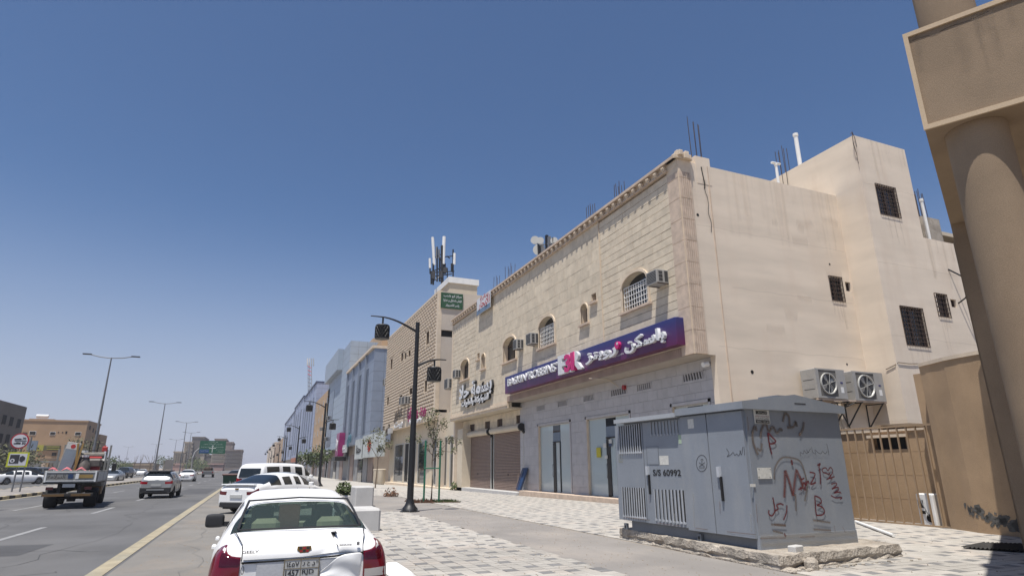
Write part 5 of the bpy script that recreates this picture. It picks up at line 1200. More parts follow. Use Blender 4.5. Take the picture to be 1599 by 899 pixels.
# ---- the row beyond: one builder with features per house
BLUEG = M('blue_grey_cladding', (.25, .29, .36), .45, .05, 1, .02, 20, metal=.15); PALEM = M('pale_blue_cladding', (.33, .39, .46), .5, .05, 1, .02, 20); LILM = M('lilac_cladding', (.34, .39, .52), .45, .05, 1, .02, 20); NAVY = M('navy_parapet', (.035, .05, .13), .5); DBL = M('dark_blue_glass', (.04, .055, .09), .2)
STORE = M('store_front_beige', (.33, .27, .21), .8, .1, 1, .1); STORG = M('store_shutter_grey', (.27, .27, .27), .6)
def row_house(x0, y0t, x1, y1t, mat, label, name='apartment_building', top=None, seam=None, fins=0, wins=0, rows=3, side=None, depth=14, zs=5.2, coping=None, XH=XF, extra=None, joint=True):
    """near top corner (x1,y1t) and far top corner (x0,y0t) of the street face"""
    A, Bq = at(x1, y1t, X=XH), at(x0, y0t, X=XH); ya, yb, zt = A.y, Bq.y, A.z
    t = thing(name, label, 'building', (XH, ya, 0), group=None)
    m_ = MB(); m_.box(XH, XH+depth, ya, yb, zs, zt); m_.build('wall', mat, t)
    m_ = MB(); m_.box(XH+.9, XH+depth, ya+.05, yb-.05, -.9, zs); m_.build('ground_floor', STORE, t)
    n = max(2, int((yb-ya)/4.5))
    for i in range(n):
        y = ya+(yb-ya)*(i+.08)/n; y1_ = ya+(yb-ya)*(i+.92)/n; m_ = MB(); m_.box(XH+.8, XH+.9, y, y1_, -.7, 3.6); s_ = m_.build('shutter', (STORG, SHUT, STORG, GLS)[(i*5+int(ya)) % 4], t)
    if joint:
        m_ = MB(); z = zs+1.4
        while z < zt-.3: m_.box(XH-.004, XH+.001, ya, yb, z, z+.05); m_.box(XH, XH+depth*.99, ya-.004, ya+.001, z, z+.05); z += 1.45
        x = XH+1.5
        while x < XH+depth-.3: m_.box(x, x+.05, ya-.004, ya+.001, zs, zt); x += 1.6
        m_.build('panel_joint', M('joint_grey', (.17, .19, .22), .6), t)
    if fins:
        for i in range(fins):
            y = ya+(yb-ya)*(i+.6)/fins; m_ = MB(); m_.box(XH-.03, XH+.01, y, y+(yb-ya)/fins*.28, zs+1.2, zt-(zt-zs)*.18); m_.build('window_strip', DBL, t); m_ = MB(); m_.box(XH-.3, XH, y+(yb-ya)/fins*.28, y+(yb-ya)/fins*.28+.18, zs, zt-.1); m_.build('fin', mat, t)
    if wins:
        for j in range(rows):
            for i in range(wins):
                y = ya+(yb-ya)*(i+.35)/wins; z = zs+.9+(zt-zs-.8)*j/rows; m_ = MB(); m_.box(XH-.06, XH+.02, y-.08, y+1.28, z-.08, z+1.5); w_ = m_.build('window', TRIM, t); m_ = MB(); m_.box(XH-.08, XH-.059, y+.02, y+1.18, z+.02, z+1.4); m_.build('pane', GLS, w_)
    if coping: m_ = MB(); m_.box(XH-.35, XH+depth, ya-.1, yb, zt-.05, zt+.35); m_.build('coping', coping, t)
    return t, ya, yb, zt
h3 = row_house(544, 586, 586, 543, BLUEG, 'blue grey clad building with sloping cream coping and dark window strips', fins=4, coping=TRIM)
h3b = thing('apartment_building', 'tan rendered block rising behind the blue grey clad building', 'building', (XF+5, h3[1]+3, 0))
a, b = at(553, 541, X=XF+5), at(597, 530, X=XF+5); c_ = at(606, 545, Y=b.y)
m_ = MB(); m_.box(XF+5, XF+16, b.y, b.y+30, 3, b.z); m_.box(XF+5, XF+16, b.y+10, b.y+30, b.z, b.z+2.2); m_.build('wall', TAN, h3b)
window_unit(600, 597, 601, 'small unit on the side of the blue grey clad building, lower', 1, .8, X=XF+1.5, h_=.9)
h4 = row_house(519, 545, 549, 532, PALEM, 'tall pale metallic building with a projecting top and dark glazed strip', fins=0)
t = h4[0]; ya, yb, zt = h4[1:]
m_ = MB(); m_.box(XF-.05, XF+.0, ya+(yb-ya)*.62, ya+(yb-ya)*.85, 6, zt*.72); m_.build('glazed_strip', DBL, t)
for k in range(3): m_ = MB(); m_.box(XF-.06, XF, ya+1, ya+2.2, 7+4.3*k, 9.4+4.3*k); f_ = m_.build('window', DBL, t)
m_ = MB(); m_.box(XF-1.1, XF-.01, ya+(yb-ya)*.3, yb, zt-4.2, zt+.2); m_.build('projecting_bay', PALEM, t)
h5 = row_house(494, 632, 516, 606, TAN, 'tan rendered flats with rows of small windows and orange edge', wins=4, rows=4, joint=False)
h6 = row_house(477.5, 612, 496, 597, LILM, 'lilac clad block with navy parapet and close vertical fins', fins=5, coping=NAVY)
h7 = row_house(462.5, 629, 476, 619, LILM, 'second lilac block with navy parapet, just beyond the taller one', fins=4, coping=NAVY)
h8 = row_house(447, 652, 462, 642, LILM, 'small far lilac block with a deep navy top', fins=3, coping=NAVY)
h9 = row_house(430, 692, 447, 679, TAN, 'far ochre flats at the end of the row', wins=4, rows=4, joint=False)
h10 = row_house(419, 700, 430, 690, TRIM, 'farthest small brown building of the shop row', wins=3, rows=3, joint=False)
# shop boards of the row
def board(x0, x1, y0, y1, mat, label, s=None, smat=None, X=XF-.3, ar=True, th=.25, name='shop_sign'):
    a, b = at(x0, y0, X=X), at(x1, y0, X=X); c = (x0+x1)/2; yc = y0; zt = at(x1, y0, X=X).z; zl = at(x1, y1, X=X).z
    t = thing(name, label, 'sign', (X, (a.y+b.y)/2, zl)); m_ = MB(); m_.box(X, X+th, b.y, a.y, zl, zt); m_.build('board', mat, t)
    if s: text(s, 'letters', smat or LET, t, (X, (a.y+b.y)/2, (zl+zt)/2), LY, UP, (zt-zl)*.42, abs(a.y-b.y)*.6, depth=.05, ar=ar, bold=.04)
    return t, a.y, b.y, zl, zt
PB = board(568, 600, 672, 712, M('pale_board', (.52, .55, .53), .6), 'pale green shop board with red blossom emblem and leaves')
t = PB[0]; random.seed(21)
m_ = MB()
for i in range(11):
    a = i*.57; m_.tube([(XF-.32, (PB[1]*.62+PB[2]*.38)+math.cos(a+k*.4)*(.3+k*.35), (PB[3]+PB[4])/2+math.sin(a+k*.4)*(.15+k*.22)) for k in range(4)], .09, 5)
m_.build('red_blossom', M('blossom_red', (.38, .04, .02), .6), t)
m_ = MB()
for i in range(26):
    y = PB[2]+(PB[1]-PB[2])*random.random()*.5; z = PB[3]+(PB[4]-PB[3])*random.random(); a = random.random()*6; s = .28
    m_.add([(XF-.31, y-s*math.cos(a), z-s*.6*math.sin(a)), (XF-.31, y-s*.35*math.sin(a), z+s*.3*math.cos(a)), (XF-.31, y+s*math.cos(a), z+s*.6*math.sin(a)), (XF-.31, y+s*.35*math.sin(a), z-s*.3*math.cos(a))], [(0, 1, 2, 3)])
m_.build('leaf_print', M('olive_print', (.20, .19, .10), .7), t, kind='stuff')
board(556, 568, 684, 716, M('pale_board', (.5, .5, .5)), 'narrow pale board with white and black letters beside the blossom board', 'حنا', BKL)
PK = grad_mat('pink_sign', (.22, .01, .10), (.60, .10, .26), 7.0, 10.0)
t5 = thing('shop_sign', 'curved pink vertical shop sign sticking out from the pale metallic building', 'sign', (XF-1, h4[1]+1, 6.5))
yk = at(530, 690, X=XF-1).y; z0, z1 = at(530, 712, X=XF-1).z, at(530, 676, X=XF-1).z
m_ = MB(); m_.prism([(XF-1.1+.0, z0), (XF-.1, z0), (XF+.5, z1), (XF-1.0, z1)], lambda u, v_, d: (u, d, v_), yk, yk+4); m_.build('board', PK, t5)
text('ورد', 'letters', LET, t5, (XF-1.12, yk+2, (z0+z1)/2), LY, UP, (z1-z0)*.55, 2.4, depth=.05, ar=True, bold=.06)
m_ = MB(); m_.box(XF-1.5, XF+.4, yk, yk+6, z0-.8, z0-.1); m_.build('black_base', BLACK, t5)
facade_sign(543, 550, 693, 678, 'معرض', M('teal_letters', (.05, .16, .22), .5), 'teal letters hanging on the blue grey cladding', h=2.6, X=XF-.3)
# mast beyond the lilac blocks
FB0 = M('mast_panel_grey', (.36, .34, .32), .7)
ms = thing('phone_mast', 'distant lattice phone mast above the lilac blocks', 'antenna', tuple(at(484, 600, X=XF+8)))
def mp_(px, py): return at(px, py, X=XF+8)
for px in (481.5, 484, 487): m_ = MB(); m_.cyl(mp_(px+.5, 640), mp_(px, 566), .2, n=5); m_.build('lattice_leg', GALV, ms)
for k in range(9): m_ = MB(); m_.cyl(mp_(481.5, 572+6*k), mp_(487, 575+6*k), .2, n=4); m_.build('brace', INKR if k < 3 else GALV, ms)
for px in (481.5, 484.5, 488, 491): m_ = MB(); m_.cyl(mp_(px-1, 571), mp_(px-1, 560), .26, n=6); m_.build('panel_aerial', GALV if px > 485 else FB0, ms)
# ================================================================ STREET LAMPS
def make_lamp():
    t = thing('street_lamp', 'nearest black street lamp with two patterned lanterns standing on the pavers', 'street lamp', (5.37, 22.4, .13), group='black two armed street lamps along the shops')
    H = 6.95
    m_ = MB(); m_.lathe([(.36, 0), (.36, .02), (.30, .03), (.30, .05)], n=18); m_.build('base_plate', BLACK, t, off=(0, 0, 0))
    m_ = MB(); m_.lathe([(.30, .05), (.27, .12), (.2, .2), (.15, .3), (.135, .42)], n=20); m_.build('base_bell', BLACK, t, off=(0, 0, 0), smooth=True)
    m_ = MB(); m_.lathe([(.12, .4), (.112, 2.6), (.085, 4.6), (.08, H)], n=16); m_.build('pole', BLACK, t, off=(0, 0, 0), smooth=True)
    for k in range(6): a = k*math.pi/3+.3; m_ = MB(); m_.cyl((.31*math.cos(a), .31*math.sin(a), .03), (.31*math.cos(a), .31*math.sin(a), .11), .022, n=6); m_.build('bolt', GALV, t, off=(0, 0, 0))
    for side, zr, L, za in ((-1, H-.36, 1.78, H+.1), (1, 5.25, 1.15, 5.55)):
        n = 10; pts = [(side*(.05+L*i/n), 0, zr+(za-zr)*math.sin(min(1, i/n*1.25)*math.pi/2)) for i in range(n+1)]
        m_ = MB(); m_.tube(pts, [.05-.03*i/n for i in range(n+1)], 8); arm = m_.build('arm', BLACK, t, off=(0, 0, 0), smooth=True)
        xl = side*(L-.42); zl = za-.32; d_ = .265
        m_ = MB(); m_.cyl((xl, 0, zl), (xl, 0, za-.02), .035, n=8); m_.build('hanger', BLACK, arm, off=(0, 0, 0))
        lan = MB(); lan.lathe([(.02, zl+.03), (d_*.9, zl), (d_, zl-.03), (d_, zl-.08)], (xl, 0), 20); lan.lathe([(d_, zl-.50), (d_, zl-.54), (d_*.7, zl-.55), (.02, zl-.55)], (xl, 0), 20); lo = lan.build('lantern', BLACK, t, off=(0, 0, 0))
        g = MB(); g.lathe([(d_-.035, zl-.5), (d_-.035, zl-.08)], (xl, 0), 20); g.build('diffuser', M('lantern_dark_diffuser', (.035, .034, .032), .6), lo, off=(0, 0, 0), smooth=True)
        s = MB(); n = 14                                   # pierced screen: crossing ribs
        for k in range(n):
            for dr in (1, -1):
                pts = [(xl+d_*math.cos(2*math.pi*(k+dr*.5*j)/n), d_*math.sin(2*math.pi*(k+dr*.5*j)/n), zl-.5+.42*j/4) for j in range(5)]
                s.tube(pts, .016, 4)
        s.build('pierced_screen', BLACK, lo, off=(0, 0, 0))
    return t
lamp0 = make_lamp()
names = ['second', 'third', 'fourth', 'fifth', 'sixth', 'seventh', 'eighth']
for k in range(7):
    y = 22.4+33*(k+1); copy_tree(lamp0, loc=(5.37, y, gz(5.37, y)), label=f'{names[k]} black two armed street lamp along the shop row, counted from the near one')
# tall galvanised lights in the median
def tall_light(px, py, Z, label, first=None):
    p = at(px, py, Z=Z)
    if first: return copy_tree(first, loc=(p.x, p.y, .15), label=label)
    t = thing('road_light', label, 'street light', (p.x, p.y, .15), group='tall twin arm road lights in the median'); H = Z-.15
    m_ = MB(); m_.lathe([(.24, 0), (.24, .03), (.13, .05), (.125, 1), (.055, H)], n=12); m_.build('pole', GALV, t, off=(0, 0, 0), smooth=True)
    for s in (-1, 1):
        m_ = MB(); m_.tube([(0, 0, H-.05), (s*.9, -.0, H+.02), (s*1.7, 0, H+.2)], .045, 7); a = m_.build('arm', GALV, t, off=(0, 0, 0), smooth=True)
        m_ = MB(); m_.box(s*1.6, s*2.3, -.14, .14, H+.17, H+.26); m_.build('lamp_head', ACD, a, off=(0, 0, 0))
    return t
tl = tall_light(174.6, 558.7, 11.6, 'nearest tall twin arm road light, behind the flatbed truck')
for px, py, lb in ((258, 633, 'second tall twin arm road light, behind the white crossover'), (292, 662, 'third tall road light left of the green gantry sign'), (299, 677.5, 'fourth road light close beside the third one'), (276, 688, 'small far road light between the second and third'), (245, 695, 'tiny far road light left of the second tall one'), (201, 699, 'tiny far road light across the wide road')):
    tall_light(px, py, 11.3, lb, tl)
# ================================================================ BLOCKS, TREE, BINS
def block(x0, x1, y0, y1, h, label, zb=.13):
    t = thing('concrete_block', label, 'concrete block', ((x0+x1)/2, (y0+y1)/2, zb), group='white concrete blocks on the kerb'); m_ = MB(); w, d = (x1-x0)/2, (y1-y0)/2; m_.bbox(-w, w, -d, d, 0, h, .05); m_.build('block', CONC, t, off=(0, 0, 0)); return t
block(2.06, 3.13, 16.1, 17.25, .53, 'low white concrete block just right of the damaged car')
block(3.95, 4.70, 25.9, 27.2, .78, 'taller white concrete block farther along the kerb')
ks = thing('concrete_block', 'rounded white kerb end beside the rear of the damaged car', 'concrete block', (2.08, 9.3, .0)); m_ = MB(); m_.bbox(-.16, .16, -.7, .45, 0, .30, .09); m_.build('block', WHITE, ks, off=(0, 0, 0))
LEAF = M('leaf_green', (.07, .10, .025), .7, .2, 8, 0); LEAFD = M('leaf_dusty', (.12, .125, .06), .8, .2, 8, 0); BARK = M('bark', (.16, .12, .09), .9, .2, 10, .4, 30)
def leaves(mb, c, r, n, s, seed, flat=1.0):
    random.seed(seed)
    for i in range(n):
        d = Vector((random.gauss(0, 1), random.gauss(0, 1), random.gauss(0, 1)*flat)).normalized()*r*random.random()**.45; p = Vector(c)+d
        u = Vector((random.gauss(0, 1), random.gauss(0, 1), random.gauss(0, 1))).normalized(); v = u.orthogonal().normalized(); k = s*random.uniform(.6, 1.3)
        mb.add([p-u*k, p+v*k*.45, p+u*k, p-v*k*.45], [(0, 1, 2, 3)])
st = gz(7.8, 28.5)
tr = thing('street_tree', 'thin young tree tied between green stakes in a paved pit', 'tree', (7.8, 28.4, st))
br_ = [[(0, 0, 0), (.03, 0, 1.2), (-.02, .02, 2.2), (.05, 0, 3.2), (.0, 0, 4.1), (.1, 0, 4.9)], [(.02, 0, 2.3), (.5, .1, 2.9), (1.1, .2, 3.5), (1.5, .1, 3.7)], [(0, 0, 2.6), (-.5, 0, 3.1), (-1.1, .1, 3.6), (-1.6, 0, 3.5)], [(.03, 0, 3.1), (.35, .2, 3.9), (.6, .1, 4.5)], [(0, 0, 3.3), (-.3, -.1, 4.1), (-.35, 0, 4.8)], [(.5, .1, 2.9), (.9, -.3, 2.8), (1.5, -.2, 2.9)]]
m_ = MB()
for i, p in enumerate(br_): m_.tube(p, [(.05 if i == 0 else .022)*(1-.75*k/(len(p)-1)) for k in range(len(p))], 6)
m_.build('trunk', BARK, tr, off=(0, 0, 0))
m_ = MB()
for i, (c, r, n) in enumerate([((0, 0, 4.9), .45, 110), ((.6, .1, 4.4), .42, 90), ((-.35, 0, 4.6), .4, 90), ((0, 0, 3.9), .42, 110), ((.25, .1, 3.3), .4, 80), ((1.1, .2, 3.5), .3, 50), ((1.6, 0, 3.4), .25, 30), ((-1.0, 0, 3.5), .35, 50), ((-1.5, 0, 3.5), .25, 30), ((.4, 0, 2.7), .3, 50), ((1.2, -.2, 2.9), .25, 30), ((-.3, .1, 3.1), .3, 40)]): leaves(m_, c, r, n, .085, 50+i)
m_.build('crown', LEAFD, tr, off=(0, 0, 0)); tr.scale = (.8, .8, .8)
STK = M('stake_green', (.01, .13, .07), .5, .05)
for x, y, h in ((-.42, -.25, 2.75), (.28, -.3, 2.75)): q = thing('tree_stake', 'dark green steel stake, %s of the pair holding the thin young tree' % ('left' if x < 0 else 'right'), 'stake', (7.8+x, 28.4+y, st)); m_ = MB(); m_.cyl((0, 0, -.1), (0, 0, h), .045, n=8); m_.build('stake', STK, q, off=(0, 0, 0))
q = thing('stake_tie', 'green crossbar tying the two tree stakes together', 'crossbar', (7.73, 28.12, st+1.5)); m_ = MB(); m_.cyl((-.4, 0, 0), (.36, 0, 0), .03, n=6); m_.build('bar', STK, q, off=(0, 0, 0))
pit = thing('tree_pit', None, None, (7.8, 28.4, st), kind='structure'); m_ = MB(); m_.box(-1.1, 1.2, -.7, .8, -.02, .012); m_.build('soil', M('pit_soil', (.16, .10, .07), .95, .3, 6, .6, 20), pit, off=(0, 0, 0))
gr_ = MB(); random.seed(31)
for i in range(260): x, y = random.uniform(.1, 1.2), random.uniform(-.7, .8); gr_.add([(x-.02, y, .01), (x+.02, y, .01), (x+random.uniform(-.06, .06), y, .06+random.random()*.08)], [(0, 1, 2)])
o = gr_.build('grass', LEAF, None, off=(-7.8, -28.4, -st), kind='stuff'); tag(o, 'low green grass tuft in the tree pit', 'grass')
gr_ = MB()
for i in range(160): x, y = random.uniform(-1.1, 0), random.uniform(-.7, .8); gr_.add([(x-.03, y, .01), (x+.03, y, .01), (x+random.uniform(-.1, .1), y, .06+random.random()*.14)], [(0, 1, 2)])
o = gr_.build('dead_leaves', M('dead_leaf', (.14, .07, .04), .9), None, off=(-7.8, -28.4, -st), kind='stuff'); tag(o, 'reddish dry leaves round the stakes of the young tree', 'leaves')
t2 = thing('street_tree', 'small sparse tree before the pale blossom board', 'tree', (9.5, 52, gz(9.5, 52))); m_ = MB(); m_.tube([(0, 0, 0), (.1, 0, 2), (0, 0, 4.2)], [.06, .04, .02], 6); m_.tube([(.05, 0, 2.2), (.8, 0, 3.4)], [.03, .01], 5); m_.tube([(.05, 0, 2.4), (-.8, 0, 3.6)], [.03, .01], 5); m_.build('trunk', BARK, t2, off=(0, 0, 0))
m_ = MB()
for i, (c, r) in enumerate([((0, 0, 4.3), .7), ((.8, 0, 3.5), .5), ((-.8, 0, 3.7), .5), ((.3, 0, 3.1), .4)]): leaves(m_, c, r, 70, .12, 80+i)
m_.build('crown', LEAFD, t2, off=(0, 0, 0))
t3 = thing('street_tree', 'low bushy green tree beyond the white van near the row', 'tree', (8, 92, gz(8, 92))); m_ = MB(); m_.tube([(0, 0, 0), (0, 0, 2.4)], .07, 6); m_.build('trunk', BARK, t3, off=(0, 0, 0))
m_ = MB()
for i, (c, r) in enumerate([((0, 0, 3.4), 1.4), ((1.3, 0, 3.2), 1.1), ((-1.4, 0, 3.0), 1.2), ((.3, 0, 2.5), 1.2)]): leaves(m_, c, r, 260, .2, 90+i, .7)
m_.build('crown', LEAF, t3, off=(0, 0, 0))
pb = thing('potted_shrub', 'bright green shrub in a planter behind the damaged car', 'shrub', (4.2, 31, .13)); m_ = MB(); m_.bbox(-.35, .35, -.35, .35, 0, .25, .04); m_.build('planter', CONC, pb, off=(0, 0, 0)); m_ = MB(); leaves(m_, (0, 0, .5), .42, 420, .09, 61, .75); m_.build('foliage', LEAF, pb, off=(0, 0, 0))
dp = thing('dry_plant', 'small dry brown plant on the paving behind the taller white block', 'plant', (7.2, 34.5, .1)); m_ = MB(); leaves(m_, (0, 0, .12), .4, 120, .1, 66, .4); m_.build('foliage', M('dead_leaf', (.14, .07, .04)), dp, off=(0, 0, 0))
wd = thing('weed', 'green weed growing at the corner of the shutter step', 'weed', (15.2, Y1-1.0, gz(15.2, Y1))); m_ = MB(); leaves(m_, (0, 0, .25), .42, 200, .1, 71, .7); m_.build('foliage', LEAF, wd, off=(0, 0, 0))
pots = [(14.0, 73), (14.0, 76)]
for i, (x, y) in enumerate(pots):
    q = thing('stone_jar', ('nearer' if i == 0 else 'farther')+' tall cream stone pot outside the bossed stone building', 'pot', (x, y, gz(x, y))); m_ = MB(); m_.lathe([(.3, 0), (.45, .3), (.42, 1.4), (.5, 1.7), (.42, 1.75), (.3, 1.6)], n=14); m_.build('jar', CREAM, q, off=(0, 0, 0), smooth=True)
bn = thing('waste_bin', 'green wheeled waste container beyond the parked white cars', 'bin', (-.9, 43.5, 0))
m_ = MB(); m_.add([(-.62, -.5, .15), (.62, -.5, .15), (.62, .5, .15), (-.62, .5, .15), (-.75, -.6, 1.2), (.75, -.6, 1.2), (.75, .6, 1.2), (-.75, .6, 1.2)], [(0,3,2,1),(4,5,6,7),(0,1,5,4),(1,2,6,5),(2,3,7,6),(3,0,4,7)]); m_.build('body', M('bin_green', (.02, .07, .045), .5, .1), bn, off=(0, 0, 0))
m_ = MB(); m_.bbox(-.8, .8, -.65, .65, 1.2, 1.3, .04); m_.build('lid', M('bin_lid', (.10, .04, .035), .5), bn, off=(0, 0, 0)); text('أمانة', 'letters', LET, bn, (-.9, 43.5-.585, .75), (1, 0, 0), UP, .3, .8, off=.02, ar=True)
for x in (-.5, .5):
    for y in (-.4, .4): m_ = MB(); m_.cyl((x-.03, y, .08), (x+.03, y, .08), .08, n=10); m_.build('wheel', BLACK, bn, off=(0, 0, 0))
# further shop boards along the row
for (x0, x1, y0, y1, col, s, lb) in ((606, 611, 668, 676, (.45, .44, .42), None, 'small pale board at the foot of the blue grey building'), (533, 541, 694, 706, (.50, .52, .52), 'سوق', 'white shop board beside the pink vertical sign'), (507, 515, 702, 712, (.03, .03, .035), 'مطعم', 'black shop board under the tan flats'), (497, 505, 706, 715, (.40, .36, .30), None, 'beige shop board left of the black one'), (484, 492, 708, 717, (.16, .18, .30), 'اثاث', 'blue shop board under the taller lilac block'), (470, 479, 711, 719, (.48, .46, .42), None, 'cream shop board under the second lilac block'), (455, 463, 714, 721, (.40, .12, .05), None, 'orange red shop board on the far small block')):
    board(x0, x1, y0, y1, M('board_%d' % x0, col, .6, .05), lb, s)
for px, py, lb in ((509, 655, 'window unit high on the tan flats'), (500, 672, 'window unit lower on the tan flats'), (506, 688, 'lowest window unit on the tan flats'), (437, 700, 'tiny window unit on the far ochre flats')): window_unit(px, py-4, py, lb, 1.0, .7, h_=.8)
# ================================================================ VEHICLES
PAINTW = M('car_white', (.82, .82, .81), .35, .02, 2, 0, spec=.4, coat=.25, obj=True, fine=.01); PAINTS = M('car_silver', (.40, .41, .41), .3, .02, 2, 0, metal=.4, coat=.5, fine=.01); PAINTB = M('car_black', (.012, .012, .014), .25, .02, 2, 0, coat=.6, fine=.01); PAINTG = M('car_grey', (.12, .125, .13), .3, .02, 2, 0, coat=.5, fine=.01); PAINTBL = M('car_blue_grey', (.20, .25, .32), .3, .02, 2, 0, coat=.5, fine=.01)
TYRE = M('tyre', (.018, .018, .018), .85, .2, 5, .1, 30); RIM = M('alloy', (.30, .30, .31), .35, .05, 5, 0, metal=.6); RIMD = M('wheel_gap', (.01, .01, .01), .9)
LAMPR = glass('tail_lamp_red', (.28, .006, .012), 0, .12); LAMPD = glass('tail_lamp_dark', (.10, .006, .012), 0, .1); LAMPW = glass('lamp_clear', (.42, .40, .38), 0, .15); CARGL = glass('car_glass', (.012, .016, .018), 0, .04); PLATE = M('number_plate', (.50, .50, .48), .5, .08, 20, 0, obj=True); PLAST = M('black_plastic', (.022, .022, .024), .6, .1, 10, .05, 40)
def subsurf_split(mb, mats, parent, names, level=2, off=(0, 0, 0)):
    me = mb.mesh('shell', off=Vector(off)); o = bpy.data.objects.new('shell', me); COL.objects.link(o)
    for x in mats: me.materials.append(x)
    md_ = o.modifiers.new('s', 'SUBSURF'); md_.levels = level; md_.render_levels = level
    dg = bpy.context.evaluated_depsgraph_get(); dg.update(); ev = bpy.data.meshes.new_from_object(o.evaluated_get(dg)); bpy.data.objects.remove(o)
    outs = {}
    for k, nm in enumerate(names):
        bm = bmesh.new(); bm.from_mesh(ev); bmesh.ops.delete(bm, geom=[f for f in bm.faces if f.material_index != k], context='FACES')
        if not bm.faces: bm.free(); continue
        for f in bm.faces: f.material_index = 0; f.smooth = True
        seen = set(); groups = []
        for f in bm.faces:
            if f in seen: continue
            stack = [f]; seen.add(f); g = []
            while stack:
                c = stack.pop(); g.append(c)
                for e in c.edges:
                    for o2_ in e.link_faces:
                        if o2_ not in seen: seen.add(o2_); stack.append(o2_)
            groups.append(g)
        if len(groups) > 12 or nm == 'body': groups = [sum(groups, [])]
        for g in groups:
            vi = {}; V = []; Fc = []
            for f in g:
                for v_ in f.verts:
                    if v_ not in vi: vi[v_] = len(V); V.append(tuple(v_.co))
                Fc.append([vi[v_] for v_ in f.verts])
            m2 = bpy.data.meshes.new(nm); m2.from_pydata(V, [], Fc); m2.polygons.foreach_set('use_smooth', [True]*len(Fc)); m2.materials.append(mats[k]); q = bpy.data.objects.new(nm, m2); COL.objects.link(q); q.parent = parent; outs[nm] = q
        bm.free()
    return outs
def wheel(t, x, y, r, w=.2, name='wheel'):
    s = 1 if x > 0 else -1; m_ = MB(); n = 22
    prof = [(r*.66, -w/2), (r*.93, -w/2), (r, -w*.33), (r, w*.33), (r*.93, w/2), (r*.66, w/2)]
    v = [(x+q[1], y+q[0]*math.cos(k/n*6.2832), r+q[0]*math.sin(k/n*6.2832)) for q in prof for k in range(n)]; f = [(j*n+k, j*n+(k+1) % n, (j+1)*n+(k+1) % n, (j+1)*n+k) for j in range(5) for k in range(n)]
    m_.add(v, f); wh = m_.build(name, TYRE, t, off=(0, 0, 0), smooth=True)
    m_ = MB(); m_.cyl((x-s*w*.2, y, r), (x+s*w*.12, y, r), r*.66, n=20); m_.build('wheel_disc', RIMD, wh, off=(0, 0, 0))
    m_ = MB()
    for k in range(7):
        a = k/7*6.2832; c, d = math.cos(a), math.sin(a); X = x+s*w*.3
        m_.add([(X, y-d*.02+c*.03, r+c*.02+d*.03), (X, y+d*.02+c*.03, r-c*.02+d*.03), (X+s*.01, y+c*r*.64+d*.035, r+d*r*.64-c*.035), (X+s*.01, y+c*r*.64-d*.035, r+d*r*.64+c*.035)], [(0, 1, 2, 3)])
    m_.cyl((X, y, r), (X+s*.02, y, r), r*.13, n=10)
    rr = [(x+s*w*.40, y+q*math.cos(k/n*6.2832), r+q*math.sin(k/n*6.2832)) for q in (r*.6, r*.69) for k in range(n)]; m_.add(rr, [(k, (k+1) % n, n+(k+1) % n, n+k) for k in range(n)])
    m_.build('rim', RIM, wh, off=(0, 0, 0))
# stations: y from the rear bumper, bottom z, shoulder z, top z, half width at shoulder, half width at top, tag (c = glasshouse, w = windscreen slope, r = rear window slope, p = pillar)
def shell(st, mats, t, names, lamprows=(3,), quarter=True):
    K = 8
    def sec(s):
        y, zb, zs, zt, ws, wt = s[:6]; hs = (zt-zs)
        return [(ws*.86, zb), (ws*.985, zb+.07), (ws, zb+(zs-zb)*.45), (ws*.995, zs-(zs-zb)*.22), (ws*.95, zs), (wt+(ws*.95-wt)*.12 if hs > .25 else wt+(ws*.95-wt)*.4, zs+hs*.86), (wt*.82, zs+hs*.975), (0, zt)]
    v = []; rows = []
    for s in st:
        q = sec(s); idx = []
        for k in range(K-1): idx.append(len(v)); v.append((-q[k][0], s[0], q[k][1]))
        idx.append(len(v)); v.append((0, s[0], q[K-1][1]))
        for k in range(K-2, -1, -1): idx.append(len(v)); v.append((q[k][0], s[0], q[k][1]))
        rows.append(idx)
    f = []; mi = []
    n = 2*K-1
    for j in range(len(rows)-1):
        tg = st[j][6]
        for k in range(n-1):
            kk = k if k < K-1 else n-2-k
            f.append((rows[j][k], rows[j][k+1], rows[j+1][k+1], rows[j+1][k])); g = 0
            if kk == 4 and tg == 'c': g = 1
            if kk in (5, 6) and tg == 'r': g = 2
            if kk in (5, 6) and tg == 'w': g = 3
            if quarter and kk == 4 and tg == 'r' and st[j][3]-st[j][2] > .17: g = 1
            if kk == 4 and tg == 'w' and st[j+1][3]-st[j+1][2] > .15: g = 1
            if kk in lamprows and tg == 'l': g = 4
            if kk == 0 and tg in ('b',): g = 5
            mi.append(g)
    def cap(r, y, rear):
        cols = [-.62, 0, .62]
        prev = None
        for k in range(K-1):
            L, Rr = r[k], r[n-1-k]; yl = y
            row = [L]
            for c in cols:
                if k == K-2 and c == 0: row.append(r[K-1]); continue
                row.append(len(v)); v.append((v[L][0]*-c if c < 0 else v[Rr][0]*c, y, v[L][2])) if c >= 0 else v.append((v[L][0]*(-c), y, v[L][2]))
            row.append(Rr)
            if prev:
                for i in range(4):
                    q = (prev[i], prev[i+1], row[i+1], row[i]); f.append(q if rear else q[::-1]); g = 0
                    if (k-1) in lamprows and i in (0, 3): g = 4 if rear else 6
                    mi.append(g)
            prev = row
    cap(rows[0], st[0][0], True); cap(rows[-1], st[-1][0], False)
    m_ = MB(); m_.v = v; m_.f = f; m_.m = mi
    return subsurf_split(m_, mats, t, names)
NAMES = ['body', 'side_window', 'rear_window', 'windscreen', 'tail_lamp', 'lower_trim', 'headlamp']
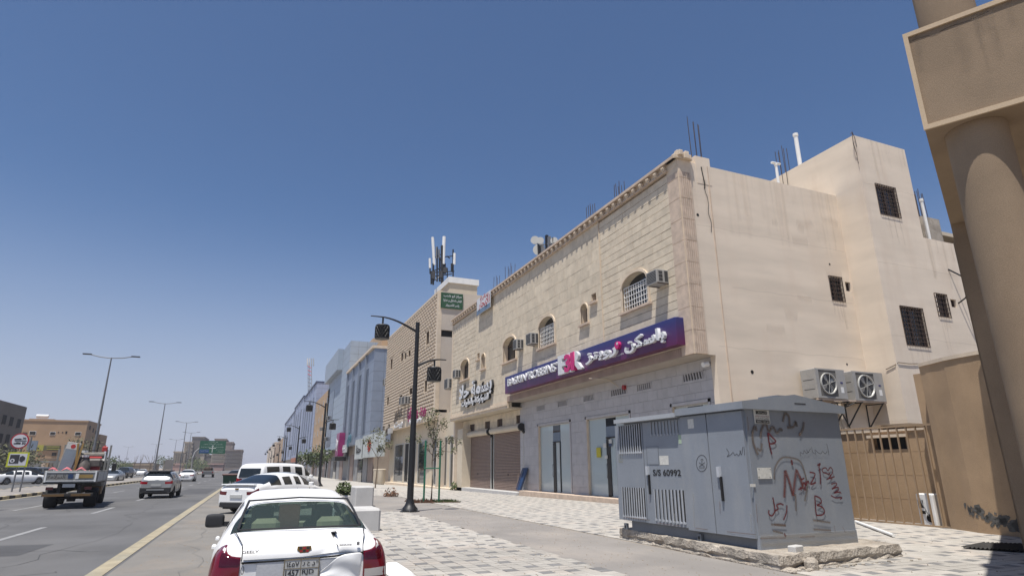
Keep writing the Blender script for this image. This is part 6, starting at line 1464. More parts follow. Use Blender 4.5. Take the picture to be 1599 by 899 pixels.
def arch(y, r, zb, rest):
    """stations across a wheel arch centred on y; rest(y)->(zs,zt,ws,wt,tag)"""
    return [(y+d,)+(z,)+rest(y+d) for d, z in ((-r*1.25, zb), (-r*1.02, zb+.1), (-r*.6, 2*r*.98), (0, 2*r*1.06), (r*.6, 2*r*.98), (r*1.02, zb+.1), (r*1.25, zb))]
def lerp_tab(tab):
    def fn(y):
        for a, b in zip(tab, tab[1:]):
            if a[0] <= y <= b[0]: u = (y-a[0])/(b[0]-a[0]); return tuple(p+(q-p)*u for p, q in zip(a[1:5], b[1:5]))+(a[5],)
        return tab[-1][1:5]+(tab[-1][5],)
    return fn
def make_car(kind, paint, label, cat='car', loc=(0, 0, 0), rz=0, group=None, name=None, scale=1.0, lampmat=None, detail=1, glassmat=None):
    """origin: middle of the rear axle line on the ground at the rear bumper; nose towards +Y"""
    P = dict(
     sedan=dict(L=4.55, r=.31, ax=(.98, 3.62), zb=.2, tab=[(.0,.80,.86,.74,.55,'l'),(.12,.92,1.0,.84,.66,'p'),(.62,.95,1.06,.88,.70,'p'),(.80,.955,1.09,.885,.69,'r'),(1.08,.953,1.25,.888,.645,'r'),(1.40,.95,1.40,.89,.60,'p'),(1.50,.95,1.42,.89,.60,'c'),(2.30,.94,1.46,.90,.60,'p'),(2.36,.94,1.46,.90,.60,'c'),(2.82,.93,1.43,.90,.58,'p'),(2.90,.93,1.42,.90,.57,'w'),(3.22,.92,1.23,.89,.61,'w'),(3.60,.91,1.02,.88,.66,'p'),(4.20,.82,.90,.84,.62,'p'),(4.50,.66,.72,.74,.50,'p'),(4.55,.62,.66,.70,.45,'p')]),
     fast=dict(L=4.9, r=.335, ax=(1.08, 3.90), zb=.2, tab=[(.0,.80,.88,.78,.60,'l'),(.14,.95,1.04,.87,.70,'p'),(.55,.97,1.07,.90,.72,'r'),(.98,.965,1.22,.905,.67,'r'),(1.55,.96,1.39,.91,.60,'p'),(1.66,.96,1.42,.91,.60,'c'),(2.40,.95,1.455,.92,.60,'p'),(2.46,.95,1.455,.92,.60,'c'),(3.0,.94,1.42,.92,.58,'p'),(3.08,.94,1.40,.92,.57,'w'),(3.45,.92,1.21,.91,.62,'w'),(3.85,.90,1.0,.90,.68,'p'),(4.55,.80,.86,.85,.62,'p'),(4.85,.62,.70,.74,.5,'p'),(4.9,.58,.64,.70,.45,'p')]),
     suv=dict(L=4.35, r=.345, ax=(.82, 3.42), zb=.28, tab=[(.0,.95,1.02,.80,.66,'l'),(.10,1.02,1.20,.87,.68,'r'),(.42,1.05,1.50,.89,.62,'p'),(.55,1.06,1.53,.89,.62,'c'),(1.30,1.05,1.56,.90,.62,'p'),(1.38,1.05,1.56,.90,.62,'c'),(2.35,1.03,1.55,.90,.60,'p'),(2.45,1.03,1.53,.90,.60,'w'),(3.20,1.0,1.12,.89,.68,'p'),(3.95,.92,1.0,.86,.66,'p'),(4.28,.76,.84,.78,.55,'p'),(4.35,.70,.76,.74,.5,'p')]),
     big=dict(L=4.9, r=.39, ax=(.95, 3.75), zb=.34, tab=[(.0,1.10,1.16,.88,.78,'l'),(.06,1.14,1.5,.93,.74,'r'),(.22,1.15,1.76,.94,.70,'p'),(.32,1.15,1.80,.94,.70,'c'),(1.30,1.14,1.83,.95,.70,'p'),(1.42,1.14,1.83,.95,.70,'c'),(2.70,1.12,1.80,.95,.68,'p'),(2.80,1.12,1.78,.95,.68,'w'),(3.40,1.10,1.22,.94,.74,'p'),(4.5,1.05,1.13,.90,.72,'p'),(4.85,.86,.94,.85,.62,'p'),(4.9,.8,.86,.8,.56,'p')]),
     van=dict(L=4.9, r=.34, ax=(.95, 3.95), zb=.26, tab=[(.0,1.12,1.2,.86,.78,'l'),(.05,1.18,1.70,.92,.80,'p'),(.16,1.2,1.85,.935,.78,'p'),(.30,1.2,1.88,.94,.78,'c'),(1.28,1.2,1.90,.94,.78,'p'),(1.42,1.2,1.90,.94,.78,'c'),(2.30,1.19,1.90,.94,.78,'p'),(2.44,1.19,1.90,.94,.78,'c'),(3.30,1.17,1.86,.94,.76,'p'),(3.42,1.16,1.82,.94,.74,'w'),(4.15,1.10,1.24,.92,.76,'p'),(4.7,.98,1.06,.88,.70,'p'),(4.86,.8,.86,.8,.6,'p'),(4.9,.72,.78,.76,.55,'p')]),
    )[kind]
    fn = lerp_tab(P['tab']); L, r, zb = P['L'], P['r'], P['zb']
    st = []; ys = set()
    inarch = lambda y: any(abs(y-a) < r*1.3 for a in P['ax'])
    for row in P['tab']:
        if not inarch(row[0]): st.append((row[0], zb+(.06 if row[0] in (0, L) else 0))+row[1:6])
        else: st.append((row[0], None)+row[1:6])
    for a in P['ax']:
        for y in (a-r*1.25, a-r*1.02, a-r*.6, a, a+r*.6, a+r*1.02, a+r*1.25):
            if 0 < y < L and all(abs(y-q[0]) > .05 for q in st): st.append((y, None)+fn(y))
    st.sort(key=lambda q: q[0]); out = []
    for q in st:
        if q[1] is None:
            d = min(abs(q[0]-a) for a in P['ax'])/r; z = zb if d > 1.2 else zb+.08 if d > 1.0 else 2*r*(1.06-.12*(d/.6)**2) if d < .8 else zb+.25
            q = (q[0], max(zb, z))+q[2:]
        out.append(q)
    t = thing(name or dict(sedan='parked_car', fast='parked_car', suv='crossover_car', big='large_suv', van='passenger_van')[kind], label, cat, loc, rz, group); t.scale = (scale,)*3
    mats = [paint, glassmat or CARGL, glassmat or CARGL, glassmat or CARGL, lampmat or LAMPR, PLAST, LAMPW]
    parts = shell(out, mats, t, NAMES)
    W2 = max(q[4] for q in out)
    for a in P['ax']:
        for s in (-1, 1): wheel(t, s*(W2-.12), a, r)
    m_ = MB(); m_.box(-W2*.8, W2*.8, .25, L-.3, zb-.04, zb+.45); m_.build('underbody', PLAST, t, off=(0, 0, 0))
    zr = P['tab'][0][1]
    if detail:
        m_ = MB(); m_.box(-.26, .26, -.03, .01, zr*.78-.055, zr*.78+.055); m_.build('number_plate', PLATE, t, off=(0, 0, 0))
        for s in (-1, 1):
            wy = [q for q in P['tab'] if q[5] == 'w'][0][0]+.3; zz = P['tab'][0][1]; m_ = MB(); m_.bbox(s*(W2-.04), s*(W2+.16), wy-.02, wy+.12, .93 if kind in ('sedan', 'fast') else 1.08, 1.07 if kind in ('sedan', 'fast') else 1.26, .03); m_.build('door_mirror', paint if kind != 'sedan' else PLAST, t, off=(0, 0, 0))
        m_ = MB(); yb_ = L*.5
        for s in (-1, 1):
            for y in (L*.33, L*.52, L*.70): m_.box(s*(W2*.99), s*(W2*1.003), y, y+.008, zb+.14, zr+.06)
        m_.build('door_seam', RIMD, t, off=(0, 0, 0))
    return t, parts, P
# moving and parked cars
def face(o): return o
def gpt(px, py): return at(px, py, Z=0)
suv, sp, _ = make_car('suv', PAINTS, 'white and black two tone crossover driving away behind the flatbed truck', loc=(-4.95, 40.6, 0), rz=math.radians(-2), name='crossover_car', scale=.97, detail=1)
m_ = MB(); m_.bbox(-.80, .80, -.03, .05, .34, .62, .02); m_.build('rear_valance', PLAST, suv, off=(0, 0, 0)); m_ = MB(); m_.box(-.45, .45, -.045, -.03, .46, .53); m_.build('skid_plate', PAINTS, suv, off=(0, 0, 0))
m_ = MB(); m_.bbox(-.60, .60, .3, .6, 1.50, 1.545, .01); m_.bbox(-.58, .58, .5, 2.3, 1.535, 1.575, .02); m_.build('black_roof', PLAST, suv, off=(0, 0, 0))
p = gpt(290, 752); sd, _, _ = make_car('sedan', PAINTW, 'small white saloon driving ahead of the crossover in the same lane', loc=(p.x, p.y, 0), name='saloon_car')
# parked angled cars
c2, _, _ = make_car('fast', PAINTW, 'white fastback saloon with dark windows parked at an angle behind the damaged car', loc=(-.45, 25.9, 0), rz=math.radians(-37), name='parked_car', lampmat=LAMPD)
m_ = MB(); m_.bbox(-.70, .70, -.03, .14, .24, .42, .03); m_.build('rear_diffuser', PLAST, c2, off=(0, 0, 0))
m_ = MB(); m_.bbox(-.72, .72, .0, .20, 1.03, 1.065, .01); m_.build('boot_spoiler', PAINTW, c2, off=(0, 0, 0))
m_ = MB(); m_.box(-.07, .07, -.02, .01, .86, .91); m_.build('badge', M('badge_gold', (.25, .16, .05), .4, metal=.5), c2, off=(0, 0, 0))
vn, _, _ = make_car('van', PAINTW, 'white passenger van with dark side windows parked at an angle', 'van', loc=(-.1, 35.6, 0), rz=math.radians(-42))
m_ = MB(); v = [(-.68, -.035, 1.16), (.68, -.035, 1.16), (.66, .05, 1.62), (-.66, .05, 1.62)]; m_.add(v+[(a, b_+.2, c) for a, b_, c in v], [(0,1,2,3),(7,6,5,4),(0,4,5,1),(1,5,6,2),(2,6,7,3),(3,7,4,0)]); m_.build('rear_window', CARGL, vn, off=(0, 0, 0))
c4, _, _ = make_car('fast', PAINTS, 'silver saloon tail parked between the van and the white fastback', loc=(-.15, 31.6, 0), rz=math.radians(-38), lampmat=LAMPD)
c5, _, _ = make_car('suv', PAINTG, 'dark parked car beyond the green waste container', loc=(-1.2, 50, 0), rz=math.radians(-35), name='parked_car')
# across the road
def side_car(kind, paint, px, py, label, ry, z=0, **k):
    p = at(px, py, Z=z); return make_car(kind, paint, label, loc=(p.x, p.y, z), rz=math.radians(ry), group='cars across the wide road', detail=0, **k)
side_car('fast', PAINTW, -14, 757, 'white parked car cut by the left picture edge', -60)
side_car('big', PAINTB, 14, 755, 'black parked off roader just behind the speed sign', -25)
side_car('big', PAINTG, 38, 754, 'dark grey parked off roader right of the sign poles', -25)
side_car('fast', PAINTBL, 55, 753.5, 'blue grey parked saloon before the tan building', -30)
side_car('sedan', PAINTB, 62, 750, 'black parked saloon left of the flatbed truck', -30)
side_car('fast', PAINTS, 183, 752, 'silver car facing the camera right of the flatbed truck', 178, name='oncoming_car')
side_car('big', PAINTB, 199, 747, 'black off roader beyond the silver oncoming car', 175, name='oncoming_car')
side_car('suv', PAINTW, 171, 750, 'white car half hidden behind the truck bed', 178, name='oncoming_car')
side_car('sedan', PAINTW, 225, 742, 'small white oncoming car above the crossover roof', 178, name='oncoming_car')
for k, (px, py, pt_) in enumerate(((152, 747, PAINTS), (207, 741, PAINTW), (214, 740, PAINTG))): side_car('sedan', pt_, px, py, ('distant silver car left of the silver oncoming car', 'distant white car right of the black off roader', 'distant grey car far along the other carriageway')[k], 178, name='oncoming_car')
# ---- dark pick up far ahead
p = gpt(323.5, 745.5); pk = thing('pickup_truck', 'dark loaded pickup driving far ahead towards the gantry', 'pickup', (p.x, p.y, 0))
def pick(t, paint):
    m_ = MB(); m_.bbox(-.9, .9, 0, 2.2, .55, 1.15, .04); m_.build('cargo_bed', paint, t, off=(0, 0, 0)); m_ = MB(); m_.bbox(-.88, .88, 2.25, 5.1, .5, 1.1, .1); m_.add([(-.82, 2.3, 1.1), (.82, 2.3, 1.1), (.82, 4.0, 1.1), (-.82, 4.0, 1.1), (-.68, 2.45, 1.7), (.68, 2.45, 1.7), (.68, 3.5, 1.7), (-.68, 3.5, 1.7)], [(4,5,6,7),(0,1,5,4),(1,2,6,5),(2,3,7,6),(3,0,4,7)]); m_.build('cab', paint, t, off=(0, 0, 0))
    m_ = MB(); m_.box(-.6, .6, 2.32, 2.36, 1.2, 1.6); m_.build('rear_window', CARGL, t, off=(0, 0, 0))
    for x in (-.8, .8):
        for y in (.8, 4.2): wheel(t, x, y, .37)
    m_ = MB(); m_.box(-.9, -.72, -.02, .02, .8, 1.0); m_.box(.72, .9, -.02, .02, .8, 1.0); m_.build('tail_lamp', LAMPR, t, off=(0, 0, 0)); m_ = MB(); m_.bbox(-.7, .7, .1, 2.0, 1.15, 1.75, .2); m_.build('load', M('cargo_brown', (.07, .045, .03), .9, .3, 4, .3, 10), t, off=(0, 0, 0))
pick(pk, PAINTG)
# ---- flatbed truck with cargo
TX, TY = -7.12, 31.9; TR = math.radians(6)
tk = thing('flatbed_truck', 'white flatbed truck loaded with machines and bottles in the near lane', 'truck', (TX, TY, 0), rz=TR)
BEDW = M('truck_bed_white', (.27, .27, .255), .6, .15, 4, .1, 20, stain=((3, 3, 3), .5, (.25, .20, .16)), obj=True); FRM = M('truck_frame', (.025, .022, .02), .8, .2, 6, .2, 20); ORB = M('orange_reflector', (.16, .09, .03), .7)
tp = lambda m_, nm, mt, **k: m_.build(nm, mt, tk, off=(0, 0, 0), **k)
hw = .93
tp(MB().box(-hw, hw, 0.02, 4.2, 1.02, 1.10), 'bed_floor', FRM)
tb = tp(MB().bbox(-hw, hw, -.03, .03, 1.08, 1.56, .015), 'tailboard', BEDW)
m_ = MB(); [m_.box(-hw+.06+i*.0, hw-.06, -.045, -.03, z, z+.03) for i in range(1) for z in (1.13, 1.48)]; m_.box(-hw+.02, -hw+.08, -.05, -.03, 1.1, 1.55); m_.box(hw-.08, hw-.02, -.05, -.03, 1.1, 1.55); m_.build('board_rib', WHITE, tb, off=(0, 0, 0))
m_ = MB(); m_.box(.28, .78, -.05, -.045, 1.25, 1.40); m_.build('gold_sticker', M('gold_sticker', (.35, .23, .07), .6), tb, off=(0, 0, 0)); m_ = MB(); m_.box(-.1, .08, -.05, -.045, 1.24, 1.42); m_.build('blue_sticker', BLU, tb, off=(0, 0, 0)); m_ = MB(); m_.box(.16, .28, -.05, -.045, 1.22, 1.44); m_.build('white_sticker', WHITE, tb, off=(0, 0, 0))
lt_ = text('السلامة', 'letters', FRM, None, (-.5, -.052, 1.33), (1, 0, 0), UP, .18, .6, off=.002, ar=True); lt_.parent = tb
for s in (-1, 1):
    sb = tp(MB().bbox(s*hw-.03, s*hw+.03, .04, 4.2, 1.08, 1.56, .015), 'sideboard', BEDW)
    m_ = MB()
    for i in range(14): m_.box(s*hw+.03*s, s*hw+.045*s, .2+i*.29, .25+i*.29, 1.12, 1.5)
    m_.build('sideboard_rib', WHITE, sb, off=(0, 0, 0))
    tp(MB().box(s*hw-.04, s*hw+.04, 2.5, 2.58, 1.1, 2.5), 'stake_post', BEDW); tp(MB().box(s*hw-.04, s*hw+.04, 4.1, 4.18, 1.1, 2.75), 'stake_post', BEDW)
tp(MB().box(-hw, hw, 4.12, 4.18, 1.1, 1.9), 'headboard', FRM)
tp(MB().box(-.42, -.3, .1, 6.2, .62, 1.02).box(.3, .42, .1, 6.2, .62, 1.02), 'chassis_rails', FRM)
tp(MB().bbox(-hw+.03, hw-.03, .02, .16, .52, .64, .02), 'rear_bumper', FRM)
for a, b in ((-hw+.06, -.12), (.12, hw-.12)): tp(MB().box(a, b, .0, .02, .52, .61), 'orange_strip', ORB)
tp(MB().box(-.24, .2, .0, .02, .88, 1.02), 'number_plate', PLATE)
for s in (-1, 1): tp(MB().box(s*.55, s*.8, .02, .06, .78, .9), 'tail_lamp', LAMPD)
for s in (-1, 1): wheel(tk, s*.72, 1.45, .42, .46); wheel(tk, s*.80, 4.9, .42, .26)
tp(MB().cyl((-.8, 1.45, .44), (.8, 1.45, .44), .09, n=8).cyl((-.15, 1.45, .44), (.15, 1.45, .44), .2, n=10), 'axle', FRM)
tp(MB().bbox(-.88, .88, 4.3, 5.9, .62, 2.1, .1), 'cab', BEDW); tp(MB().box(-.75, .75, 4.27, 4.3, 1.5, 2.0), 'rear_window', CARGL); tp(MB().box(.5, .95, 2.4, 3.3, .5, .85), 'fuel_tank', ORB); tp(MB().bbox(1.0, 1.2, 5.6, 5.7, 1.5, 1.9, .02), 'door_mirror', PLAST)
def load(nm, label, cat, build_, loc):
    t = thing(nm, label, cat, (TX+loc[0]*math.cos(TR)-loc[1]*math.sin(TR), TY+loc[0]*math.sin(TR)+loc[1]*math.cos(TR), loc[2]), TR); build_(t); return t
def b_(t, m_, nm, mt, **k): return m_.build(nm, mt, t, off=(0, 0, 0), **k)
def fridge(t):
    b_(t, MB().bbox(-.27, .27, -.05, .45, 0, 1.65, .03), 'casing', BEDW); b_(t, MB().box(-.22, .22, -.06, -.05, .25, 1.35), 'glass_door', M('pale_glass', (.26, .31, .35), .2)); b_(t, MB().box(-.24, .24, -.062, -.05, 1.35, 1.6), 'top_panel', PAPER); b_(t, MB().cyl((.0, -.068, 1.48), (0, -.05, 1.48), .09, n=12), 'red_logo', INKR)
f = load('display_fridge', 'tall white display fridge tilted on the flatbed truck', 'fridge', fridge, (-.45, .8, 1.12)); f.rotation_euler = (0, math.radians(9), .1)
STG = M('dusty_metal', (.13, .115, .10), .6, .2, 8, .2, 20)
def jug(t): b_(t, MB().lathe([(.05, 0), (.2, .02), (.22, .3), (.2, .5), (.1, .62), (.08, .7), (.1, .72)], n=12), 'vessel', STG, smooth=True); b_(t, MB().cyl((0, 0, .7), (0, 0, .76), .11, n=10), 'cap', WHITE)
for k, (x, y, z, s) in enumerate(((-.05, 1.0, 1.12, 1.2), (.28, .9, 1.12, 1.25), (.12, 1.5, 1.12, 1.5), (.42, 1.6, 1.12, 1.4), (-.2, 1.8, 1.12, 1.6))):
    j = load('gas_vessel', ('first dusty grey vessel right of the tilted fridge', 'second dusty grey vessel on the truck bed', 'middle tall dusty vessel on the truck bed', 'right tall dusty vessel on the truck bed', 'rear dusty vessel beside the tilted fridge')[k], 'vessel', jug, (x, y, z)); j.scale = (s, s, s*1.15)
def roll(t): b_(t, MB().cyl((-.42, 0, 0), (.42, .15, .02), .14, n=12), 'bundle', M('dusty_cloth', (.24, .22, .19), .95, .2, 6, .5, 12)); b_(t, MB().cyl((-.1, -.1, -.1), (.35, .0, -.1), .06, n=8), 'red_strap', INKR)
load('cloth_bundle', 'rolled dusty cloth bundle on top of the truck load', 'bundle', roll, (.5, 1.4, 2.2))
def mach(t): b_(t, MB().bbox(-.28, .28, -.25, .25, 0, .62, .04), 'frame', M('machine_red', (.26, .03, .03), .6)); b_(t, MB().bbox(-.34, .34, -.3, .3, .62, .95, .08), 'hood', STG); b_(t, MB().cyl((-.36, 0, .3), (-.28, 0, .3), .2, n=12), 'pulley', FRM)
load('engine_unit', 'red and grey engine unit strapped at the right side of the truck bed', 'machine', mach, (.58, 1.2, 1.12))
def can(t): b_(t, MB().bbox(-.11, .11, -.08, .08, 0, .22, .03), 'can', INKR); b_(t, MB().cyl((0, 0, .22), (.0, 0, .28), .03, n=8), 'neck', INKR)
load('red_canister', 'small red canister perched on the headboard of the truck load', 'canister', can, (.82, 2.55, 2.42))
def plank(t): b_(t, MB().box(-.035, .035, -.02, .02, 0, 1.6), 'pole', M('timber_yellow', (.34, .22, .07), .8))
for k, (x, tl_, ) in enumerate(((.02, .12), (.12, -.06))): o = load('timber_pole', ('left yellowish pole leaning beside the tilted fridge', 'right yellowish pole leaning beside the tilted fridge')[k], 'pole', plank, (x-.08, .7, 1.12)); o.rotation_euler = (0, tl_, 0)
def rods(t):
    for x in (-.05, .3, .62): b_(t, MB().cyl((x, 0, 0), (x+.05, 0, 1.75), .025, n=6), 'rod', FRM)
    b_(t, MB().cyl((-.05, 0, 1.3), (.66, 0, 1.35), .02, n=6), 'crossrod', FRM)
load('steel_rack', 'thin dark steel rack standing amid the truck load', 'rack', rods, (-.1, 2.2, 1.12))
def tarp(t):
    m_ = MB(); n = 14; v = []; 
    for i in range(n+1):
        for j in range(3): v.append((-.75+1.45*i/n, -.2+.2*j, .10*math.sin(i*1.3)*(.6+.3*j)+.05*(j == 1)))
    m_.add(v, [(i*3+j, (i+1)*3+j, (i+1)*3+j+1, i*3+j+1) for i in range(n) for j in range(2)]); b_(t, m_, 'cloth', M('pink_cloth', (.55, .16, .18), .9, .2, 6, .2, 20), recalc=False)
load('pink_cloth', 'crumpled pink and red cloth along the tailboard of the truck', 'cloth', tarp, (-.1, .28, 1.58))
# ================================================================ ACROSS THE ROAD AND THE DISTANCE
XL = -38.0
ca = at(43, 636, X=XL)
dk = thing('corner_building', 'dark grey brown building with small square windows at the left edge', 'building', (XL, ca.y, 0))
m_ = MB(); m_.box(XL-30, XL, 60, ca.y, -.1, ca.z); m_.build('wall', GREYB, dk)
for px, py in ((7, 655), (18, 658), (29.5, 661), (1, 684), (12, 685)):
    p = at(px, py, X=XL); m_ = MB(); m_.box(XL, XL+.05, p.y-.8, p.y+.8, p.z-.75, p.z+.7); w_ = m_.build('window', DARK, dk); m_ = MB(); m_.box(XL, XL+.12, p.y-.9, p.y+.9, p.z-.9, p.z-.75); m_.build('sill', GREYB, w_)
p = at(8, 698, X=XL); m_ = MB(); m_.box(XL, XL+.06, p.y-1.2, p.y+1.2, p.z-.4, p.z+.4); m_.build('window', DARK, dk)
m_ = MB(); m_.box(XL, XL+.2, 60, ca.y, 2.9, 3.3); m_.build('string_course', GREYB, dk)
YT2 = at(138, 659, X=XL).y; zt_ = at(138, 659, X=XL).z
tb_ = thing('tan_building', 'tan rendered building with white roof tank and yellow shop band across the road', 'building', (XL, YT2, 0))
TANB = M('tan_building_render', (.38, .255, .155), .92, .06, .3, .1, 20)
m_ = MB(); m_.box(XL-26, XL, YT2, YT2+13.5, -.1, zt_); m_.build('wall', TANB, tb_)
m_ = MB(); m_.box(XL-26.2, XL+.15, YT2-.15, YT2+13.6, zt_, zt_+.35); m_.build('coping', TANB, tb_)
zf2 = at(155, 678, X=XL).z; m_ = MB(); m_.box(XL-20, XL+.3, YT2+13.7, YT2+22, -.1, zf2); m_.build('lower_wing', TANB, tb_)
def onY(px, py, Y=None): return at(px, py, Y=YT2)
def tbox(x0, x1, y0, y1, mt, nm, d=.1, par=None): a, b = onY(x0, y0), onY(x1, y1); m_ = MB(); m_.box(a.x, b.x, YT2-d, YT2+.02, b.z, a.z); return m_.build(nm, mt, par or tb_)
for q in ((47, 56, 673, 679.5), (79, 86.5, 674, 679.5), (118, 126.5, 674.5, 680)): w_ = tbox(*q, WHITE, 'window', .08); tbox(q[0]+.5, q[1]-.5, q[2]+.5, q[3]-.6, DARK, 'pane', .12, w_)
for q in ((91, 92.5, 674.5, 676), (97.5, 99, 674.5, 676), (103, 105, 673.5, 677)): tbox(*q, DARK, 'vent_hole', .05)
tbox(36, 42, 675, 681, RUSTY, 'window', .1)
YLB = M('yellow_shop_band', (.36, .34, .05), .7, .1, 2, .05); OLV = M('olive_band', (.10, .10, .05), .7)
tbox(60, 68, 695, 704, YLB, 'yellow_board', .3); tbox(68, 94, 695.5, 703.5, OLV, 'shop_band', .25); tbox(74, 94, 697, 698.3, YLB, 'band_stripe', .32); tbox(74, 94, 700.5, 701.8, YLB, 'band_stripe', .32)
tbox(112, 118, 701, 708, YLB, 'yellow_panel', .3); tbox(119, 124, 704, 720, YLB, 'yellow_panel', .3); tbox(112, 118, 709, 713, INKR, 'red_panel', .3); tbox(82, 88, 707, 712, DARK, 'dark_window', .1)
tbox(125, 136, 700, 730, GREYB, 'dark_shutter', .2); tbox(62, 88, 716, 717.5, GREYB, 'pipe_rail', .3)
for px, py in ((141, 668), (146, 672), (150, 675), (141, 700), (147, 705)): p = at(px, py, X=XL); m_ = MB(); m_.box(XL, XL+.05, p.y-.6, p.y+.6, p.z-.5, p.z+.5); m_.build('side_window', DARK, tb_)
tbox(46, 84, 653.5, 657.5, TANB, 'roof_block', -1.5)
a, b = onY(52, 645.5), onY(70, 651.5); m_ = MB(); m_.cyl((a.x, YT2+3, (a.z+b.z)/2), (b.x, YT2+3, (a.z+b.z)/2), (a.z-b.z)/2, n=14); m_.build('roof_tank', WHITE, tb_, smooth=True)
for k in range(6): x = a.x+(b.x-a.x)*(k+.5)/6; m_ = MB(); m_.box(x-.1, x+.1, YT2+2.9, YT2+3.1, zt_, b.z); m_.build('tank_leg', WHITE, tb_)
bb = thing('advert_board', 'bluish grey roadside board left of the yellow shop band', 'sign', tuple(onY(53, 700))); q = tbox; a, b = at(45, 688, Y=150), at(57, 704, Y=150); bb.location = ((a.x+b.x)/2, 150, b.z); OFF[bb.name] = Vector(bb.location); m_ = MB(); m_.box(a.x, b.x, 149.8, 150.1, b.z, a.z); m_.build('board', PAINTBL, bb); m_ = MB(); m_.box(a.x+.2, b.x-.1, 150.1, 150.4, 0, b.z); m_.build('board_post', GREYB, bb)
gw_ = thing('low_wall', 'low grey street wall with shop clutter before the tan building', 'wall', (-46, 140, 0)); a, b = at(48, 719, Y=140), at(92, 734, Y=140); m_ = MB(); m_.box(a.x, b.x, 140, 140.4, 0, a.z); m_.build('wall', M('street_wall_grey', (.24, .24, .24), .9), gw_)
for k, (px0, px1, t_) in enumerate(((66, 70, .25), (72, 76, .2), (77, 81, .25))): a, b = at(px0, 722, Y=139.5), at(px1, 733, Y=139.5); m_ = MB(); m_.box(a.x, b.x, 139.4, 139.9, 0, a.z-.5*t_); m_.build('stall', (RUST, TAN, GREYB)[k], gw_)
# roadside greens on the far left
def bush(px, py, Y, r, label, seed, mat=None, name='street_tree', h=None):
    p = at(px, py, Y=Y); t = thing(name, label, 'tree', (p.x, Y, 0)); m_ = MB(); m_.cyl((0, 0, 0), (0, 0, max(.5, p.z-r*.4)), .08*r, .05*r, n=6); m_.build('trunk', BARK, t, off=(0, 0, 0)); m_ = MB()
    for i in range(5): a = i*1.3+seed; leaves(m_, (math.cos(a)*r*.6, math.sin(a)*r*.5, p.z+r*.3*math.sin(i*2.1)), r*.62, 110, r*.09, seed*10+i, .8)
    m_.build('crown', mat or LEAFD, t, off=(0, 0, 0)); return t
bush(3, 718, 100, 2.6, 'olive green tree at the left edge below the dark building', 3); bush(41, 716, 120, 2.4, 'olive tree seen between the speed sign and the low wall', 4); bush(129, 700, 170, 3.2, 'pale green tree at the corner of the tan building', 5)
bush(171, 725, 170, 2.2, 'dark green small tree right of the flatbed truck', 6, LEAF); bush(186, 729, 230, 2.2, 'low dark tree in front of the distant tan houses', 7, LEAF); bush(197, 728, 240, 2.2, 'low dark bush beside the distant tan houses', 8, LEAF)
# far lantern lamps over the truck
for i, (px, py, lb) in enumerate(((167, 706, 'small far lantern lamp just right of the truck load'), (181, 711, 'second small far lantern lamp right of the truck load'), (187.5, 713.5, 'third small far lantern lamp right of the truck load'), (196, 715, 'fourth small far lantern lamp right of the truck load'))):
    p = at(px, py, Z=7.0); copy_tree(lamp0, loc=(p.x, p.y, 0), rz=math.pi*(i % 2), label=lb)
# speed limit sign
a, b = at(18, 768, Z=.16), at(31, 765, Z=.16); Ys = a.y
b = at(31, 766, Y=Ys)
sp_ = thing('speed_sign', 'round speed limit sign over a yellow edged camera sign on two poles', 'traffic sign', (a.x, Ys, .16))
c = at(31.8, 688.5, Y=Ys); r = (at(46.5, 688, Y=Ys).x-at(17.5, 688, Y=Ys).x)/2
def disc(mb, x, z, rx, rz, y0, y1, n=28): mb.prism([(x+rx*math.cos(k/n*6.2832), z+rz*math.sin(k/n*6.2832)) for k in range(n)], lambda u, v_, d: (u, d, v_), y0, y1)
SR = M('sign_red', (.36, .02, .03), .5, .03, 5, 0); SW = M('sign_white', (.56, .56, .58), .5, .03, 5, 0); SK = M('sign_black', (.03, .03, .035), .5); SY = M('sign_yellow', (.55, .58, .02), .5)
m_ = MB(); disc(m_, c.x, c.z-.0, r, r, Ys-.04, Ys); m_.build('red_disc', SR, sp_); m_ = MB(); disc(m_, c.x, c.z, r*.84, r*.84, Ys-.05, Ys-.041); m_.build('white_disc', SW, sp_)
m_ = MB(); m_.box(c.x-r*.55, c.x+r*.75, Ys-.06, Ys-.051, c.z-.02, c.z+.03); m_.build('divider', SK, sp_)
m_ = MB(); m_.prism([(c.x-r*.6, c.z+r*.15), (c.x+r*.15, c.z+r*.15), (c.x+r*.15, c.z+r*.3), (c.x-.1*r, c.z+r*.34), (c.x-r*.2, c.z+r*.3), (c.x-r*.6, c.z+r*.26)], lambda u, v_, d: (u, d, v_), Ys-.06, Ys-.051); m_.prism([(c.x-r*.6, c.z-r*.42), (c.x+r*.15, c.z-r*.42), (c.x+r*.15, c.z-r*.2), (c.x-.3*r, c.z-r*.16), (c.x-r*.38, c.z-r*.26), (c.x-r*.6, c.z-r*.28)], lambda u, v_, d: (u, d, v_), Ys-.06, Ys-.051); m_.build('vehicle_symbols', SK, sp_)
text('70', 'numerals', SK, sp_, (c.x+r*.45, Ys-.055, c.z+r*.3), (1, 0, 0), UP, r*.32, off=.002, bold=.04); text('50', 'numerals', SK, sp_, (c.x+r*.48, Ys-.055, c.z-r*.3), (1, 0, 0), UP, r*.32, off=.002, bold=.04)
sa, sb_ = at(14.5, 706, Y=Ys), at(42.5, 729, Y=Ys)
m_ = MB(); m_.box(sa.x, sb_.x, Ys-.04, Ys, sb_.z, sa.z); m_.build('yellow_plate', SY, sp_); m_ = MB(); m_.box(sa.x+.1, sb_.x-.1, Ys-.05, Ys-.041, sb_.z+.09, sa.z-.09); m_.build('white_plate', SW, sp_)
cx, cz3 = (sa.x+sb_.x)/2, (sa.z+sb_.z)/2; w3 = (sb_.x-sa.x)
